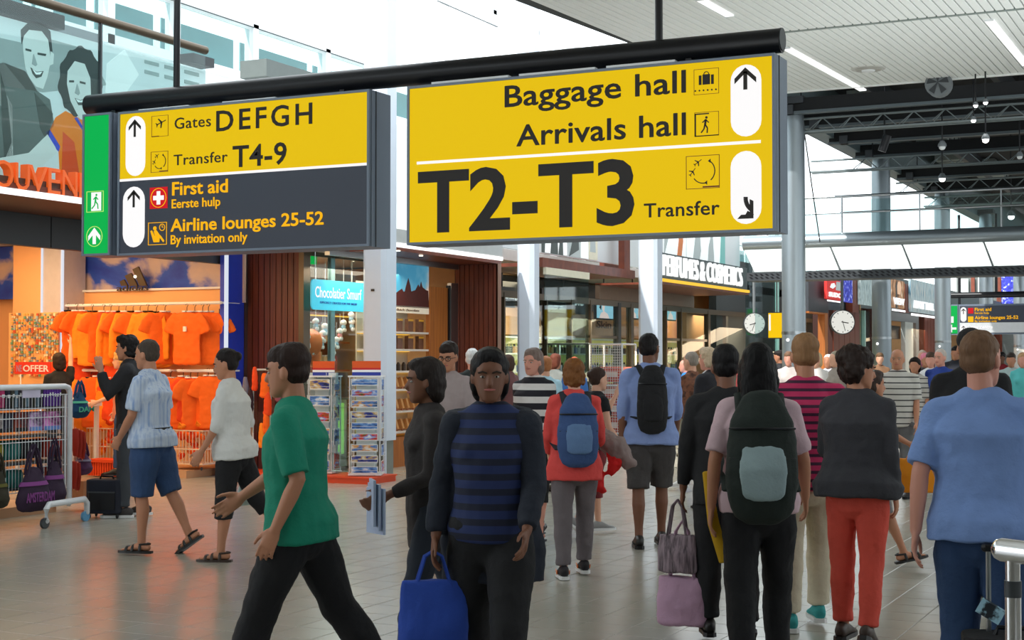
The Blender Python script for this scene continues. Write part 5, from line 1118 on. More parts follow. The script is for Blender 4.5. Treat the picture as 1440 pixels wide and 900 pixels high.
def tv(x0_, x1_, y0_, y1_, lab, face):
    X = GX-.3; a, b = on(0, X, x0_, y1_), on(0, X, x1_, y0_); t = thing('display_screen', (X, (a.y+b.y)/2, a.z), lab, 'screen')
    w, h = b.y-a.y, (y1_-y0_)*proj(a)[2]/F; f_ = frX(X+.03, a.y, a.z)
    MB(black).box((X-.04, a.y-.03, a.z-.03), (X+.02, b.y+.03, a.z+h+.03)).build('case', t); MB(dgrey).tube((X-.02, (a.y+b.y)/2, a.z+h), (X-.02, (a.y+b.y)/2, 3.4), .015, 6).build('bracket', t)
    MB(glow('screen_cyan', (150, 205, 225), .95)).prism(rect((0, 0), (w, h)), f_, -.01, 0).build('screen', t)
    if face:
        s = min(w, h); mb = MB(glow('screen_skin', (236, 214, 208), .95))
        mb.prism(circ((w*.35, h*.62), s*.17, 16, s*.24), f_, .004, .008); mb.prism([(w*.1, 0), (w*.22, h*.3), (w*.4, h*.4), (w*.6, h*.25), (w*.7, 0)], f_, .002, .006)
        mb.prism([(w*.2, h*.9), (w*.1, h*.6), (w*.2, h*.45), (w*.22, h*.75), (w*.4, h*.85), (w*.52, h*.7), (w*.5, h*.9), (w*.35, h*.97)], f_, .008, .012, glow('screen_hair', (30, 24, 28), .9)); mb.build('picture', t)
tv(838, 862, 422, 447, 'screen showing a dark haired face on pale cyan left of the bronze post', True)
tv(885, 896, 422, 447, 'screen showing a pale blue picture beside the sunlit column', True)
tv(936, 949, 424, 449, 'grey screen with dark haired head above the glazed door', True)
# canopy beam and recess trim above
a, b = on(0, PX, 763, 372), on(0, PX, 885, 396)
can = thing('timber_canopy', (PX, (a.y+b.y)/2, 3.15), 'reddish brown timber canopy beam over the perfume shop glass', 'canopy')
MB(wood2).box((PX-.12, a.y, 3.14), (PX, b.y+.3, 3.30)).build('beam', can); MB(wood2).box((GX, a.y, 3.16), (PX-.12, b.y+.3, 3.22)).build('soffit', can)
y0, y1 = on(0, PX, 878, 350).y, on(0, PX, 886, 350).y
MB(wood2).box((PX-.12, y0, 3.30), (PX, y1, 4.6)).build('upright', can)
MB(wood).box((PX-.7, on(0, PX-.7, 843, 350).y, 3.4), (PX-.6, on(0, PX-.7, 874, 350).y, 4.6)).build('panel', can)
gs_ = thing('glass_screen', (PX, 23.6, 0), 'tall frameless glass screen standing before the perfume shop', 'glass screen')
a, b = on(0, PX, 766, 400), on(0, PX, 827, 400)
MB(teal).box((PX-.01, a.y, .05), (PX+.01, b.y, 3.02)).build('glass_pane', gs_); MB(mat('cream_header', (230, 224, 200), .5)).box((PX-.03, a.y, 3.02), (PX+.03, b.y, 3.14)).build('header', gs_); MB(steel).box((PX-.03, a.y, 0), (PX+.03, b.y, .05)).build('floor_channel', gs_)
for y in (a.y+.6, a.y+1.25): MB(steel).tube((PX+.03, y, 1.0), (PX+.03, y, 1.5), .015, 6).build('door_handle', gs_, smooth=True)
# upper posters between portals
X_u = -10.8
def U(px, py): q = on(0, X_u, px, py); return (q.y, q.z)
up = struct('wall_upper_posters', MB(frosted).box((X_u-.08, 21.1, 3.42), (X_u-.02, 34.5, 4.9)))
fu = frX(X_u-.02)
def upic(lab, x0_, x1_, ground, shapes, cat='poster'):
    a, b = U(x0_, 372)[0], U(x1_, 372)[0]; t = thing('advertising_poster', (X_u, (a+b)/2, 3.44), lab, cat)
    MB(ground).prism(rect((a, 3.44), (b-.03, 4.85)), fu, 0, .01).build('print', t)
    mb = MB()
    for k, (m, poly) in enumerate(shapes): mb.prism([(a+(b-a)*x, 3.44+1.4*y) for x, y in poly], fu, .011, .014+.001*k, m)
    mb.build('picture', t)
pw, pg, pk = pm('poster_white'), pm('poster_mid_grey'), pm('poster_dark_grey')
upic('black and white fashion poster under the T2-T3 sign, left part', 763, 800, pk, [(pw, [(.1, 0), (.2, 1), (.5, 1), (.3, 0)]), (pw, [(.6, 0), (.55, .5), (.7, 1), (.9, 1), (.95, 0), (.8, 0), (.75, .5)])])
upic('black and white poster of pale figures under the T2-T3 sign, middle', 801, 828, pg, [(pk, [(0, 0), (.25, .3), (.1, 1), (.4, 1), (.5, .1)]), (pw, [(.6, 0), (.6, 1), (.9, 1), (1, 0)])])
upic('cream and grey poster beside the upright timber under yellow sign', 829, 842, mat('cream_print', (226, 222, 200), .5, emit=(226, 222, 200), est=.2), [(pg, [(.1, .1), (.2, .5), (.6, .5), (.7, .1)])])
upic('pale poster with orange hair detail above PERFUMES lettering', 934, 966, pw, [(pm('poster_copper', (190, 110, 60)), [(.5, 0), (.65, .5), (.6, 1), (.7, 1), (.85, .5), (.7, 0)]), (pg, [(0, .2), (.2, .5), (.15, .9), (.05, .8)])])
upic('white poster with grey figures above COSMETICS lettering', 967, 1020, pw, [(pg, [(.1, 0), (.2, .6), (.3, .9), (.35, .4), (.25, 0)]), (pg, [(.5, 0), (.55, .5), (.65, .8), (.7, .3), (.62, 0)]), (pm('poster_teal', (110, 170, 165)), [(.85, .2), (.9, .9), (1, .9), (1, .2)])])
# perfumes & cosmetics fascia
X_p = -10.55; ya_, yb_ = on(0, X_p, 930, 380).y, on(0, X_p, 1052, 400).y
pf_ = thing('shop_fascia', (X_p, (ya_+yb_)/2, 3.2), 'white PERFUMES & COSMETICS lettering above a yellow-lit fascia', 'sign')
zz = on(0, X_p, 990, 399).z
MB(mat('fascia_teal_dark', (66, 80, 82), .4)).box((X_p-.2, ya_, zz), (X_p-.02, yb_, zz+.52)).build('fascia', pf_); MB(glow('yellow_edge_light', (250, 200, 60), 1.0)).box((X_p-.02, ya_, zz-.07), (X_p+.04, yb_, zz-.01)).build('light_strip', pf_)
MB(wood2).box((GX, ya_, zz-.12), (X_p+.02, yb_, zz-.08)).build('soffit', pf_); MB(mat('fascia_ceiling', (120, 100, 84), .6)).box((GX, ya_, 2.84), (GX+.1, yb_, zz-.1)).build('upstand', pf_)
a, b = on(0, X_p, 932, 392), on(0, X_p, 1043, 397)
text('PERFUMES & COSMETICS', frX(X_p-.02), a.y, zz+.06, b.y-a.y, .42, glow('white_letter_glow', (250, 252, 252), 1.0), pf_, off=0, d=.05, lift=.004)
# bright glass end return and dark link
a = on(0, X_p, 1052, 400).y
struct('wall_link', MB(mat('dark_link', (40, 46, 48), .6)).box((-12.2, a+2.0, 0), (-12.0, 46, 4.2)))
ge = thing('glass_screen', (-10.6, a+1.2, 0), 'upright pale green glass pane between PERFUMES fascia and left clock', 'glass screen')
MB(teal).box((-10.62, a, 0), (-10.6, a+2.6, 4.6)).build('glass_pane', ge); MB(mat('pale_green_frame', (150, 190, 180), .4)).box((-10.64, a+2.6, 0), (-10.56, a+2.68, 4.8)).build('edge', ge)
# roll cage of red crates
cgx, cgy = -11.1, 26.2
a, b = on(1, cgy, 829, 615), on(1, cgy, 875, 615); x0_, x1_ = a.x, b.x; zt = on(1, cgy, 850, 484).z
rc = thing('roll_cage', ((x0_+x1_)/2, cgy, 0), 'silver wire roll cage of red crates in front of perfume shop', 'trolley')
mb = MB(wt)
for x in (x0_, x1_):
    for y in (cgy, cgy+.7): mb.tube((x, y, .14), (x, y, zt), .018, 6)
for z in (.2, .62, 1.1, zt):
    mb.tube((x0_, cgy, z), (x1_, cgy, z), .015, 6); mb.tube((x0_, cgy+.7, z), (x1_, cgy+.7, z), .015, 6)
    for x in (x0_, x1_): mb.tube((x, cgy, z), (x, cgy+.7, z), .015, 6)
mb.build('frame', rc, smooth=True)
mb = MB(wt)
for k in range(15): x = x0_+(x1_-x0_)*k/14; mb.tube((x, cgy, .2), (x, cgy, zt), .004, 4)
for k in range(34): z = .2+(zt-.2)*k/33; mb.tube((x0_, cgy, z), (x1_, cgy, z), .004, 4)
mb.build('mesh_wires', rc, kind='stuff'); MB(grey).box((x0_, cgy, .14), (x1_, cgy+.7, .18)).build('base', rc)
for x in (x0_+.06, x1_-.06):
    for y in (cgy+.06, cgy+.64): MB(black).chain([(x-.02, y, .06), (x+.02, y, .06)], [.06, .06], 12, cap=False).build('caster', rc)
for k in range(4): tag(MB(mat('dusty_red_crate', (186, 84, 74), .6)).box((x0_+.05, cgy+.06, .2+k*.32), (x1_-.05, cgy+.62, .2+k*.32+.29)).box((x0_+.12, cgy+.05, .2+k*.32+.1), (x1_-.12, cgy+.06, .2+k*.32+.2), mat('crate_label', (220, 200, 196), .6)).build('crate'), 'dusty red crate in the roll cage, %s' % ['lowest of four', 'second from bottom', 'third from bottom', 'topmost'][k], 'crate', 'red crates in the roll cage')
# barrier glass left of the cage
bg_ = thing('glass_barrier', (-11, 25.9, 0), 'waist to head high glass barrier with silver top rail left of roll cage', 'barrier')
a, b = on(1, 26.0, 745, 484), on(1, 26.0, 828, 486); MB(teal).box((a.x, 26, .1), (b.x, 26.015, a.z)).build('glass_pane', bg_); MB(steel).tube((a.x, 26.0, a.z), (b.x, 26.0, a.z), .02, 8).build('top_rail', bg_, smooth=True)
for x in (a.x, (a.x+b.x)/2, b.x): MB(steel).box((x-.015, 25.98, 0), (x+.015, 26.04, a.z)).build('post', bg_)

# ---- fronts farther down the hall
X_f = -10.5
def Fp(px, py, X=X_f): return on(0, X, px, py)
def seg(px0_, px1_, z0, z1, m, name, X=X_f, th=.2): 
    return struct(name, MB(m).box((X-th, Fp(px0_, 450, X).y, z0), (X, Fp(px1_, 450, X).y, z1)))
yc = Fp(1137, 450).y; k_ = 20
struct('wall_far_beige', MB(mat('far_beige', (206, 160, 110), .7)).box((-12.9, 36, 0), (-12.7, 78, 4.2)))
struct('ceiling_far_shops', MB(mat('far_shop_ceiling', (150, 120, 96), .7)).box((-12.9, 46.2, 3.21), (-10.95, 78, 3.3)))
seg(1137, 1165, 2.9, 3.9, mat('dark_bulkhead', (58, 62, 68), .5), 'wall_bulkhead', -10.55)
seg(1163, 1205, 2.95, 4.3, mat('far_upper_band', (90, 100, 100), .6), 'wall_upper_far_1', -10.7)
struct('wall_upper_far_2', MB(mat('far_upper_band')).box((-10.9, Fp(1205, 450).y, 3.2), (-10.7, 78, 4.4)))
def battens(px0_, px1_, z1, n, nm):
    y0, y1 = Fp(px0_, 450).y, Fp(px1_, 450).y; o = struct(nm, MB(mat('portal_core')).box((X_f-.6, y0, 0), (X_f-.03, y1, z1)))
    w = (y1-y0)/n
    for k in range(n): MB(wood).box((X_f-.03, y0+k*w+.02, 0), (X_f, y0+(k+1)*w-.02, z1)).build('batten', o)
battens(1172, 1209, 3.0, 5, 'wall_timber_1'); battens(1300, 1317, 3.2, 4, 'wall_timber_2'); battens(1230, 1236, 3.2, 2, 'wall_timber_3'); battens(1378, 1386, 3.2, 2, 'wall_timber_4')
seg(1199, 1208, 3.0, 4.2, wood2, 'wall_timber_5', -10.45); seg(1273, 1279, 3.2, 4.2, wood2, 'wall_timber_6', -10.45)
def fposter(px0_, px1_, yt0, yb0, ground, lab, shapes=(), word=None, strip=True, X=-10.35, mirrored=False):
    a, b = Fp(px0_, yb0, X), Fp(px1_, yb0, X); h = (yb0-yt0)*proj(a)[2]/F; f_ = frX(X, a.y, a.z); w = b.y-a.y
    t = thing('advertising_poster', (X, (a.y+b.y)/2, a.z), lab, 'poster'); MB(ground).prism(rect((0, 0), (w, h)), f_, -.08, 0).build('print', t); MB(dgrey).prism(rect((w*.42, h*.4), (w*.58, h*.6)), f_, -.345, -.08).build('wall_bracket', t)
    mb = MB()
    for k, (m, poly) in enumerate(shapes): mb.prism([(w*x, h*y) for x, y in poly], f_, .002, .006+.002*k, m)
    if shapes: mb.build('picture', t)
    if word: text(word, f_, w*.06, h*.12, w*.85, h*.24, glow('white_letter_glow'), t, off=.03, d=.03, lift=.02)
    if strip: MB(W0).prism(rect((0, -h*.12), (w, -h*.05)), f_, 0, .03).build('light_strip', t)
fposter(1163, 1183, 392, 420, mat('poster_scarlet', (206, 44, 40), .5, emit=(206, 44, 40), est=.3), 'red far poster with white ring and letters left of the big clock', [(pw, [(.2, .6), (.3, .8), (.5, .85), (.6, .7), (.4, .55)]), (pg, [(.6, .5), (.65, .95), (.95, .95), (.95, .5)])], 'SUDC')
bluem = tex_mat('poster_blue_print', [(.35, (24, 30, 130)), (.55, (50, 60, 200)), (.7, (200, 210, 240))], 8, (1, 1, 1), .5, 4, emit=.3)
fposter(1185, 1199, 390, 424, bluem, 'deep blue far poster just right of the clock rod', strip=False)
fposter(1210, 1228, 390, 428, tex_mat('glass_clutter_print', [(.35, (70, 110, 120)), (.5, (190, 205, 205)), (.7, (110, 130, 125))], 5, (1, 3, .5), .4, 4, emit=.2), 'grey blue glassy far panel left of second steel column', strip=False)
fposter(1254, 1272, 392, 432, tex_mat('golden_print', [(.35, (90, 60, 40)), (.55, (180, 130, 90)), (.7, (226, 210, 190))], 3, (1, 2, 1), .5, 4, emit=.3), 'far poster of a long haired figure in golden brown', [(pm('poster_warm_skin', (220, 180, 150)), [(.45, .5), (.4, .75), (.5, .95), (.68, .95), (.75, .75), (.65, .5)]), (pm('poster_hair'), [(.3, 0), (.3, .8), (.42, .98), (.4, .5), (.45, 0)])], 'VIEW')
fposter(1281, 1315, 392, 438, tex_mat('travel_print', [(.35, (80, 120, 140)), (.5, (170, 190, 195)), (.7, (200, 190, 180))], 4, (1, 3, .5), .5, 4, emit=.2), 'far striped poster lettered AIRPORT TRAVEL above dark timber', (), 'AIRPORT TRAVEL')
fposter(1340, 1352, 392, 412, tex_mat('glass_clutter_print', []), 'narrow glassy far panel above the exit sign', strip=False) if False else None
# doors
dd = thing('sliding_door', (-10.6, Fp(1150, 450).y, 0), 'tall beige glazed door between steel column and timber wall', 'door'); a, b = Fp(1138, 450).y, Fp(1160, 450).y
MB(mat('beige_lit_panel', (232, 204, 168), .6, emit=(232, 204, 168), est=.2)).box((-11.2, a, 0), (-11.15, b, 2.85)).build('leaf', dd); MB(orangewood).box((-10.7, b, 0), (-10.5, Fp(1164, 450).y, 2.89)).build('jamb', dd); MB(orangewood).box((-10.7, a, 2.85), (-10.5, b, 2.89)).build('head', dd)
mb = MB(tan)
for pts in (((0, 0), (.4, .5), (.8, .3), (1.2, 1.0)), ((.2, 1.2), (.5, 1.7), (.9, 1.5), (.8, 2.2))):
    mb.chain([(-11.14, a+.3+q[0]*1.2, .4+q[1]) for q in pts], [.02]*4, 5)
mb.build('branch_pattern', dd)
d2 = thing('door_opening', (-10.7, Fp(1270, 450).y, 0), 'far open doorway with dark shutter box behind the striped shirt man', 'door'); a, b = Fp(1256, 450).y, Fp(1296, 450).y
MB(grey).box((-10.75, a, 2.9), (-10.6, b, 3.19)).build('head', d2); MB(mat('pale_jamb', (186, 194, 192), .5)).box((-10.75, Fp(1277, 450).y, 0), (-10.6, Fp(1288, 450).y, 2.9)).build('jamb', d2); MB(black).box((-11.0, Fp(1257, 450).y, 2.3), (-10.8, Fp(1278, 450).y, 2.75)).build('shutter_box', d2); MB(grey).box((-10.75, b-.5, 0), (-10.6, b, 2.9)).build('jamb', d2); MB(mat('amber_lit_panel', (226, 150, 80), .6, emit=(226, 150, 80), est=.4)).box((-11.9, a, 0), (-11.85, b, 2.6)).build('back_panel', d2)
d3 = thing('glass_screen', (-10.6, Fp(1220, 450).y, 0), 'far pale glass pane right of the timber wall and big clock', 'glass screen'); a, b = Fp(1210, 450).y, Fp(1228, 450).y
MB(teal).box((-10.6, a, 0), (-10.58, b, 3.1)).build('glass_pane', d3); MB(mat('pale_green_frame')).box((-10.6, Fp(1216, 450).y, 0), (-10.5, Fp(1217.5, 450).y, 3.1)).build('mullion', d3)
# hall end
ye = 77.0
struct('wall_end', MB(mat('end_wall', (110, 116, 114), .7)).box((-12.9, ye, 0), (10, ye+.2, 7)))
def E_(px, py): q = on(1, ye-.1, px, py); return (q.x, q.z)
fe = frY(ye-.1)
for k, (x0_, x1_, y0_, y1_, m, lb_t) in enumerate(((1395, 1409, 500, 430, wood, 'dark timber panel on end wall under the distant sign'), (1352, 1362, 425, 392, mat('pale_panel', (190, 200, 196), .5), 'pale panel on end wall left of the red one'), (1366, 1371, 430, 390, wood2, 'narrow reddish timber strip on end wall'), (1376, 1392, 430, 390, mat('pale_panel'), 'broad pale column-like panel on end wall'), (1402, 1408, 430, 390, wood2, 'narrow reddish strip left of the blue picture'), (1409, 1425, 430, 388, bluem, 'bright blue speckled picture on the end wall'), (1426, 1436, 412, 388, mat('poster_scarlet'), 'scarlet picture on end wall at the right edge'), (1437, 1460, 430, 388, bluem, 'blue picture cut by the right image edge'))):
    a, b = E_(x0_, y0_), E_(x1_, y1_); q = MB(m); q.prism(rect(a, b), fe, 0, .1); q.prism(rect((a[0]-.05, a[1]-.05), (b[0]+.05, a[1])), fe, 0, .12, dgrey); tag(q.build('wall_panel'), lb_t, 'panel')
for y in (50, 56, 62, 68): 
    pass

# ================================================================ PEOPLE
def rotx(a): return Matrix.Rotation(a, 3, 'X')
SKINS = {'fair': (222, 168, 140), 'tan': (186, 128, 98), 'brown': (120, 76, 54), 'pink': (214, 150, 130)}
def clothm(n, c=None, var=.14): return MC[n] if c is None else mat(n, c, .85, var=var, scale=9, bump=.25, bscale=60)
def person(label, px, py, h=1.72, face=0, skin_='fair', hair=('short', (60, 42, 30)), top=None, bottom=None, shoes=None, L=(8, 6, 12, 0), Rr=(-6, 6, 12, 0), leg=((0, 4), (0, 4)), lean=2, head=(0, 0), female=False, build=1.0, vox=.009, over=None, glasses=False, pos=None, belt=None, fingers=True, base=0.0):
    """arms: (swing, abduct, elbow, inward) degrees; legs: (hip forward, knee) degrees; face: 0 = back to the camera, 90 = facing picture left"""
    g = V(pos) if pos else on(2, base, px, py); r = ray(px, 505); rz = math.atan2(-r.x, r.y)+R(face)
    root = thing('person', (g.x, g.y, base), label, 'person', rz=rz); LOCAL.add(root.name); s = h/1.75; SK = mat('skin_'+skin_, SKINS[skin_], .55, var=.06, scale=5)
    fat = build; fw = .93 if female else 1.0
    # --- legs
    legs = []
    for side, (a, k) in zip((-1, 1), leg):
        a, k = R(a), R(k); hip = V((side*.092*s, 0, 0)); d1 = V((side*.02, math.sin(a), -math.cos(a))).normalized(); d2 = V((0, math.sin(a-k), -math.cos(a-k)))
        kn = hip+d1*.43*s; an = kn+d2*.40*s; fp = a-k
        pitch = 0 if abs(fp) < R(12) else (-(abs(fp)+R(8)) if fp < 0 else R(12))
        pitch = max(pitch, -R(55))
        low = an.z-.08*s*math.cos(pitch)+min(0, .16*s*math.sin(pitch))-(.0 if pitch <= 0 else .06*s*math.sin(pitch))
        legs.append((hip, kn, an, pitch, low, side))
    pz = -min(l[4] for l in legs)+.012; P0 = V((0, 0, pz))
    legs = [(P0+a, P0+b, P0+c, p, l+pz, sd) for a, b, c, p, l, sd in legs]
    U = rotx(-R(lean))
    def up(x, y, z): return P0+U@V((x*s, y*s, (z-.92)*s))          # torso coordinates at standing height
    sw = (.155 if female else .175)*(.5+.5*fat)
    body = MB(SK); clothed = .9
    tor = [(.86, .13, .10), (.94, .165, .115), (1.08, .128 if female else .14, .095), (1.2, .14 if female else .15, .11), (1.32, .155 if female else .168, .115), (1.41, .13, .088), (1.46, .075, .06)]
    if female: tor[1] = (.94, .175, .125)
    def ring(z): 
        for (z0, a0, b0), (z1, a1, b1) in zip(tor, tor[1:]):
            if z <= z1: t_ = max(0, (z-z0)/(z1-z0)); return (a0+(a1-a0)*t_)*fat, (b0+(b1-b0)*t_)*(fat if z < 1.35 else 1)
        return tor[-1][1], tor[-1][2]
    yoff = lambda z: -.01 if z > 1.3 else (.02*(fat-1)*3 if 1.0 < z < 1.25 else -.01)
    body.chain([up(0, yoff(z), z) for z, a, b in tor], [(ring(z)[0]*clothed*s, ring(z)[1]*clothed*s) for z, a, b in tor], 16)
    body.chain([up(-sw, -.01, 1.405), up(0, -.012, 1.43), up(sw, -.01, 1.405)], [.048*s, .058*s, .048*s], 10, (0, 0, 1))
    hy, hp = R(head[0]), R(head[1]); HM = U @ Matrix.Rotation(hy, 3, 'Z') @ rotx(-hp)
    HC = up(0, .012, 1.625); neck0 = up(0, -.015, 1.43)
    def hd(x, y, z): return HC+HM@V((x*s, y*s, z*s))
    body.chain([neck0, hd(0, -.022, -.06)], [.058*s*(fw), .052*s*fw], 12)
    hr_ = [(-.118, .018, .016, .058), (-.105, .038, .034, .052), (-.08, .054, .058, .03), (-.045, .064, .078, .012), (0, .072, .09, 0), (.04, .075, .096, -.004), (.078, .066, .084, -.008), (.105, .043, .056, -.01), (.118, .016, .02, -.01)]
    vs = []; n = 16
    for z, rx, ry, yo in hr_: vs += [hd(math.cos(2*math.pi*k/n)*rx, yo+math.sin(2*math.pi*k/n)*ry, z) for k in range(n)]
    body.add(vs, [(i*n+k, i*n+(k+1) % n, (i+1)*n+(k+1) % n, (i+1)*n+k) for i in range(len(hr_)-1) for k in range(n)]+[list(range(n))[::-1], [(len(hr_)-1)*n+k for k in range(n)]])
    body.chain([hd(0, .082, .012), hd(0, .096, -.018), hd(0, .1, -.03)], [.009*s, .013*s, .015*s], 8, (1, 0, 0)); body.ell(hd(0, .082, -.058), (.022*s, .012*s, .009*s), M=HM, n=8, k=5)
    body.ell(hd(0, .075, .026), (.055*s, .016*s, .009*s), M=HM, n=10, k=5)
    for sd in (-1, 1): body.ell(hd(sd*.077, -.005, -.01), (.012*s, .02*s, .032*s), M=HM, n=8, k=6)
    # --- arms and hands
    arms = []
    for side, (sg, ab, el, iw) in ((-1, L), (1, Rr)):
        sg, ab, el, iw = R(sg), R(ab), R(el), R(iw)
        S0 = up(side*sw, -.01, 1.40); d1 = U@V((side*math.sin(ab), math.sin(sg)*math.cos(ab), -math.cos(sg)*math.cos(ab)))
        E0 = S0+d1*.28*s; d2 = U@V((side*math.sin(ab)*.3-side*math.sin(iw), math.sin(sg+el)*math.cos(iw), -math.cos(sg+el)*math.cos(iw))); d2.normalize(); W_ = E0+d2*.245*s
        pn = V((-side, 0, 0)); pn = (pn-d2*pn.dot(d2)); pn = pn.normalized() if pn.length > .1 else V((0, -1, 0)); wf = d2.cross(pn)
        if wf.y < 0 and abs(wf.y) > .1: wf = -wf
        if abs(wf.y) <= .1 and wf.z < 0: wf = -wf
        arms.append((S0, E0, W_, d2, pn, wf, side))
        k = fw*(.75+.25*fat)
        body.chain([S0, S0+(E0-S0)*.35, E0, E0+(W_-E0)*.3, W_], [.05*s*k, .047*s*k, .037*s*k, .038*s*k, .025*s*k], 10)
        body.ell(S0, .053*s*k, n=10, k=7)
        if fingers:
            body.chain([W_, W_+d2*.035*s, W_+d2*.085*s], [(.026*s, .018*s), (.038*s, .015*s), (.041*s, .013*s)], 10, wf)
            for i, ln in enumerate((.066, .076, .07, .055)):
                b0 = W_+d2*.082*s+wf*(.031-.0205*i)*s*1.0; d = d2.copy(); pts = [b0]; spread = wf*(.10-.07*i)
                for j, q in enumerate((.45, .32, .25)):
                    c_ = R(16+i*3)*(j+.6); dd_ = (d2*math.cos(c_)+pn*math.sin(c_)+spread*.5).normalized(); pts.append(pts[-1]+dd_*ln*q*s*1.15)
                body.chain(pts, [.0085*s, .0083*s, .0078*s, .0068*s], 8, wf)
            tb0 = W_+d2*.02*s+wf*.026*s; td = (d2*.72+wf*.55+pn*.3).normalized(); body.chain([tb0, tb0+td*.038*s, tb0+td*.06*s+d2*.012*s, tb0+td*.068*s+d2*.03*s], [.013*s, .011*s, .0095*s, .008*s], 8, wf)
        else: body.chain([W_, W_+d2*.06*s, W_+d2*.13*s+pn*.02*s, W_+d2*.16*s+pn*.04*s], [(.024*s, .018*s), (.04*s, .016*s), (.036*s, .014*s), (.02*s, .01*s)], 8, wf)
    # --- legs of the body
    for hip, kn, an, pitch, low, side in legs:
        k = (.6+.4*fat)*(1.03 if female else 1)
        t1 = kn-hip; t2 = an-kn
        body.chain([hip+V((0, 0, .02)), hip+t1*.3, kn-t1*.12, kn, kn+t2*.12, kn+t2*.35+V((0, -.01*s, 0)), kn+t2*.8, an], [.075*s*k, .074*s*k, .053*s*k, .05*s*k, .048*s*k, .052*s*k, .034*s*k, .033*s*k], 12)
        FM = rotx(pitch)
        fpt = lambda x, y, z: an+FM@V((x*s, y*s, z*s))
        body.chain([fpt(0, -.055, -.045), fpt(0, -.01, -.035), fpt(0, .05, -.045), fpt(0, .11, -.06), fpt(0, .15, -.066)], [(.028*s, .03*s), (.032*s, .04*s), (.035*s, .03*s), (.041*s, .018*s), (.038*s, .013*s)], 12, (1, 0, 0))
        if shoes and shoes[0] == 'sandal':
            for i in range(5): body.ell(fpt((-.032+.016*i)*-side*-1, .178-abs(i-1 if side < 0 else i-3)*.006, -.068), (.009*s, .017*s, .009*s), M=FM, n=8, k=5)
    bo = body.build('body', root); skin(bo, vox, 2)
    # --- eyes, brows, hair
    em = mat('eye_white', (190, 184, 178), .25, var=.01); im = mat('eye_dark', (46, 32, 24), .2)
    if vox < .013:
        for sd in (-1, 1):
            e = MB(em); e.ell(hd(sd*.031, .078, .002), (.013*s, .009*s, .0058*s), M=HM); e.ell(hd(sd*.031, .0845, .002), (.0055*s, .0035*s, .0052*s), im, M=HM); e.build('eye', root, smooth=True)
            bw = MB(mat('brow_'+('dark' if sum(hair[1]) < 300 else 'pale'), (50, 36, 28) if sum(hair[1]) < 300 else (150, 130, 110), .9)); bw.chain([hd(sd*.015, .093, .02), hd(sd*.032, .092, .026), hd(sd*.05, .079, .02)], [.004*s]*3, 6, (0, 0, 1)); bw.build('eyebrow', root, smooth=True)
        lp = MB(mat('lips', (170, 90, 84), .5)); lp.chain([hd(-.022, .082, -.056), hd(0, .094, -.056), hd(.022, .082, -.056)], [.004*s, .0065*s, .004*s], 6, (0, 0, 1)); lp.build('lips', root, smooth=True)
    st, hc = hair; HMt = mat('hair_%d_%d_%d' % hc, hc, .55, var=.35, scale=60, aniso=(1, 1, .2), bump=.5, bscale=90)
    HMt.node_tree.nodes['Principled BSDF'].inputs['Specular IOR Level'].default_value = .2
    hb = MB(HMt)
    E = lambda c, rr, n=14, k=10: hb.ell(hd(*c), tuple(q*s for q in rr), M=HM, n=n, k=k)
    hv = max(vox, .009)
    if st in ('short', 'cropped', 'balding', 'bun', 'cap', 'greyshort'):
        if st == 'balding': E((0, -.03, .005), (.080, .078, .055))
        else: E((0, -.02, .045), (.082, .096, .088)); E((0, -.035, 0), (.080, .075, .07))
        if st == 'short': E((0, .01, .075), (.072, .085, .06)); E((0, -.03, .06), (.085, .09, .085))
        if st == 'bun': E((0, -.11, .05), (.04, .035, .04)); E((0, -.02, .05), (.085, .098, .09))
    if st in ('bob', 'curly', 'tousled'):
        E((0, -.02, .045), (.09, .102, .093)); E((0, -.045, -.01), (.092, .075, .09)); E((-.07, -.03, -.02), (.022, .04, .07)); E((.07, -.03, -.02), (.022, .04, .07)); E((0, .012, .09), (.066, .078, .042))
        if st == 'curly': E((0, -.03, .06), (.112, .115, .095)); E((-.07, -.05, 0), (.05, .06, .08)); E((.07, -.05, 0), (.05, .06, .08))
        if st == 'bob': E((0, -.055, -.06), (.09, .055, .07))
        if st == 'tousled': E((0, .03, .09), (.06, .07, .05)); E((0, -.07, -.05), (.07, .045, .055))
    if st == 'long':
        E((0, -.02, .045), (.088, .102, .092)); E((0, -.05, -.02), (.092, .075, .1))
        hb.chain([hd(0, -.06, 0), hd(0, -.085, -.12), hd(0, -.11, -.26), hd(0, -.11, -.36)], [(.088*s, .055*s), (.1*s, .05*s), (.095*s, .035*s), (.05*s, .02*s)], 12)
        for sd in (-1, 1): hb.chain([hd(sd*.07, -.0, .02), hd(sd*.082, -.01, -.08), hd(sd*.085, -.0, -.17)], [.03*s, .032*s, .018*s], 8)
    if st != 'bald':
        ho = hb.build('hair', root); skin(ho, hv, 1, .03 if st in ('curly', 'tousled') else .012, .035)
    if st == 'cap':
        c = MB(clothm('cap_black', (22, 22, 26))); c.ell(hd(0, -.012, .055), (.09*s, .108*s, .085*s), M=HM, n=16, k=10); c.ell(hd(0, .1, .035), (.06*s, .06*s, .01*s), M=HM); skin(c.build('cap', root), .008, 1)
    if glasses:
        gl = MB(black)
        for sd in (-1, 1):
            gl.chain([hd(sd*.033+.024*math.cos(a), .1, .002+.018*math.sin(a)) for a in [i*math.pi/5 for i in range(11)]], [.0028*s]*11, 5, (0, 1, 0)); gl.chain([hd(sd*.057, .1, .006), hd(sd*.078, .0, .004)], [.0025*s]*2, 5)
        gl.chain([hd(-.01, .1, .006), hd(.01, .1, .006)], [.0025*s]*2, 5, (0, 1, 0)); gl.build('glasses', root, smooth=True)
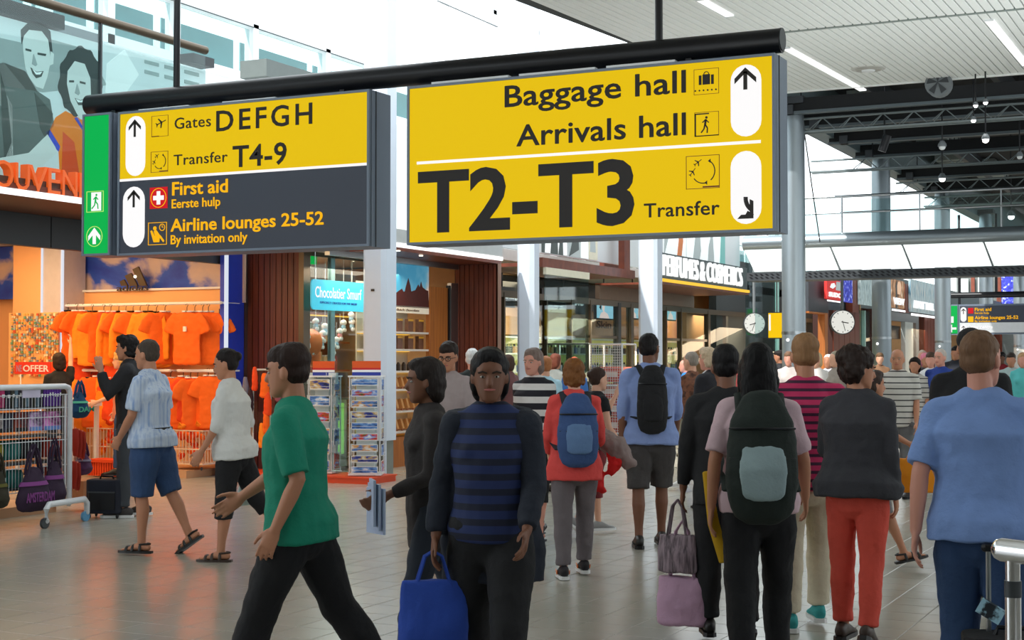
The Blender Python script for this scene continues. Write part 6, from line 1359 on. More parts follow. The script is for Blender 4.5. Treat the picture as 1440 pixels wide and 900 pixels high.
    # --- clothes
    def upper(name, d, grow=0.0, yo=0, front=1.0):
        m, sleeve, hem = d['m'], d.get('sleeve', .45), d.get('hem', .84); loose = d.get('loose', 1.06); mb = MB(m)
        zs_ = [z for z in (hem, (hem+1.0)/2 if hem < .95 else hem+.03, 1.02, 1.12, 1.22, 1.32, 1.39, 1.428)]
        rr = []
        for z in zs_:
            zz = max(.86, z); a, b = ring(zz)
            if z < 1.3: a = max(a, ring(1.2)[0]*.97); b = max(b, ring(1.2)[1]*.98)
            q = loose if z < 1.35 else 1.02
            if z < .95: a, b = max(a, .155*fat)*d.get('flare', 1), max(b, .115*fat)*d.get('flare', 1)
            rr.append(((a*q+.012+grow)*s, (b*q+.014+grow)*s*front))
        mb.chain([up(0, yoff(z)+yo, z) for z in zs_], rr, 18, cap=(False, True))
        mb.chain([up(-sw*1.0, -.01+yo, 1.402), up(0, -.014+yo, 1.425), up(sw*1.0, -.01+yo, 1.402)], [(.062+grow)*s, (.068+grow)*s, (.062+grow)*s], 10, (0, 0, 1))
        if female and grow == 0 and d.get('bust', 1):
            for sd in (-1, 1): mb.ell(up(sd*.07, .085, 1.285), (.062*s*fat, .05*s, .06*s))
        for S0, E0, W_, d2, pn, wf, side in arms:
            k = fw*(.75+.25*fat); base_r = (.064+grow)*s*k
            if sleeve <= .5:
                e = S0+(E0-S0)*min(1, sleeve*2); mb.chain([S0, (S0+e)/2, e], [base_r, base_r*1.02, base_r*1.02*d.get('slw', 1)], 12, cap=(True, False))
            else:
                f_ = (sleeve-.5)*2; e = E0+(W_-E0)*f_; mb.chain([S0, (S0+E0)/2, E0, (E0+e)/2, e], [base_r, base_r*.92, base_r*.8, base_r*.74, base_r*.62], 12, cap=(True, False))
        o = mb.build(name, root); skin(o, max(vox*1.15, .010), 3, d.get('fold', .022), d.get('fs', .12)); return o
    def lower(d):
        m, kind = d['m'], d.get('kind', 'trousers'); mb = MB(m); wz = d.get('waist', 1.0); fl_ = d.get('fit', 1.15)
        zz_ = [.84, .9, .95, wz]; mb.chain([up(0, yoff(z), z) for z in zz_], [((ring(max(.86, z))[0]*(.88 if z < .87 else 1)+.010)*s, (ring(max(.86, z))[1]*(.9 if z < .87 else 1)+.012)*s) for z in zz_], 16)
        if female or d.get('seat'):
            for sd in (-1, 1): mb.ell(up(sd*.075, -.07, .90), (.08*s*fat, .065*s, .085*s))
        cut = {'trousers': 1.95, 'shorts': .88, 'capri': 1.35, 'knee': 1.08}.get(kind, 1.95) if 'cut' not in d else d['cut']
        if kind == 'skirt':
            zl = d.get('hem', .5); pts = [up(0, 0, .98)]+[P0+V((0, (legs[0][1].y+legs[1][1].y)/2*t_, -(.9-zl)*t_*s)) for t_ in (.15, .5, 1)]
            mb.chain(pts, [(.15*s*fat, .11*s*fat), (.19*s*fat, .14*s*fat), (.2*s*fat, .17*s*fat), (.21*s*fat, .19*s*fat)], 16, cap=(True, False))
        else:
            for hip, kn, an, pitch, low_, side in legs:
                k = (.6+.4*fat)*(1.03 if female else 1); t1 = kn-hip; t2 = an-kn; a = hip+V((0, 0, .0))
                seq = [(0, .082), (.35, .080), (.8, .064), (1, .061), (1.15, .058), (1.35, .060), (1.75, .050), (1.95, .050)]
                pts, rr = [], []
                for t_, r_ in seq:
                    if t_ > cut+.02: break
                    p = a+t1*t_ if t_ <= 1 else kn+t2*(t_-1)
                    pts.append(p); fw_ = fl_ if t_ > .3 else 1+(fl_-1)*.4; rr.append(r_*s*k*fw_)
                t_ = cut; pts.append(a+t1*t_ if t_ <= 1 else kn+t2*(t_-1)); rr.append(rr[-1]*(1.06 if kind in ('shorts',) else .98))
                mb.chain(pts, rr, 14, cap=(True, False))
        o = mb.build(kind if kind in ('trousers', 'shorts', 'skirt') else 'trousers', root); skin(o, max(vox*1.15, .010), 3, d.get('fold', .02), .1); return o
    if bottom: lower(bottom)
    if top: upper(top.get('name', 'shirt'), top)
    if over: upper(over.get('name', 'jacket'), over, .014, over.get('yo', -.03), over.get('front', .9))
    if belt:
        b = MB(clothm('belt_dark', (34, 28, 26))); b.chain([up(0, -.01, .985), up(0, -.01, 1.02)], [((ring(1.0)[0]+.03)*s, (ring(1.0)[1]+.03)*s)]*2, 20, cap=False); b.build('belt', root, smooth=True)
    if shoes:
        kind, m = shoes[0], shoes[1]
        for hip, kn, an, pitch, low_, side in legs:
            FM = rotx(pitch); fpt = lambda x, y, z: an+FM@V((x*s, y*s, z*s))
            if kind in ('sneaker', 'shoe'):
                u = MB(m); u.chain([fpt(0, -.06, -.035), fpt(0, -.01, -.022), fpt(0, .045, -.035), fpt(0, .11, -.052), fpt(0, .17, -.06), fpt(0, .195, -.066)], [(.036*s, .042*s), (.042*s, .052*s), (.042*s, .042*s), (.05*s, .026*s), (.044*s, .02*s), (.03*s, .014*s)], 14, (1, 0, 0))
                o = skin(u.build('shoe', root), .008 if vox < .013 else .012, 1)
                sl_ = MB(shoes[2] if len(shoes) > 2 else black)
                pts = [(-.04, -.075), (-.02, -.1), (.02, -.1), (.04, -.075), (.04, 0), (.052, .1), (.045, .18), (.02, .215), (-.02, .215), (-.045, .18), (-.052, .1), (-.04, 0)]
                vs = [fpt(x, y, -.088) for x, y in pts]+[fpt(x*.97, y, -.062) for x, y in pts]; n_ = len(pts)
                sl_.add(vs, [list(range(n_))[::-1], list(range(n_, 2*n_))]+[(i, (i+1) % n_, n_+(i+1) % n_, n_+i) for i in range(n_)]); so_ = sl_.build('sole', root)
                if len(shoes) > 3:
                    fr_ = (fpt(side*.047, .02, -.045), FM@Y_, FM@Z_, V((side, 0, 0))); tk = MB(shoes[3]); tk.prism([(-.02, .02), (0, -.012), (.02, -.008), (.07, .02), (.02, .002), (.004, 0)], fr_, 0, .006); tk.build('side_mark', root)
                    fr_ = (fpt(-side*.047, .02, -.045), FM@Y_, FM@Z_, V((-side, 0, 0))); tk = MB(shoes[3]); tk.prism([(-.02, .02), (0, -.012), (.02, -.008), (.07, .02), (.02, .002), (.004, 0)], fr_, 0, .006); tk.build('side_mark', root)
            else:
                sd_ = MB(m); pts = [(-.036, -.07), (-.02, -.095), (.02, -.095), (.036, -.07), (.036, 0), (.05, .1), (.044, .17), (.02, .205), (-.02, .205), (-.044, .17), (-.05, .1), (-.036, 0)]
                vs = [fpt(x, y, -.094) for x, y in pts]+[fpt(x*.96, y, -.073) for x, y in pts]; n_ = len(pts)
                sd_.add(vs, [list(range(n_))[::-1], list(range(n_, 2*n_))]+[(i, (i+1) % n_, n_+(i+1) % n_, n_+i) for i in range(n_)])
                for y_, w_, h_ in ((.12, .047, .045), (.065, .045, .06), (.0, .038, .085)):
                    sd_.chain([fpt(w_*math.cos(a), y_, -.075+h_*math.sin(a)*.9) for a in [i*math.pi/6 for i in range(7)]], [(.013*s, .005*s)]*7, 6, FM@Y_)
                sd_.chain([fpt(.036, .0, -.02), fpt(.03, -.05, -.015), fpt(0, -.078, -.015), fpt(-.03, -.05, -.015), fpt(-.036, 0, -.02)], [.008*s]*5, 6, (0, 0, 1)); sd_.build('sandal', root, smooth=True)
    rot = Matrix.Rotation(rz, 3, 'Z'); g0 = V((g.x, g.y, base))
    wd = lambda p: g0+rot@p
    return dict(root=root, s=s, w=wd, rot=rot, rz=rz, hands=[wd(a[2]+a[3]*.09*s) for a in arms], up=lambda x, y, z: wd(up(x, y, z)), U=rot@U, g=g0, legs=legs, hd=lambda x, y, z: wd(hd(x, y, z)))
def backpack(P, label, m1, m2, w=.16, h=.24, d=.09, zc=1.2, straps=None, yo=0, pocket=True):
    c = P['up'](0, -.13-d-yo, zc); M_ = P['U']; t = thing('backpack', c-V((0, 0, h*P['s'])), label, 'backpack')
    loc = lambda x, y, z: c+M_@V((x, y, z))
    mb = MB(m1); mb.chain([loc(0, 0, -h), loc(0, -.01, -h*.6), loc(0, -.012, 0), loc(0, 0, h*.6), loc(0, .02, h*.95)], [(w*.9, d*.9), (w*1.02, d*1.08), (w, d*1.05), (w*.9, d*.9), (w*.6, d*.6)], 16, M_@X_); skin(mb.build('body', t), .011, 3, .014, .08)
    if pocket:
        mb = MB(m2); mb.chain([loc(0, -d*.95, -h*.75), loc(0, -d*1.05, -h*.3), loc(0, -d*.9, .02)], [(w*.62, d*.35), (w*.68, d*.4), (w*.6, d*.25)], 14, M_@X_); skin(mb.build('pocket', t), .011, 2, .01, .06)
    for sd in (-1, 1):
        mb = MB(straps or m1); pu = P['up']; mb.chain([loc(sd*w*.55, d*.5, h*.75), pu(sd*.1, -.05, 1.485), pu(sd*.115, .05, 1.46), pu(sd*.12, .13, 1.34), pu(sd*.14, .13, 1.2), pu(sd*.17, .03, 1.08), loc(sd*w*.95, d*.4, -h*.7)], [(.028, .008)]*7, 8, M_@X_); mb.build('strap', t, smooth=True)
    for z in (-h*.1, h*.45): mb = MB(black); mb.chain([loc(-w*.9, -d*.5, z), loc(-w*.5, -d*1.02, z), loc(0, -d*1.12, z), loc(w*.5, -d*1.02, z), loc(w*.9, -d*.5, z)], [.006]*5, 6, (0, 0, 1)); mb.build('zip', t, smooth=True)
    return t
def carrier(c, w, h, d, m1, label, name='shopping_bag', rz=0, handle=.16, m2=None, taper=.92, vox=.012):
    """open tote or carrier bag hanging from the hand at c"""
    t = thing(name, c-V((0, 0, handle+h)), label, 'bag', rz=0); Mr = Matrix.Rotation(rz, 3, 'Z'); loc = lambda x, y, z: c+Mr@V((x, y, z-handle))
    mb = MB(m1); mb.chain([loc(0, 0, -h), loc(0, 0, -h*.95), loc(0, 0, -h*.5), loc(0, 0, 0)], [(w*.42, d*.42), (w*.5, d*.5), (w*.5, d*.52), (w*.5*taper, d*.3)], 16, Mr@X_, cap=False); skin(mb.build('body', t), vox, 2, .02, .09)
    for sd in (-1, 1):
        mb = MB(m2 or m1); mb.chain([loc(-w*.25, sd*d*.2, -.03), loc(-w*.12, sd*.015, handle*.8), loc(0, sd*.01, handle*.98), loc(w*.12, sd*.015, handle*.8), loc(w*.25, sd*d*.2, -.03)], [.007]*5, 6, Mr@Y_); mb.build('handle', t, smooth=True)
    return t
bkm, wsole = mat('black_leather', (24, 22, 22), .45), mat('white_sole', (220, 220, 220), .5)
jeans = mat('blue_denim', (44, 70, 110), .85, var=.3, scale=4, bump=.3, bscale=80); dkj = mat('dark_denim', (36, 42, 54), .85, var=.2, scale=5, bump=.2)
blk = clothm('black_cloth', (20, 20, 24), .1)

# -- left group
p = person('woman with blonde wavy hair in coral top and jeans standing left of the phoning man', 117, 672, 1.66, 80, 'fair', ('curly', (206, 160, 96)), dict(m=clothm('coral_cloth', (228, 140, 112)), sleeve=.4, hem=.8, flare=1.1), dict(m=jeans, fit=1.0), ('shoe', bkm), L=(20, 6, 50, 0), Rr=(5, 6, 20, 0), leg=((6, 4), (-6, 6)), female=True, vox=.011, pos=(-13.55, 15.75, 0))
p = person('woman in black top reaching up to the orange jerseys at far left', 92, 672, 1.68, 20, 'fair', ('bob', (50, 36, 28)), dict(m=blk, sleeve=.3, hem=.86), dict(m=dkj, fit=1.0), ('shoe', bkm), L=(5, 6, 20, 0), Rr=(150, 12, 20, 0), leg=((0, 2), (0, 2)), female=True, vox=.012, pos=(-14.15, 15.2, 0))
p = person('man with dark hair in black jacket, hand to mouth, standing beside dark suitcase', 182, 727, 1.84, 78, 'tan', ('tousled', (24, 20, 20)), dict(m=clothm('white_tee', (200, 200, 204)), sleeve=.2, loose=1.0), dict(m=clothm('charcoal_cloth', (58, 62, 68)), fit=1.25), ('sneaker', clothm('grey_sneaker', (60, 56, 56)), wsole), L=(38, 8, 128, 8), Rr=(-4, 6, 30, 0), leg=((4, 3), (-5, 4)), over=dict(m=clothm('black_jacket', (30, 30, 34)), sleeve=.96, hem=.8, yo=-.01, front=1.0), vox=.010)
def suitcase(c, w, d, h, label, m, rz=0, handle=.0):
    t = thing('suitcase', c, label, 'suitcase', rz=rz); 
    mb = MB(m); mb.v = []; mb.cbox((0, 0, .05+h/2), (w, d, h), ch=.03); o = mb.build('shell', t, origin=(0, 0, 0)) if False else None
    mb = MB(m); mb.cbox(c+V((0, 0, .05+h/2)), (w, d, h), ch=.035); o = mb.build('shell', t); bv = o.modifiers.new('b', 'BEVEL'); bv.width = .015; bv.segments = 2
    mb = MB(black); mb.cbox(c+V((0, -d/2-.008, .05+h*.38)), (w*.75, .02, h*.5), ch=.004); mb.build('pocket', t)
    mb = MB(dgrey); mb.cbox(c+V((0, -d/2-.02, .05+h*.64)), (w*.78, .008, .012)); mb.build('zip', t)
    for sx in (-1, 1):
        for sy in (-1, 1): MB(black).ell(c+V((sx*w*.4, sy*d*.35, .026)), (.014, .026, .026)).build('wheel', t, smooth=True)
    mb = MB(black); mb.chain([c+V((-.07, 0, .05+h)), c+V((-.06, 0, .08+h)), c+V((.06, 0, .08+h)), c+V((.07, 0, .05+h))], [.01]*4, 6, (0, 1, 0)); mb.build('carry_handle', t, smooth=True)
    if handle:
        for sx in (-1, 1): MB(steel).tube(c+V((sx*.09, d*.3, .05+h)), c+V((sx*.09, d*.3, .05+h+handle)), .011, 8).build('telescopic_tube', t, smooth=True)
        MB(black).chain([c+V((-.1, d*.3, .05+h+handle)), c+V((.1, d*.3, .05+h+handle))], [.02, .02], 8, (0, 0, 1)).build('grip', t, smooth=True)
    return t
q = on(2, 0, 150, 728)
suitcase(q, .36, .26, .34, 'dark navy cabin suitcase standing by the phoning man', clothm('dark_navy_case', (22, 26, 40)), R(20))
p = person('man in pale blue plaid shirt, denim shorts and black sandals walking left', 212, 779, 1.74, 62, 'tan', ('cropped', (70, 60, 52)), dict(m=tex_mat('pale_blue_plaid', [(.3, (150, 172, 210)), (.5, (196, 208, 226)), (.7, (130, 158, 206))], 3, (9, 9, .25), .85, 2, bump=.2), sleeve=.42, hem=.86, loose=1.14, flare=1.15), dict(m=jeans, kind='knee', fit=1.5), ('sandal', bkm), L=(12, 8, 30, 20), Rr=(-4, 8, 40, 30), leg=((4, 4), (-16, 10)), build=1.16, lean=3, vox=.009, belt=True)
p = person('woman in loose white blouse and black knee-length trousers walking left', 328, 788, 1.68, 72, 'tan', ('bun', (28, 22, 22)), dict(m=clothm('white_blouse', (214, 214, 212), .08), sleeve=.62, hem=.84, loose=1.18, flare=1.12, name='blouse', fold=.035), dict(m=blk, kind='capri', fit=1.25), ('sandal', mat('brown_leather', (60, 44, 36), .5)), L=(14, 8, 22, 0), Rr=(-16, 10, 28, 0), leg=((6, 2), (-22, 18)), female=True, build=1.1, lean=5, head=(10, 6), vox=.009)
carrier(p['hands'][1], .24, .2, .1, clothm('pale_mint_bag', (196, 214, 208)), 'pale crumpled bag held by the woman in white blouse', rz=p['rz'])
p = person('man in green T-shirt and black shorts striding left in front of the clear display stand', 420, 1006, 1.68, 75, 'tan', ('short', (46, 32, 28)), dict(m=clothm('green_tee', (8, 132, 106)), sleeve=.46, hem=.83, loose=1.14, flare=1.12, name='t_shirt'), dict(m=blk, fit=1.4), ('sneaker', blk, wsole), L=(-12, 10, 40, 0), Rr=(30, 8, 30, 0), leg=((22, 6), (-22, 14)), build=1.08, lean=4, vox=.006)

# -- centre group
p = person('man with glasses in pale grey top behind the dark coated woman', 632, 770, 1.70, 160, 'tan', ('short', (40, 30, 26)), dict(m=clothm('pale_rose_grey', (164, 150, 150)), sleeve=.95, hem=.85), dict(m=dkj), ('shoe', bkm), L=(10, 8, 70, 20), Rr=(10, 8, 60, 20), glasses=True, head=(0, 8), vox=.010, leg=((8, 4), (-10, 10)))
p = person('white haired person in dark coat seen behind the man with glasses', 664, 700, 1.72, 0, 'pink', ('cropped', (236, 236, 236)), dict(m=clothm('dark_green_coat', (34, 44, 44)), sleeve=.95, hem=.8), dict(m=blk), ('shoe', bkm), vox=.012, leg=((4, 2), (-4, 2)))
p = person('dark haired woman in open navy coat over blue striped top, walking toward camera', 690, 1040, 1.62, 172, 'brown', ('bob', (24, 22, 24)), dict(m=stripe_mat('navy_blue_stripe', (28, 44, 92), (18, 24, 48), 16, .55), sleeve=.3, hem=.88, loose=1.0, name='striped_top', fold=.015), dict(m=blk, fit=1.35), ('shoe', bkm), L=(14, 8, 30, 5), Rr=(-8, 14, 26, 0), leg=((16, 6), (-14, 12)), female=True, build=1.12, over=dict(m=clothm('navy_coat', (26, 32, 46)), sleeve=.96, hem=.68, yo=-.062, front=.68, flare=1.12, loose=1.12, name='coat', fold=.03), vox=.006, head=(8, 0))
carrier(p['hands'][1]+V((0, 0, .02)), .3, .4, .12, clothm('bright_blue_bag', (36, 72, 168)), 'bright blue carrier bag in the hand of the navy coated woman', rz=p['rz']+.3, handle=.12)
p = person('young woman in dark cardigan left of the navy coated woman, carrying pale papers', 606, 960, 1.60, 100, 'brown', ('bob', (40, 32, 30)), dict(m=clothm('dark_umber_cardigan', (46, 40, 40)), sleeve=.95, hem=.72, name='cardigan', loose=1.1), dict(m=dkj), ('shoe', bkm), L=(8, 6, 60, 10), Rr=(-12, 8, 20, 0), leg=((14, 6), (-18, 14)), female=True, vox=.009)
pp_ = MB(mat('pale_paper', (176, 190, 220), .6)); hh = p['hands'][0]; 
for k in range(3): pp_.cbox(hh+V((.01*k, 0, -.02*k)), (.16, .012, .22), M=Matrix.Rotation(p['rz']+.2*k, 3, 'Z'))
tag(pp_.build('papers'), 'pale blue papers held at waist height left of the navy coat', 'papers')
p = person('grey haired woman in bold black and white striped top behind the red jacket', 752, 765, 1.66, 150, 'pink', ('bob', (130, 112, 104)), dict(m=stripe_mat('bold_black_white_stripe', (226, 222, 220), (26, 24, 34), 9, .5), sleeve=.9, hem=.86, loose=1.12, name='striped_top'), dict(m=blk, kind='capri'), ('sandal', bkm), L=(14, 6, 30, 0), Rr=(-10, 8, 26, 0), leg=((8, 4), (-12, 10)), female=True, build=1.12, vox=.010)
p = person('person in pale blue shirt by the glass barrier behind striped top woman', 768, 692, 1.62, 30, 'fair', ('short', (170, 110, 70)), dict(m=clothm('pale_aqua_shirt', (170, 206, 222)), sleeve=.6), dict(m=dkj), ('shoe', bkm), vox=.013, fingers=False)
p = person('auburn haired woman in coral red jacket with blue backpack, walking away', 808, 812, 1.60, 8, 'fair', ('tousled', (120, 76, 40)), dict(m=clothm('coral_red_jacket', (214, 70, 66)), sleeve=.97, hem=.78, loose=1.14, flare=1.16, name='jacket', fold=.03), dict(m=clothm('taupe_cloth', (104, 96, 100)), fit=1.2), ('sneaker', clothm('black_mesh_shoe', (36, 32, 36)), wsole, mat('orange_mark', (236, 120, 40), .5)), L=(8, 10, 50, 10), Rr=(14, 12, 55, 0), leg=((-4, 4), (14, 6)), female=True, build=1.06, vox=.009)
backpack(p, 'blue and grey hiking backpack on the coral red jacket', clothm('slate_blue_pack', (52, 78, 126)), clothm('steel_blue_pocket', (92, 122, 164)), .15, .22, .08, 1.2, clothm('dark_strap', (36, 40, 50)))
j = MB(clothm('grey_jacket_lining', (138, 120, 118))); h_ = p['hands'][1]+V((.03, -.02, 0))
j.chain([h_+V((-.16, -.03, .02)), h_+V((0, -.03, .10)), h_+V((.14, -.02, .03)), h_+V((.24, 0, -.1))], [(.07, .09), (.1, .1), (.09, .09), (.05, .06)], 12, (0, 1, 0)); jt = thing('folded_jacket', h_-V((0, 0, .25)), 'red and grey jacket draped over the arm of the coral woman', 'jacket'); skin(j.build('lining', jt), .011, 2, .06, .09)
j = MB(clothm('bright_red_shell', (214, 26, 26))); j.chain([h_+V((-.15, -.06, 0)), h_+V((-.1, -.08, -.12)), h_+V((.0, -.08, -.22)), h_+V((.06, -.08, -.3))], [(.08, .05), (.12, .05), (.1, .05), (.04, .03)], 12, (1, 0, 0)); j.chain([h_+V((.12, -.05, .04)), h_+V((.16, -.06, -.1)), h_+V((.1, -.05, -.18))], [(.06, .04), (.05, .035), (.03, .02)], 10, (1, 0, 0)); skin(j.build('shell', jt), .011, 2, .06, .08)
p = person('dark haired child in black top between coral jacket and roll cage', 838, 752, 1.50, -60, 'fair', ('bun', (60, 42, 34)), dict(m=blk, sleeve=.2, hem=.84), dict(m=clothm('wine_cloth', (120, 40, 44)), kind='capri'), ('sneaker', clothm('grey_canvas', (150, 150, 150)), wsole), L=(60, 8, 90, 0), Rr=(10, 8, 30, 0), leg=((8, 4), (-14, 14)), female=True, vox=.011)
p = person('tall man in pale blue shirt and dark shorts with black backpack, back to camera', 915, 770, 1.82, 5, 'brown', ('cropped', (26, 22, 22)), dict(m=clothm('pale_steel_shirt', (132, 152, 204)), sleeve=.7, hem=.84, loose=1.12, flare=1.14, fold=.03), dict(m=clothm('dark_taupe_shorts', (66, 62, 62)), kind='shorts', fit=1.45, cut=1.02), ('shoe', bkm), L=(-8, 8, 16, 0), Rr=(16, 8, 26, 0), leg=((-2, 4), (14, 10)), build=1.12, lean=3, vox=.009, head=(-30, 0))
backpack(p, 'slim black backpack on the tall man in pale blue shirt', clothm('black_pack', (20, 20, 24)), blk, .13, .25, .07, 1.22)
p = person('man in brown patterned shirt and khaki trousers right of the tall man', 975, 690, 1.66, 60, 'fair', ('greyshort', (150, 140, 130)), dict(m=tex_mat('brown_patterned_cloth', [(.35, (70, 44, 34)), (.55, (130, 82, 60)), (.7, (90, 60, 50))], 16, (1, 1, 1), .85), sleeve=.9, hem=.82, loose=1.12), dict(m=clothm('khaki_cloth', (150, 146, 126)), fit=1.3), ('sneaker', wsole, wsole), build=1.12, vox=.012, leg=((10, 6), (-12, 12)), fingers=False)
p = person('pale blonde person in dark jacket with white collar left of the backpack woman', 1000, 715, 1.72, 60, 'pink', ('tousled', (214, 190, 160)), dict(m=clothm('white_tee'), sleeve=.3), dict(m=dkj), ('shoe', bkm), over=dict(m=clothm('dark_navy_jacket', (30, 30, 38)), sleeve=.95, hem=.84), vox=.012, fingers=False)
p = person('person in bright blue top far behind tall man', 966, 642, 1.60, 90, 'pink', ('balding', (170, 160, 150)), dict(m=clothm('bright_azure', (40, 130, 220)), sleeve=.5), dict(m=dkj), ('shoe', bkm), vox=.016, fingers=False)

# -- right group
p = person('woman with long black hair, pale pink top and black trousers walking away', 1068, 962, 1.64, 4, 'tan', ('long', (14, 12, 14)), dict(m=clothm('pale_pink_cloth', (206, 176, 184)), sleeve=.42, hem=.86, loose=1.12, name='t_shirt'), dict(m=blk, fit=1.25, seat=True), ('shoe', bkm), L=(-6, 14, 10, 0), Rr=(10, 16, 24, 0), leg=((-10, 6), (10, 6)), female=True, build=1.1, vox=.008, pos=None)
backpack(p, 'dark green and black backpack with pale grey pocket on long haired woman', clothm('dark_green_pack', (28, 38, 34)), clothm('pale_grey_pocket', (150, 170, 174)), .17, .26, .1, 1.18, yo=.02)
p2 = person('man in black jacket just left of the long haired woman, carrying two bags', 1022, 905, 1.64, 6, 'brown', ('short', (18, 16, 18)), dict(m=blk, sleeve=.95, hem=.80, loose=1.16, name='jacket'), dict(m=blk, fit=1.3), ('shoe', bkm), L=(2, 12, 14, 0), Rr=(-6, 8, 14, 0), leg=((8, 6), (-12, 10)), build=1.05, vox=.009)
hL = p2['hands'][0]; 
carrier(hL+V((-.02, -.02, .02)), .24, .22, .1, tex_mat('grey_stripe_handbag', [(.35, (60, 50, 56)), (.6, (150, 130, 140))], 5, (12, 12, 1), .7), 'grey striped soft handbag carried by the man in black jacket', 'handbag', handle=.2)
carrier(hL+V((.0, .0, -.1)), .30, .28, .12, clothm('lilac_bag', (188, 150, 176)), 'large lilac carrier bag hanging low beside the man in black', rz=.1, handle=.32, m2=clothm('lilac_bag'))
yb_ = MB(clothm('yellow_strap', (206, 160, 20))); a_ = p['hands'][0]; yb_.chain([a_+V((-.04, .06, .25)), a_+V((0, .05, 0)), a_+V((.06, .04, -.18))], [(.02, .008), (.03, .01), (.03, .01)], 8, (1, 0, 0)); tag(yb_.build('yellow_strap', smooth=True), 'bright yellow strap hanging by left hip of long haired woman', 'strap')
p = person('person in magenta and navy striped shirt and beige trousers with teal shoes', 1135, 887, 1.74, 10, 'tan', ('short', (140, 104, 72)), dict(m=stripe_mat('magenta_stripe', (196, 44, 96), (60, 20, 50), 21, .62), sleeve=.46, hem=.83, loose=1.1, flare=1.1, name='striped_shirt'), dict(m=clothm('beige_cloth', (206, 196, 172)), fit=1.25), ('sneaker', clothm('teal_shoe', (50, 150, 150)), wsole), L=(14, 10, 30, 0), Rr=(-10, 8, 14, 0), leg=((0, 3), (18, 10)), build=1.1, vox=.008)
carrier(p['hands'][0]+V((.08, -.12, .02)), .17, .26, .1, clothm('yellow_bag', (222, 184, 40)), 'small yellow carrier bag beside the beige trousers', rz=.3, handle=.1)
p = person('woman with dark curly hair in charcoal jumper and brick red trousers walking away', 1207, 912, 1.62, -14, 'tan', ('curly', (40, 28, 24)), dict(m=clothm('charcoal_jumper', (52, 52, 58)), sleeve=.97, hem=.86, loose=1.16, flare=1.12, name='jumper', fold=.028), dict(m=clothm('brick_red_trousers', (206, 74, 58)), fit=1.12, fold=.018, seat=True), ('shoe', mat('brown_leather'), bkm), L=(16, 8, 45, 20), Rr=(-8, 8, 24, 0), leg=((4, 3), (-8, 8)), female=True, build=1.22, lean=3, head=(-55, 5), vox=.007)
p = person('sandalled person in grey skirt mostly hidden behind red trousers woman', 1224, 800, 1.54, -70, 'tan', ('bob', (60, 46, 40)), dict(m=clothm('grey_cloth', (104, 102, 104)), sleeve=.5, hem=.84), dict(m=clothm('grey_skirt', (112, 108, 110)), kind='skirt', hem=.5), ('sandal', bkm), L=(50, 6, 14, 0), Rr=(-10, 8, 30, 0), leg=((26, 4), (-22, 18)), female=True, build=.92, vox=.010)
carrier(p['hands'][0]+V((.0, .0, .02)), .38, .26, .14, clothm('orange_bag', (236, 146, 20)), 'broad orange carrier bag right of the brick red trousers', rz=.1, handle=.1)
p = person('bald man in grey and black striped T-shirt facing the camera in middle distance', 1264, 700, 1.72, 172, 'tan', ('balding', (120, 100, 90)), dict(m=stripe_mat('grey_black_stripe', (196, 192, 186), (40, 40, 44), 15, .8), sleeve=.45, hem=.84, loose=1.12, name='t_shirt'), dict(m=clothm('mid_grey_cloth', (104, 104, 106)), kind='knee', fit=1.35), ('shoe', bkm), build=1.1, vox=.011)
p = person('dark haired smiling woman in grey striped top right of the bald man', 1288, 664, 1.62, 170, 'tan', ('bob', (30, 22, 20)), dict(m=stripe_mat('grey_black_stripe', (196, 192, 186), (40, 40, 44), 15, .8), sleeve=.5), dict(m=clothm('mid_grey_cloth'), kind='capri'), ('shoe', bkm), female=True, vox=.013, fingers=False)
p = person('grey haired man in royal blue polo shirt left of the black cap', 1325, 665, 1.74, 150, 'pink', ('greyshort', (186, 176, 168)), dict(m=clothm('royal_blue_polo', (38, 66, 150)), sleeve=.45, loose=1.12), dict(m=dkj), ('shoe', bkm), build=1.1, vox=.012, fingers=False)
p = person('man in black T-shirt and black cap behind light blue shirt man', 1368, 840, 1.80, 6, 'tan', ('cap', (30, 24, 22)), dict(m=blk, sleeve=.45, hem=.84, loose=1.12, name='t_shirt'), dict(m=dkj), ('shoe', bkm), build=1.16, vox=.009)
p = person('broad man in light blue short sleeved shirt and jeans at right, back to camera', 1384, 1040, 1.72, -4, 'pink', ('cropped', (118, 88, 66)), dict(m=clothm('light_blue_shirt', (124, 154, 212)), sleeve=.44, hem=.85, loose=1.15, flare=1.12, fold=.028), dict(m=jeans, fit=1.35), ('shoe', bkm), L=(-10, 14, 8, 0), Rr=(4, 16, 14, 0), leg=((6, 6), (-4, 6)), build=1.12, head=(-25, 0), vox=.0065)
hR = p['hands'][1]
q = on(2, 0, 1400, 1080)
cpos = V((hR.x-.12, hR.y-.38, 0)); suitcase(cpos, .40, .26, .44, 'large black suitcase with raised silver handle pulled by light blue shirt man', clothm('black_case', (18, 18, 20)), R(12), .34)
lg = MB(tex_mat('luggage_tag_stripe', [(.45, (20, 30, 40)), (.55, (150, 190, 210))], 1, (20, 20, 20), .5)); lg.cbox(cpos+V((-.07, -.12, .60)), (.1, .03, .06), M=Matrix.Rotation(.5, 3, 'Y')); tag(lg.build('luggage_tag'), 'striped blue tag tied on the black suitcase handle', 'tag')
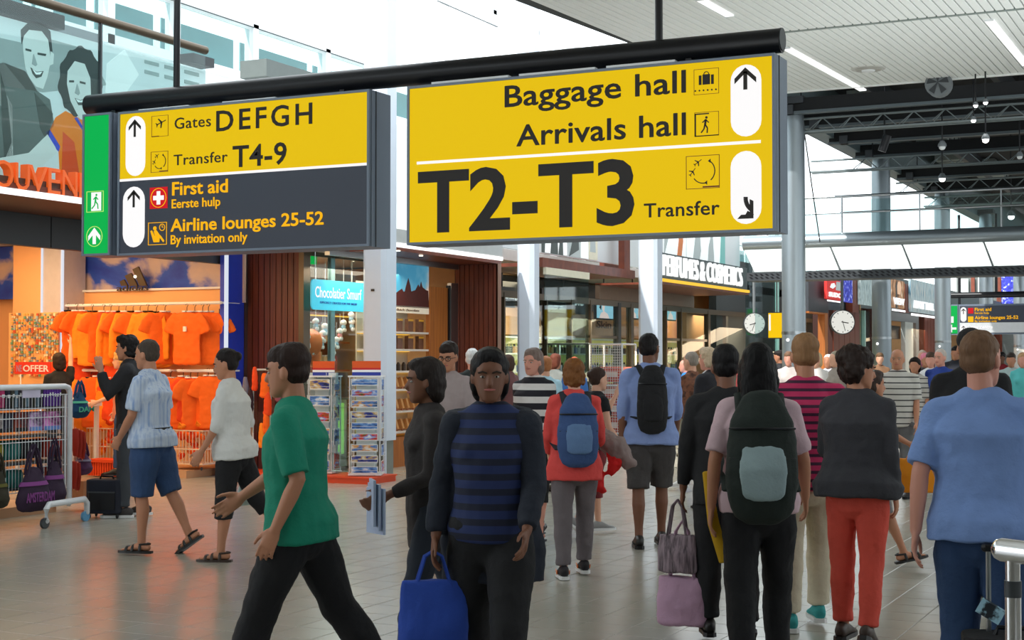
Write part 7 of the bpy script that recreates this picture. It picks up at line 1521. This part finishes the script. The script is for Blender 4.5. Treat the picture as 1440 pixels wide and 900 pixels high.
# chrome barrier in the near right corner
a_ = on(0, 0, 0, 0) if False else None
cb_ = ray(1412, 505); dpt = 4.6; base_p = on(2, 0, 1412, 505+1.6*F/dpt)
ch = thing('chrome_barrier', base_p, 'chrome tubular barrier post and handrail in the lower right corner', 'barrier')
zt = on(2, 0, 1412, 505+1.6*F/dpt); rr_ = ray(1424, 775); kk = dpt/(rr_.x*-math.sin(YAW)+rr_.y*math.cos(YAW)); topp = V((0, 0, H))+rr_*kk
px_, py_ = topp.x, topp.y
MB(chrome).chain([(px_, py_, 0), (px_, py_, topp.z-.14)], [.024, .024], 16, cap=False).build('post', ch, smooth=True); MB(dgrey).chain([(px_, py_, topp.z-.14), (px_, py_, topp.z-.09)], [.026, .026], 16, cap=False).build('collar', ch, smooth=True); MB(chrome).chain([(px_, py_, topp.z-.09), (px_, py_, topp.z-.02)], [.022, .022], 16, cap=False).build('neck', ch, smooth=True)
hv_ = V((.55, -.30, .0)); MB(chrome).chain([V((px_-.03, py_+.02, topp.z)), V((px_, py_, topp.z))+hv_*2], [.038, .038], 18, (0, 0, 1)).build('hand_rail', ch, smooth=True)
MB(steel).chain([(px_, py_, 0), (px_, py_, .012)], [.07, .07], 18, cap=False).build('base_plate', ch, smooth=True)
MB(glass).box((px_+.06, py_-.04, .12), (px_+1.0, py_-.03, topp.z-.14)).build('glass_pane', ch) if False else None

# -- background crowd
crowd = [
 ('far person with freckled brown hair in white top right of long haired woman', 1110, 640, 1.68, 170, 'pink', ('short', (120, 90, 70)), (200, 190, 186)),
 ('far man with bald head in navy shirt, left of steel column', 1078, 628, 1.72, 200, 'brown', ('cropped', (40, 30, 26)), (40, 44, 60)),
 ('far woman in red top below the left clock', 1052, 632, 1.62, 180, 'pink', ('bob', (90, 60, 44)), (150, 60, 60)),
 ('far older person in white jacket with blond hair behind the magenta shirt', 1150, 650, 1.66, 150, 'fair', ('bob', (206, 180, 140)), (214, 210, 206)),
 ('far person in white cap and pale top right of magenta shirt', 1166, 640, 1.64, 160, 'tan', ('cropped', (236, 236, 240)), (220, 220, 230)),
 ('far tourist in red and white hat behind the magenta shirt', 1136, 622, 1.80, 170, 'pink', ('tousled', (216, 70, 50)), (200, 180, 170)),
 ('far grey haired man left of the curly haired woman', 1178, 655, 1.68, 120, 'fair', ('greyshort', (150, 140, 120)), (150, 140, 130)),
 ('far person in pink head scarf by the dark doorway', 1302, 640, 1.66, 190, 'tan', ('bob', (226, 130, 150)), (60, 56, 60)),
 ('far person in beige hat between the bald man and blue polo', 1298, 632, 1.72, 180, 'pink', ('cropped', (200, 180, 160)), (170, 160, 150)),
 ('far man in grey jacket right of light blue shirt man', 1423, 640, 1.66, 180, 'tan', ('short', (60, 50, 44)), (170, 190, 190)),
 ('far woman in turquoise top at the right image edge', 1440, 648, 1.66, 170, 'pink', ('bob', (190, 150, 110)), (90, 190, 190)),
 ('far person in red jacket seen under the distant sign', 1410, 612, 1.70, 160, 'brown', ('short', (30, 26, 26)), (150, 40, 50)),
 ('far person in dark top in shop entrance left of big steel column', 1098, 622, 1.72, 90, 'tan', ('short', (36, 28, 26)), (44, 44, 48)),
 ('far person in navy top crossing left of the chocolate shelves woman group', 716, 668, 1.62, 60, 'tan', ('bob', (70, 50, 40)), (100, 60, 60)),
 ('far browsing person in blue at the glass screen', 808, 662, 1.58, 20, 'pink', ('short', (180, 80, 40)), (60, 110, 180)),
 ('far browsing person in grey beside the glass screen', 780, 655, 1.64, -40, 'tan', ('bob', (110, 60, 44)), (120, 124, 120)),
 ('far person in white shirt behind the blue polo man', 1310, 650, 1.66, 175, 'pink', ('short', (80, 60, 48)), (214, 216, 220)),
 ('far tall person in dark suit beyond the footbridge columns', 1345, 622, 1.80, 170, 'tan', ('short', (30, 26, 24)), (40, 42, 52)),
 ('far person in tan jacket under the far timber wall', 1238, 618, 1.68, 180, 'fair', ('short', (110, 84, 60)), (160, 120, 90)),
]
for k, (lb_c, px, py, h, fc, sk, hr__, tc) in enumerate(crowd):
    person(lb_c, px, py, h, fc, sk, hr__, dict(m=clothm('crowd_cloth_%s' % 'a b c d e f g h i j k l m n o p q r s'.split()[k], tc), sleeve=.5 if k % 2 else .95), dict(m=dkj if k % 3 else clothm('mid_grey_cloth', (104, 104, 106))), ('shoe', bkm), vox=.018, fingers=False, leg=((6, 4), (-6, 6)), female=(k % 2 == 0), L=(6, 8, 30, 0), Rr=(-4, 8, 20, 0))
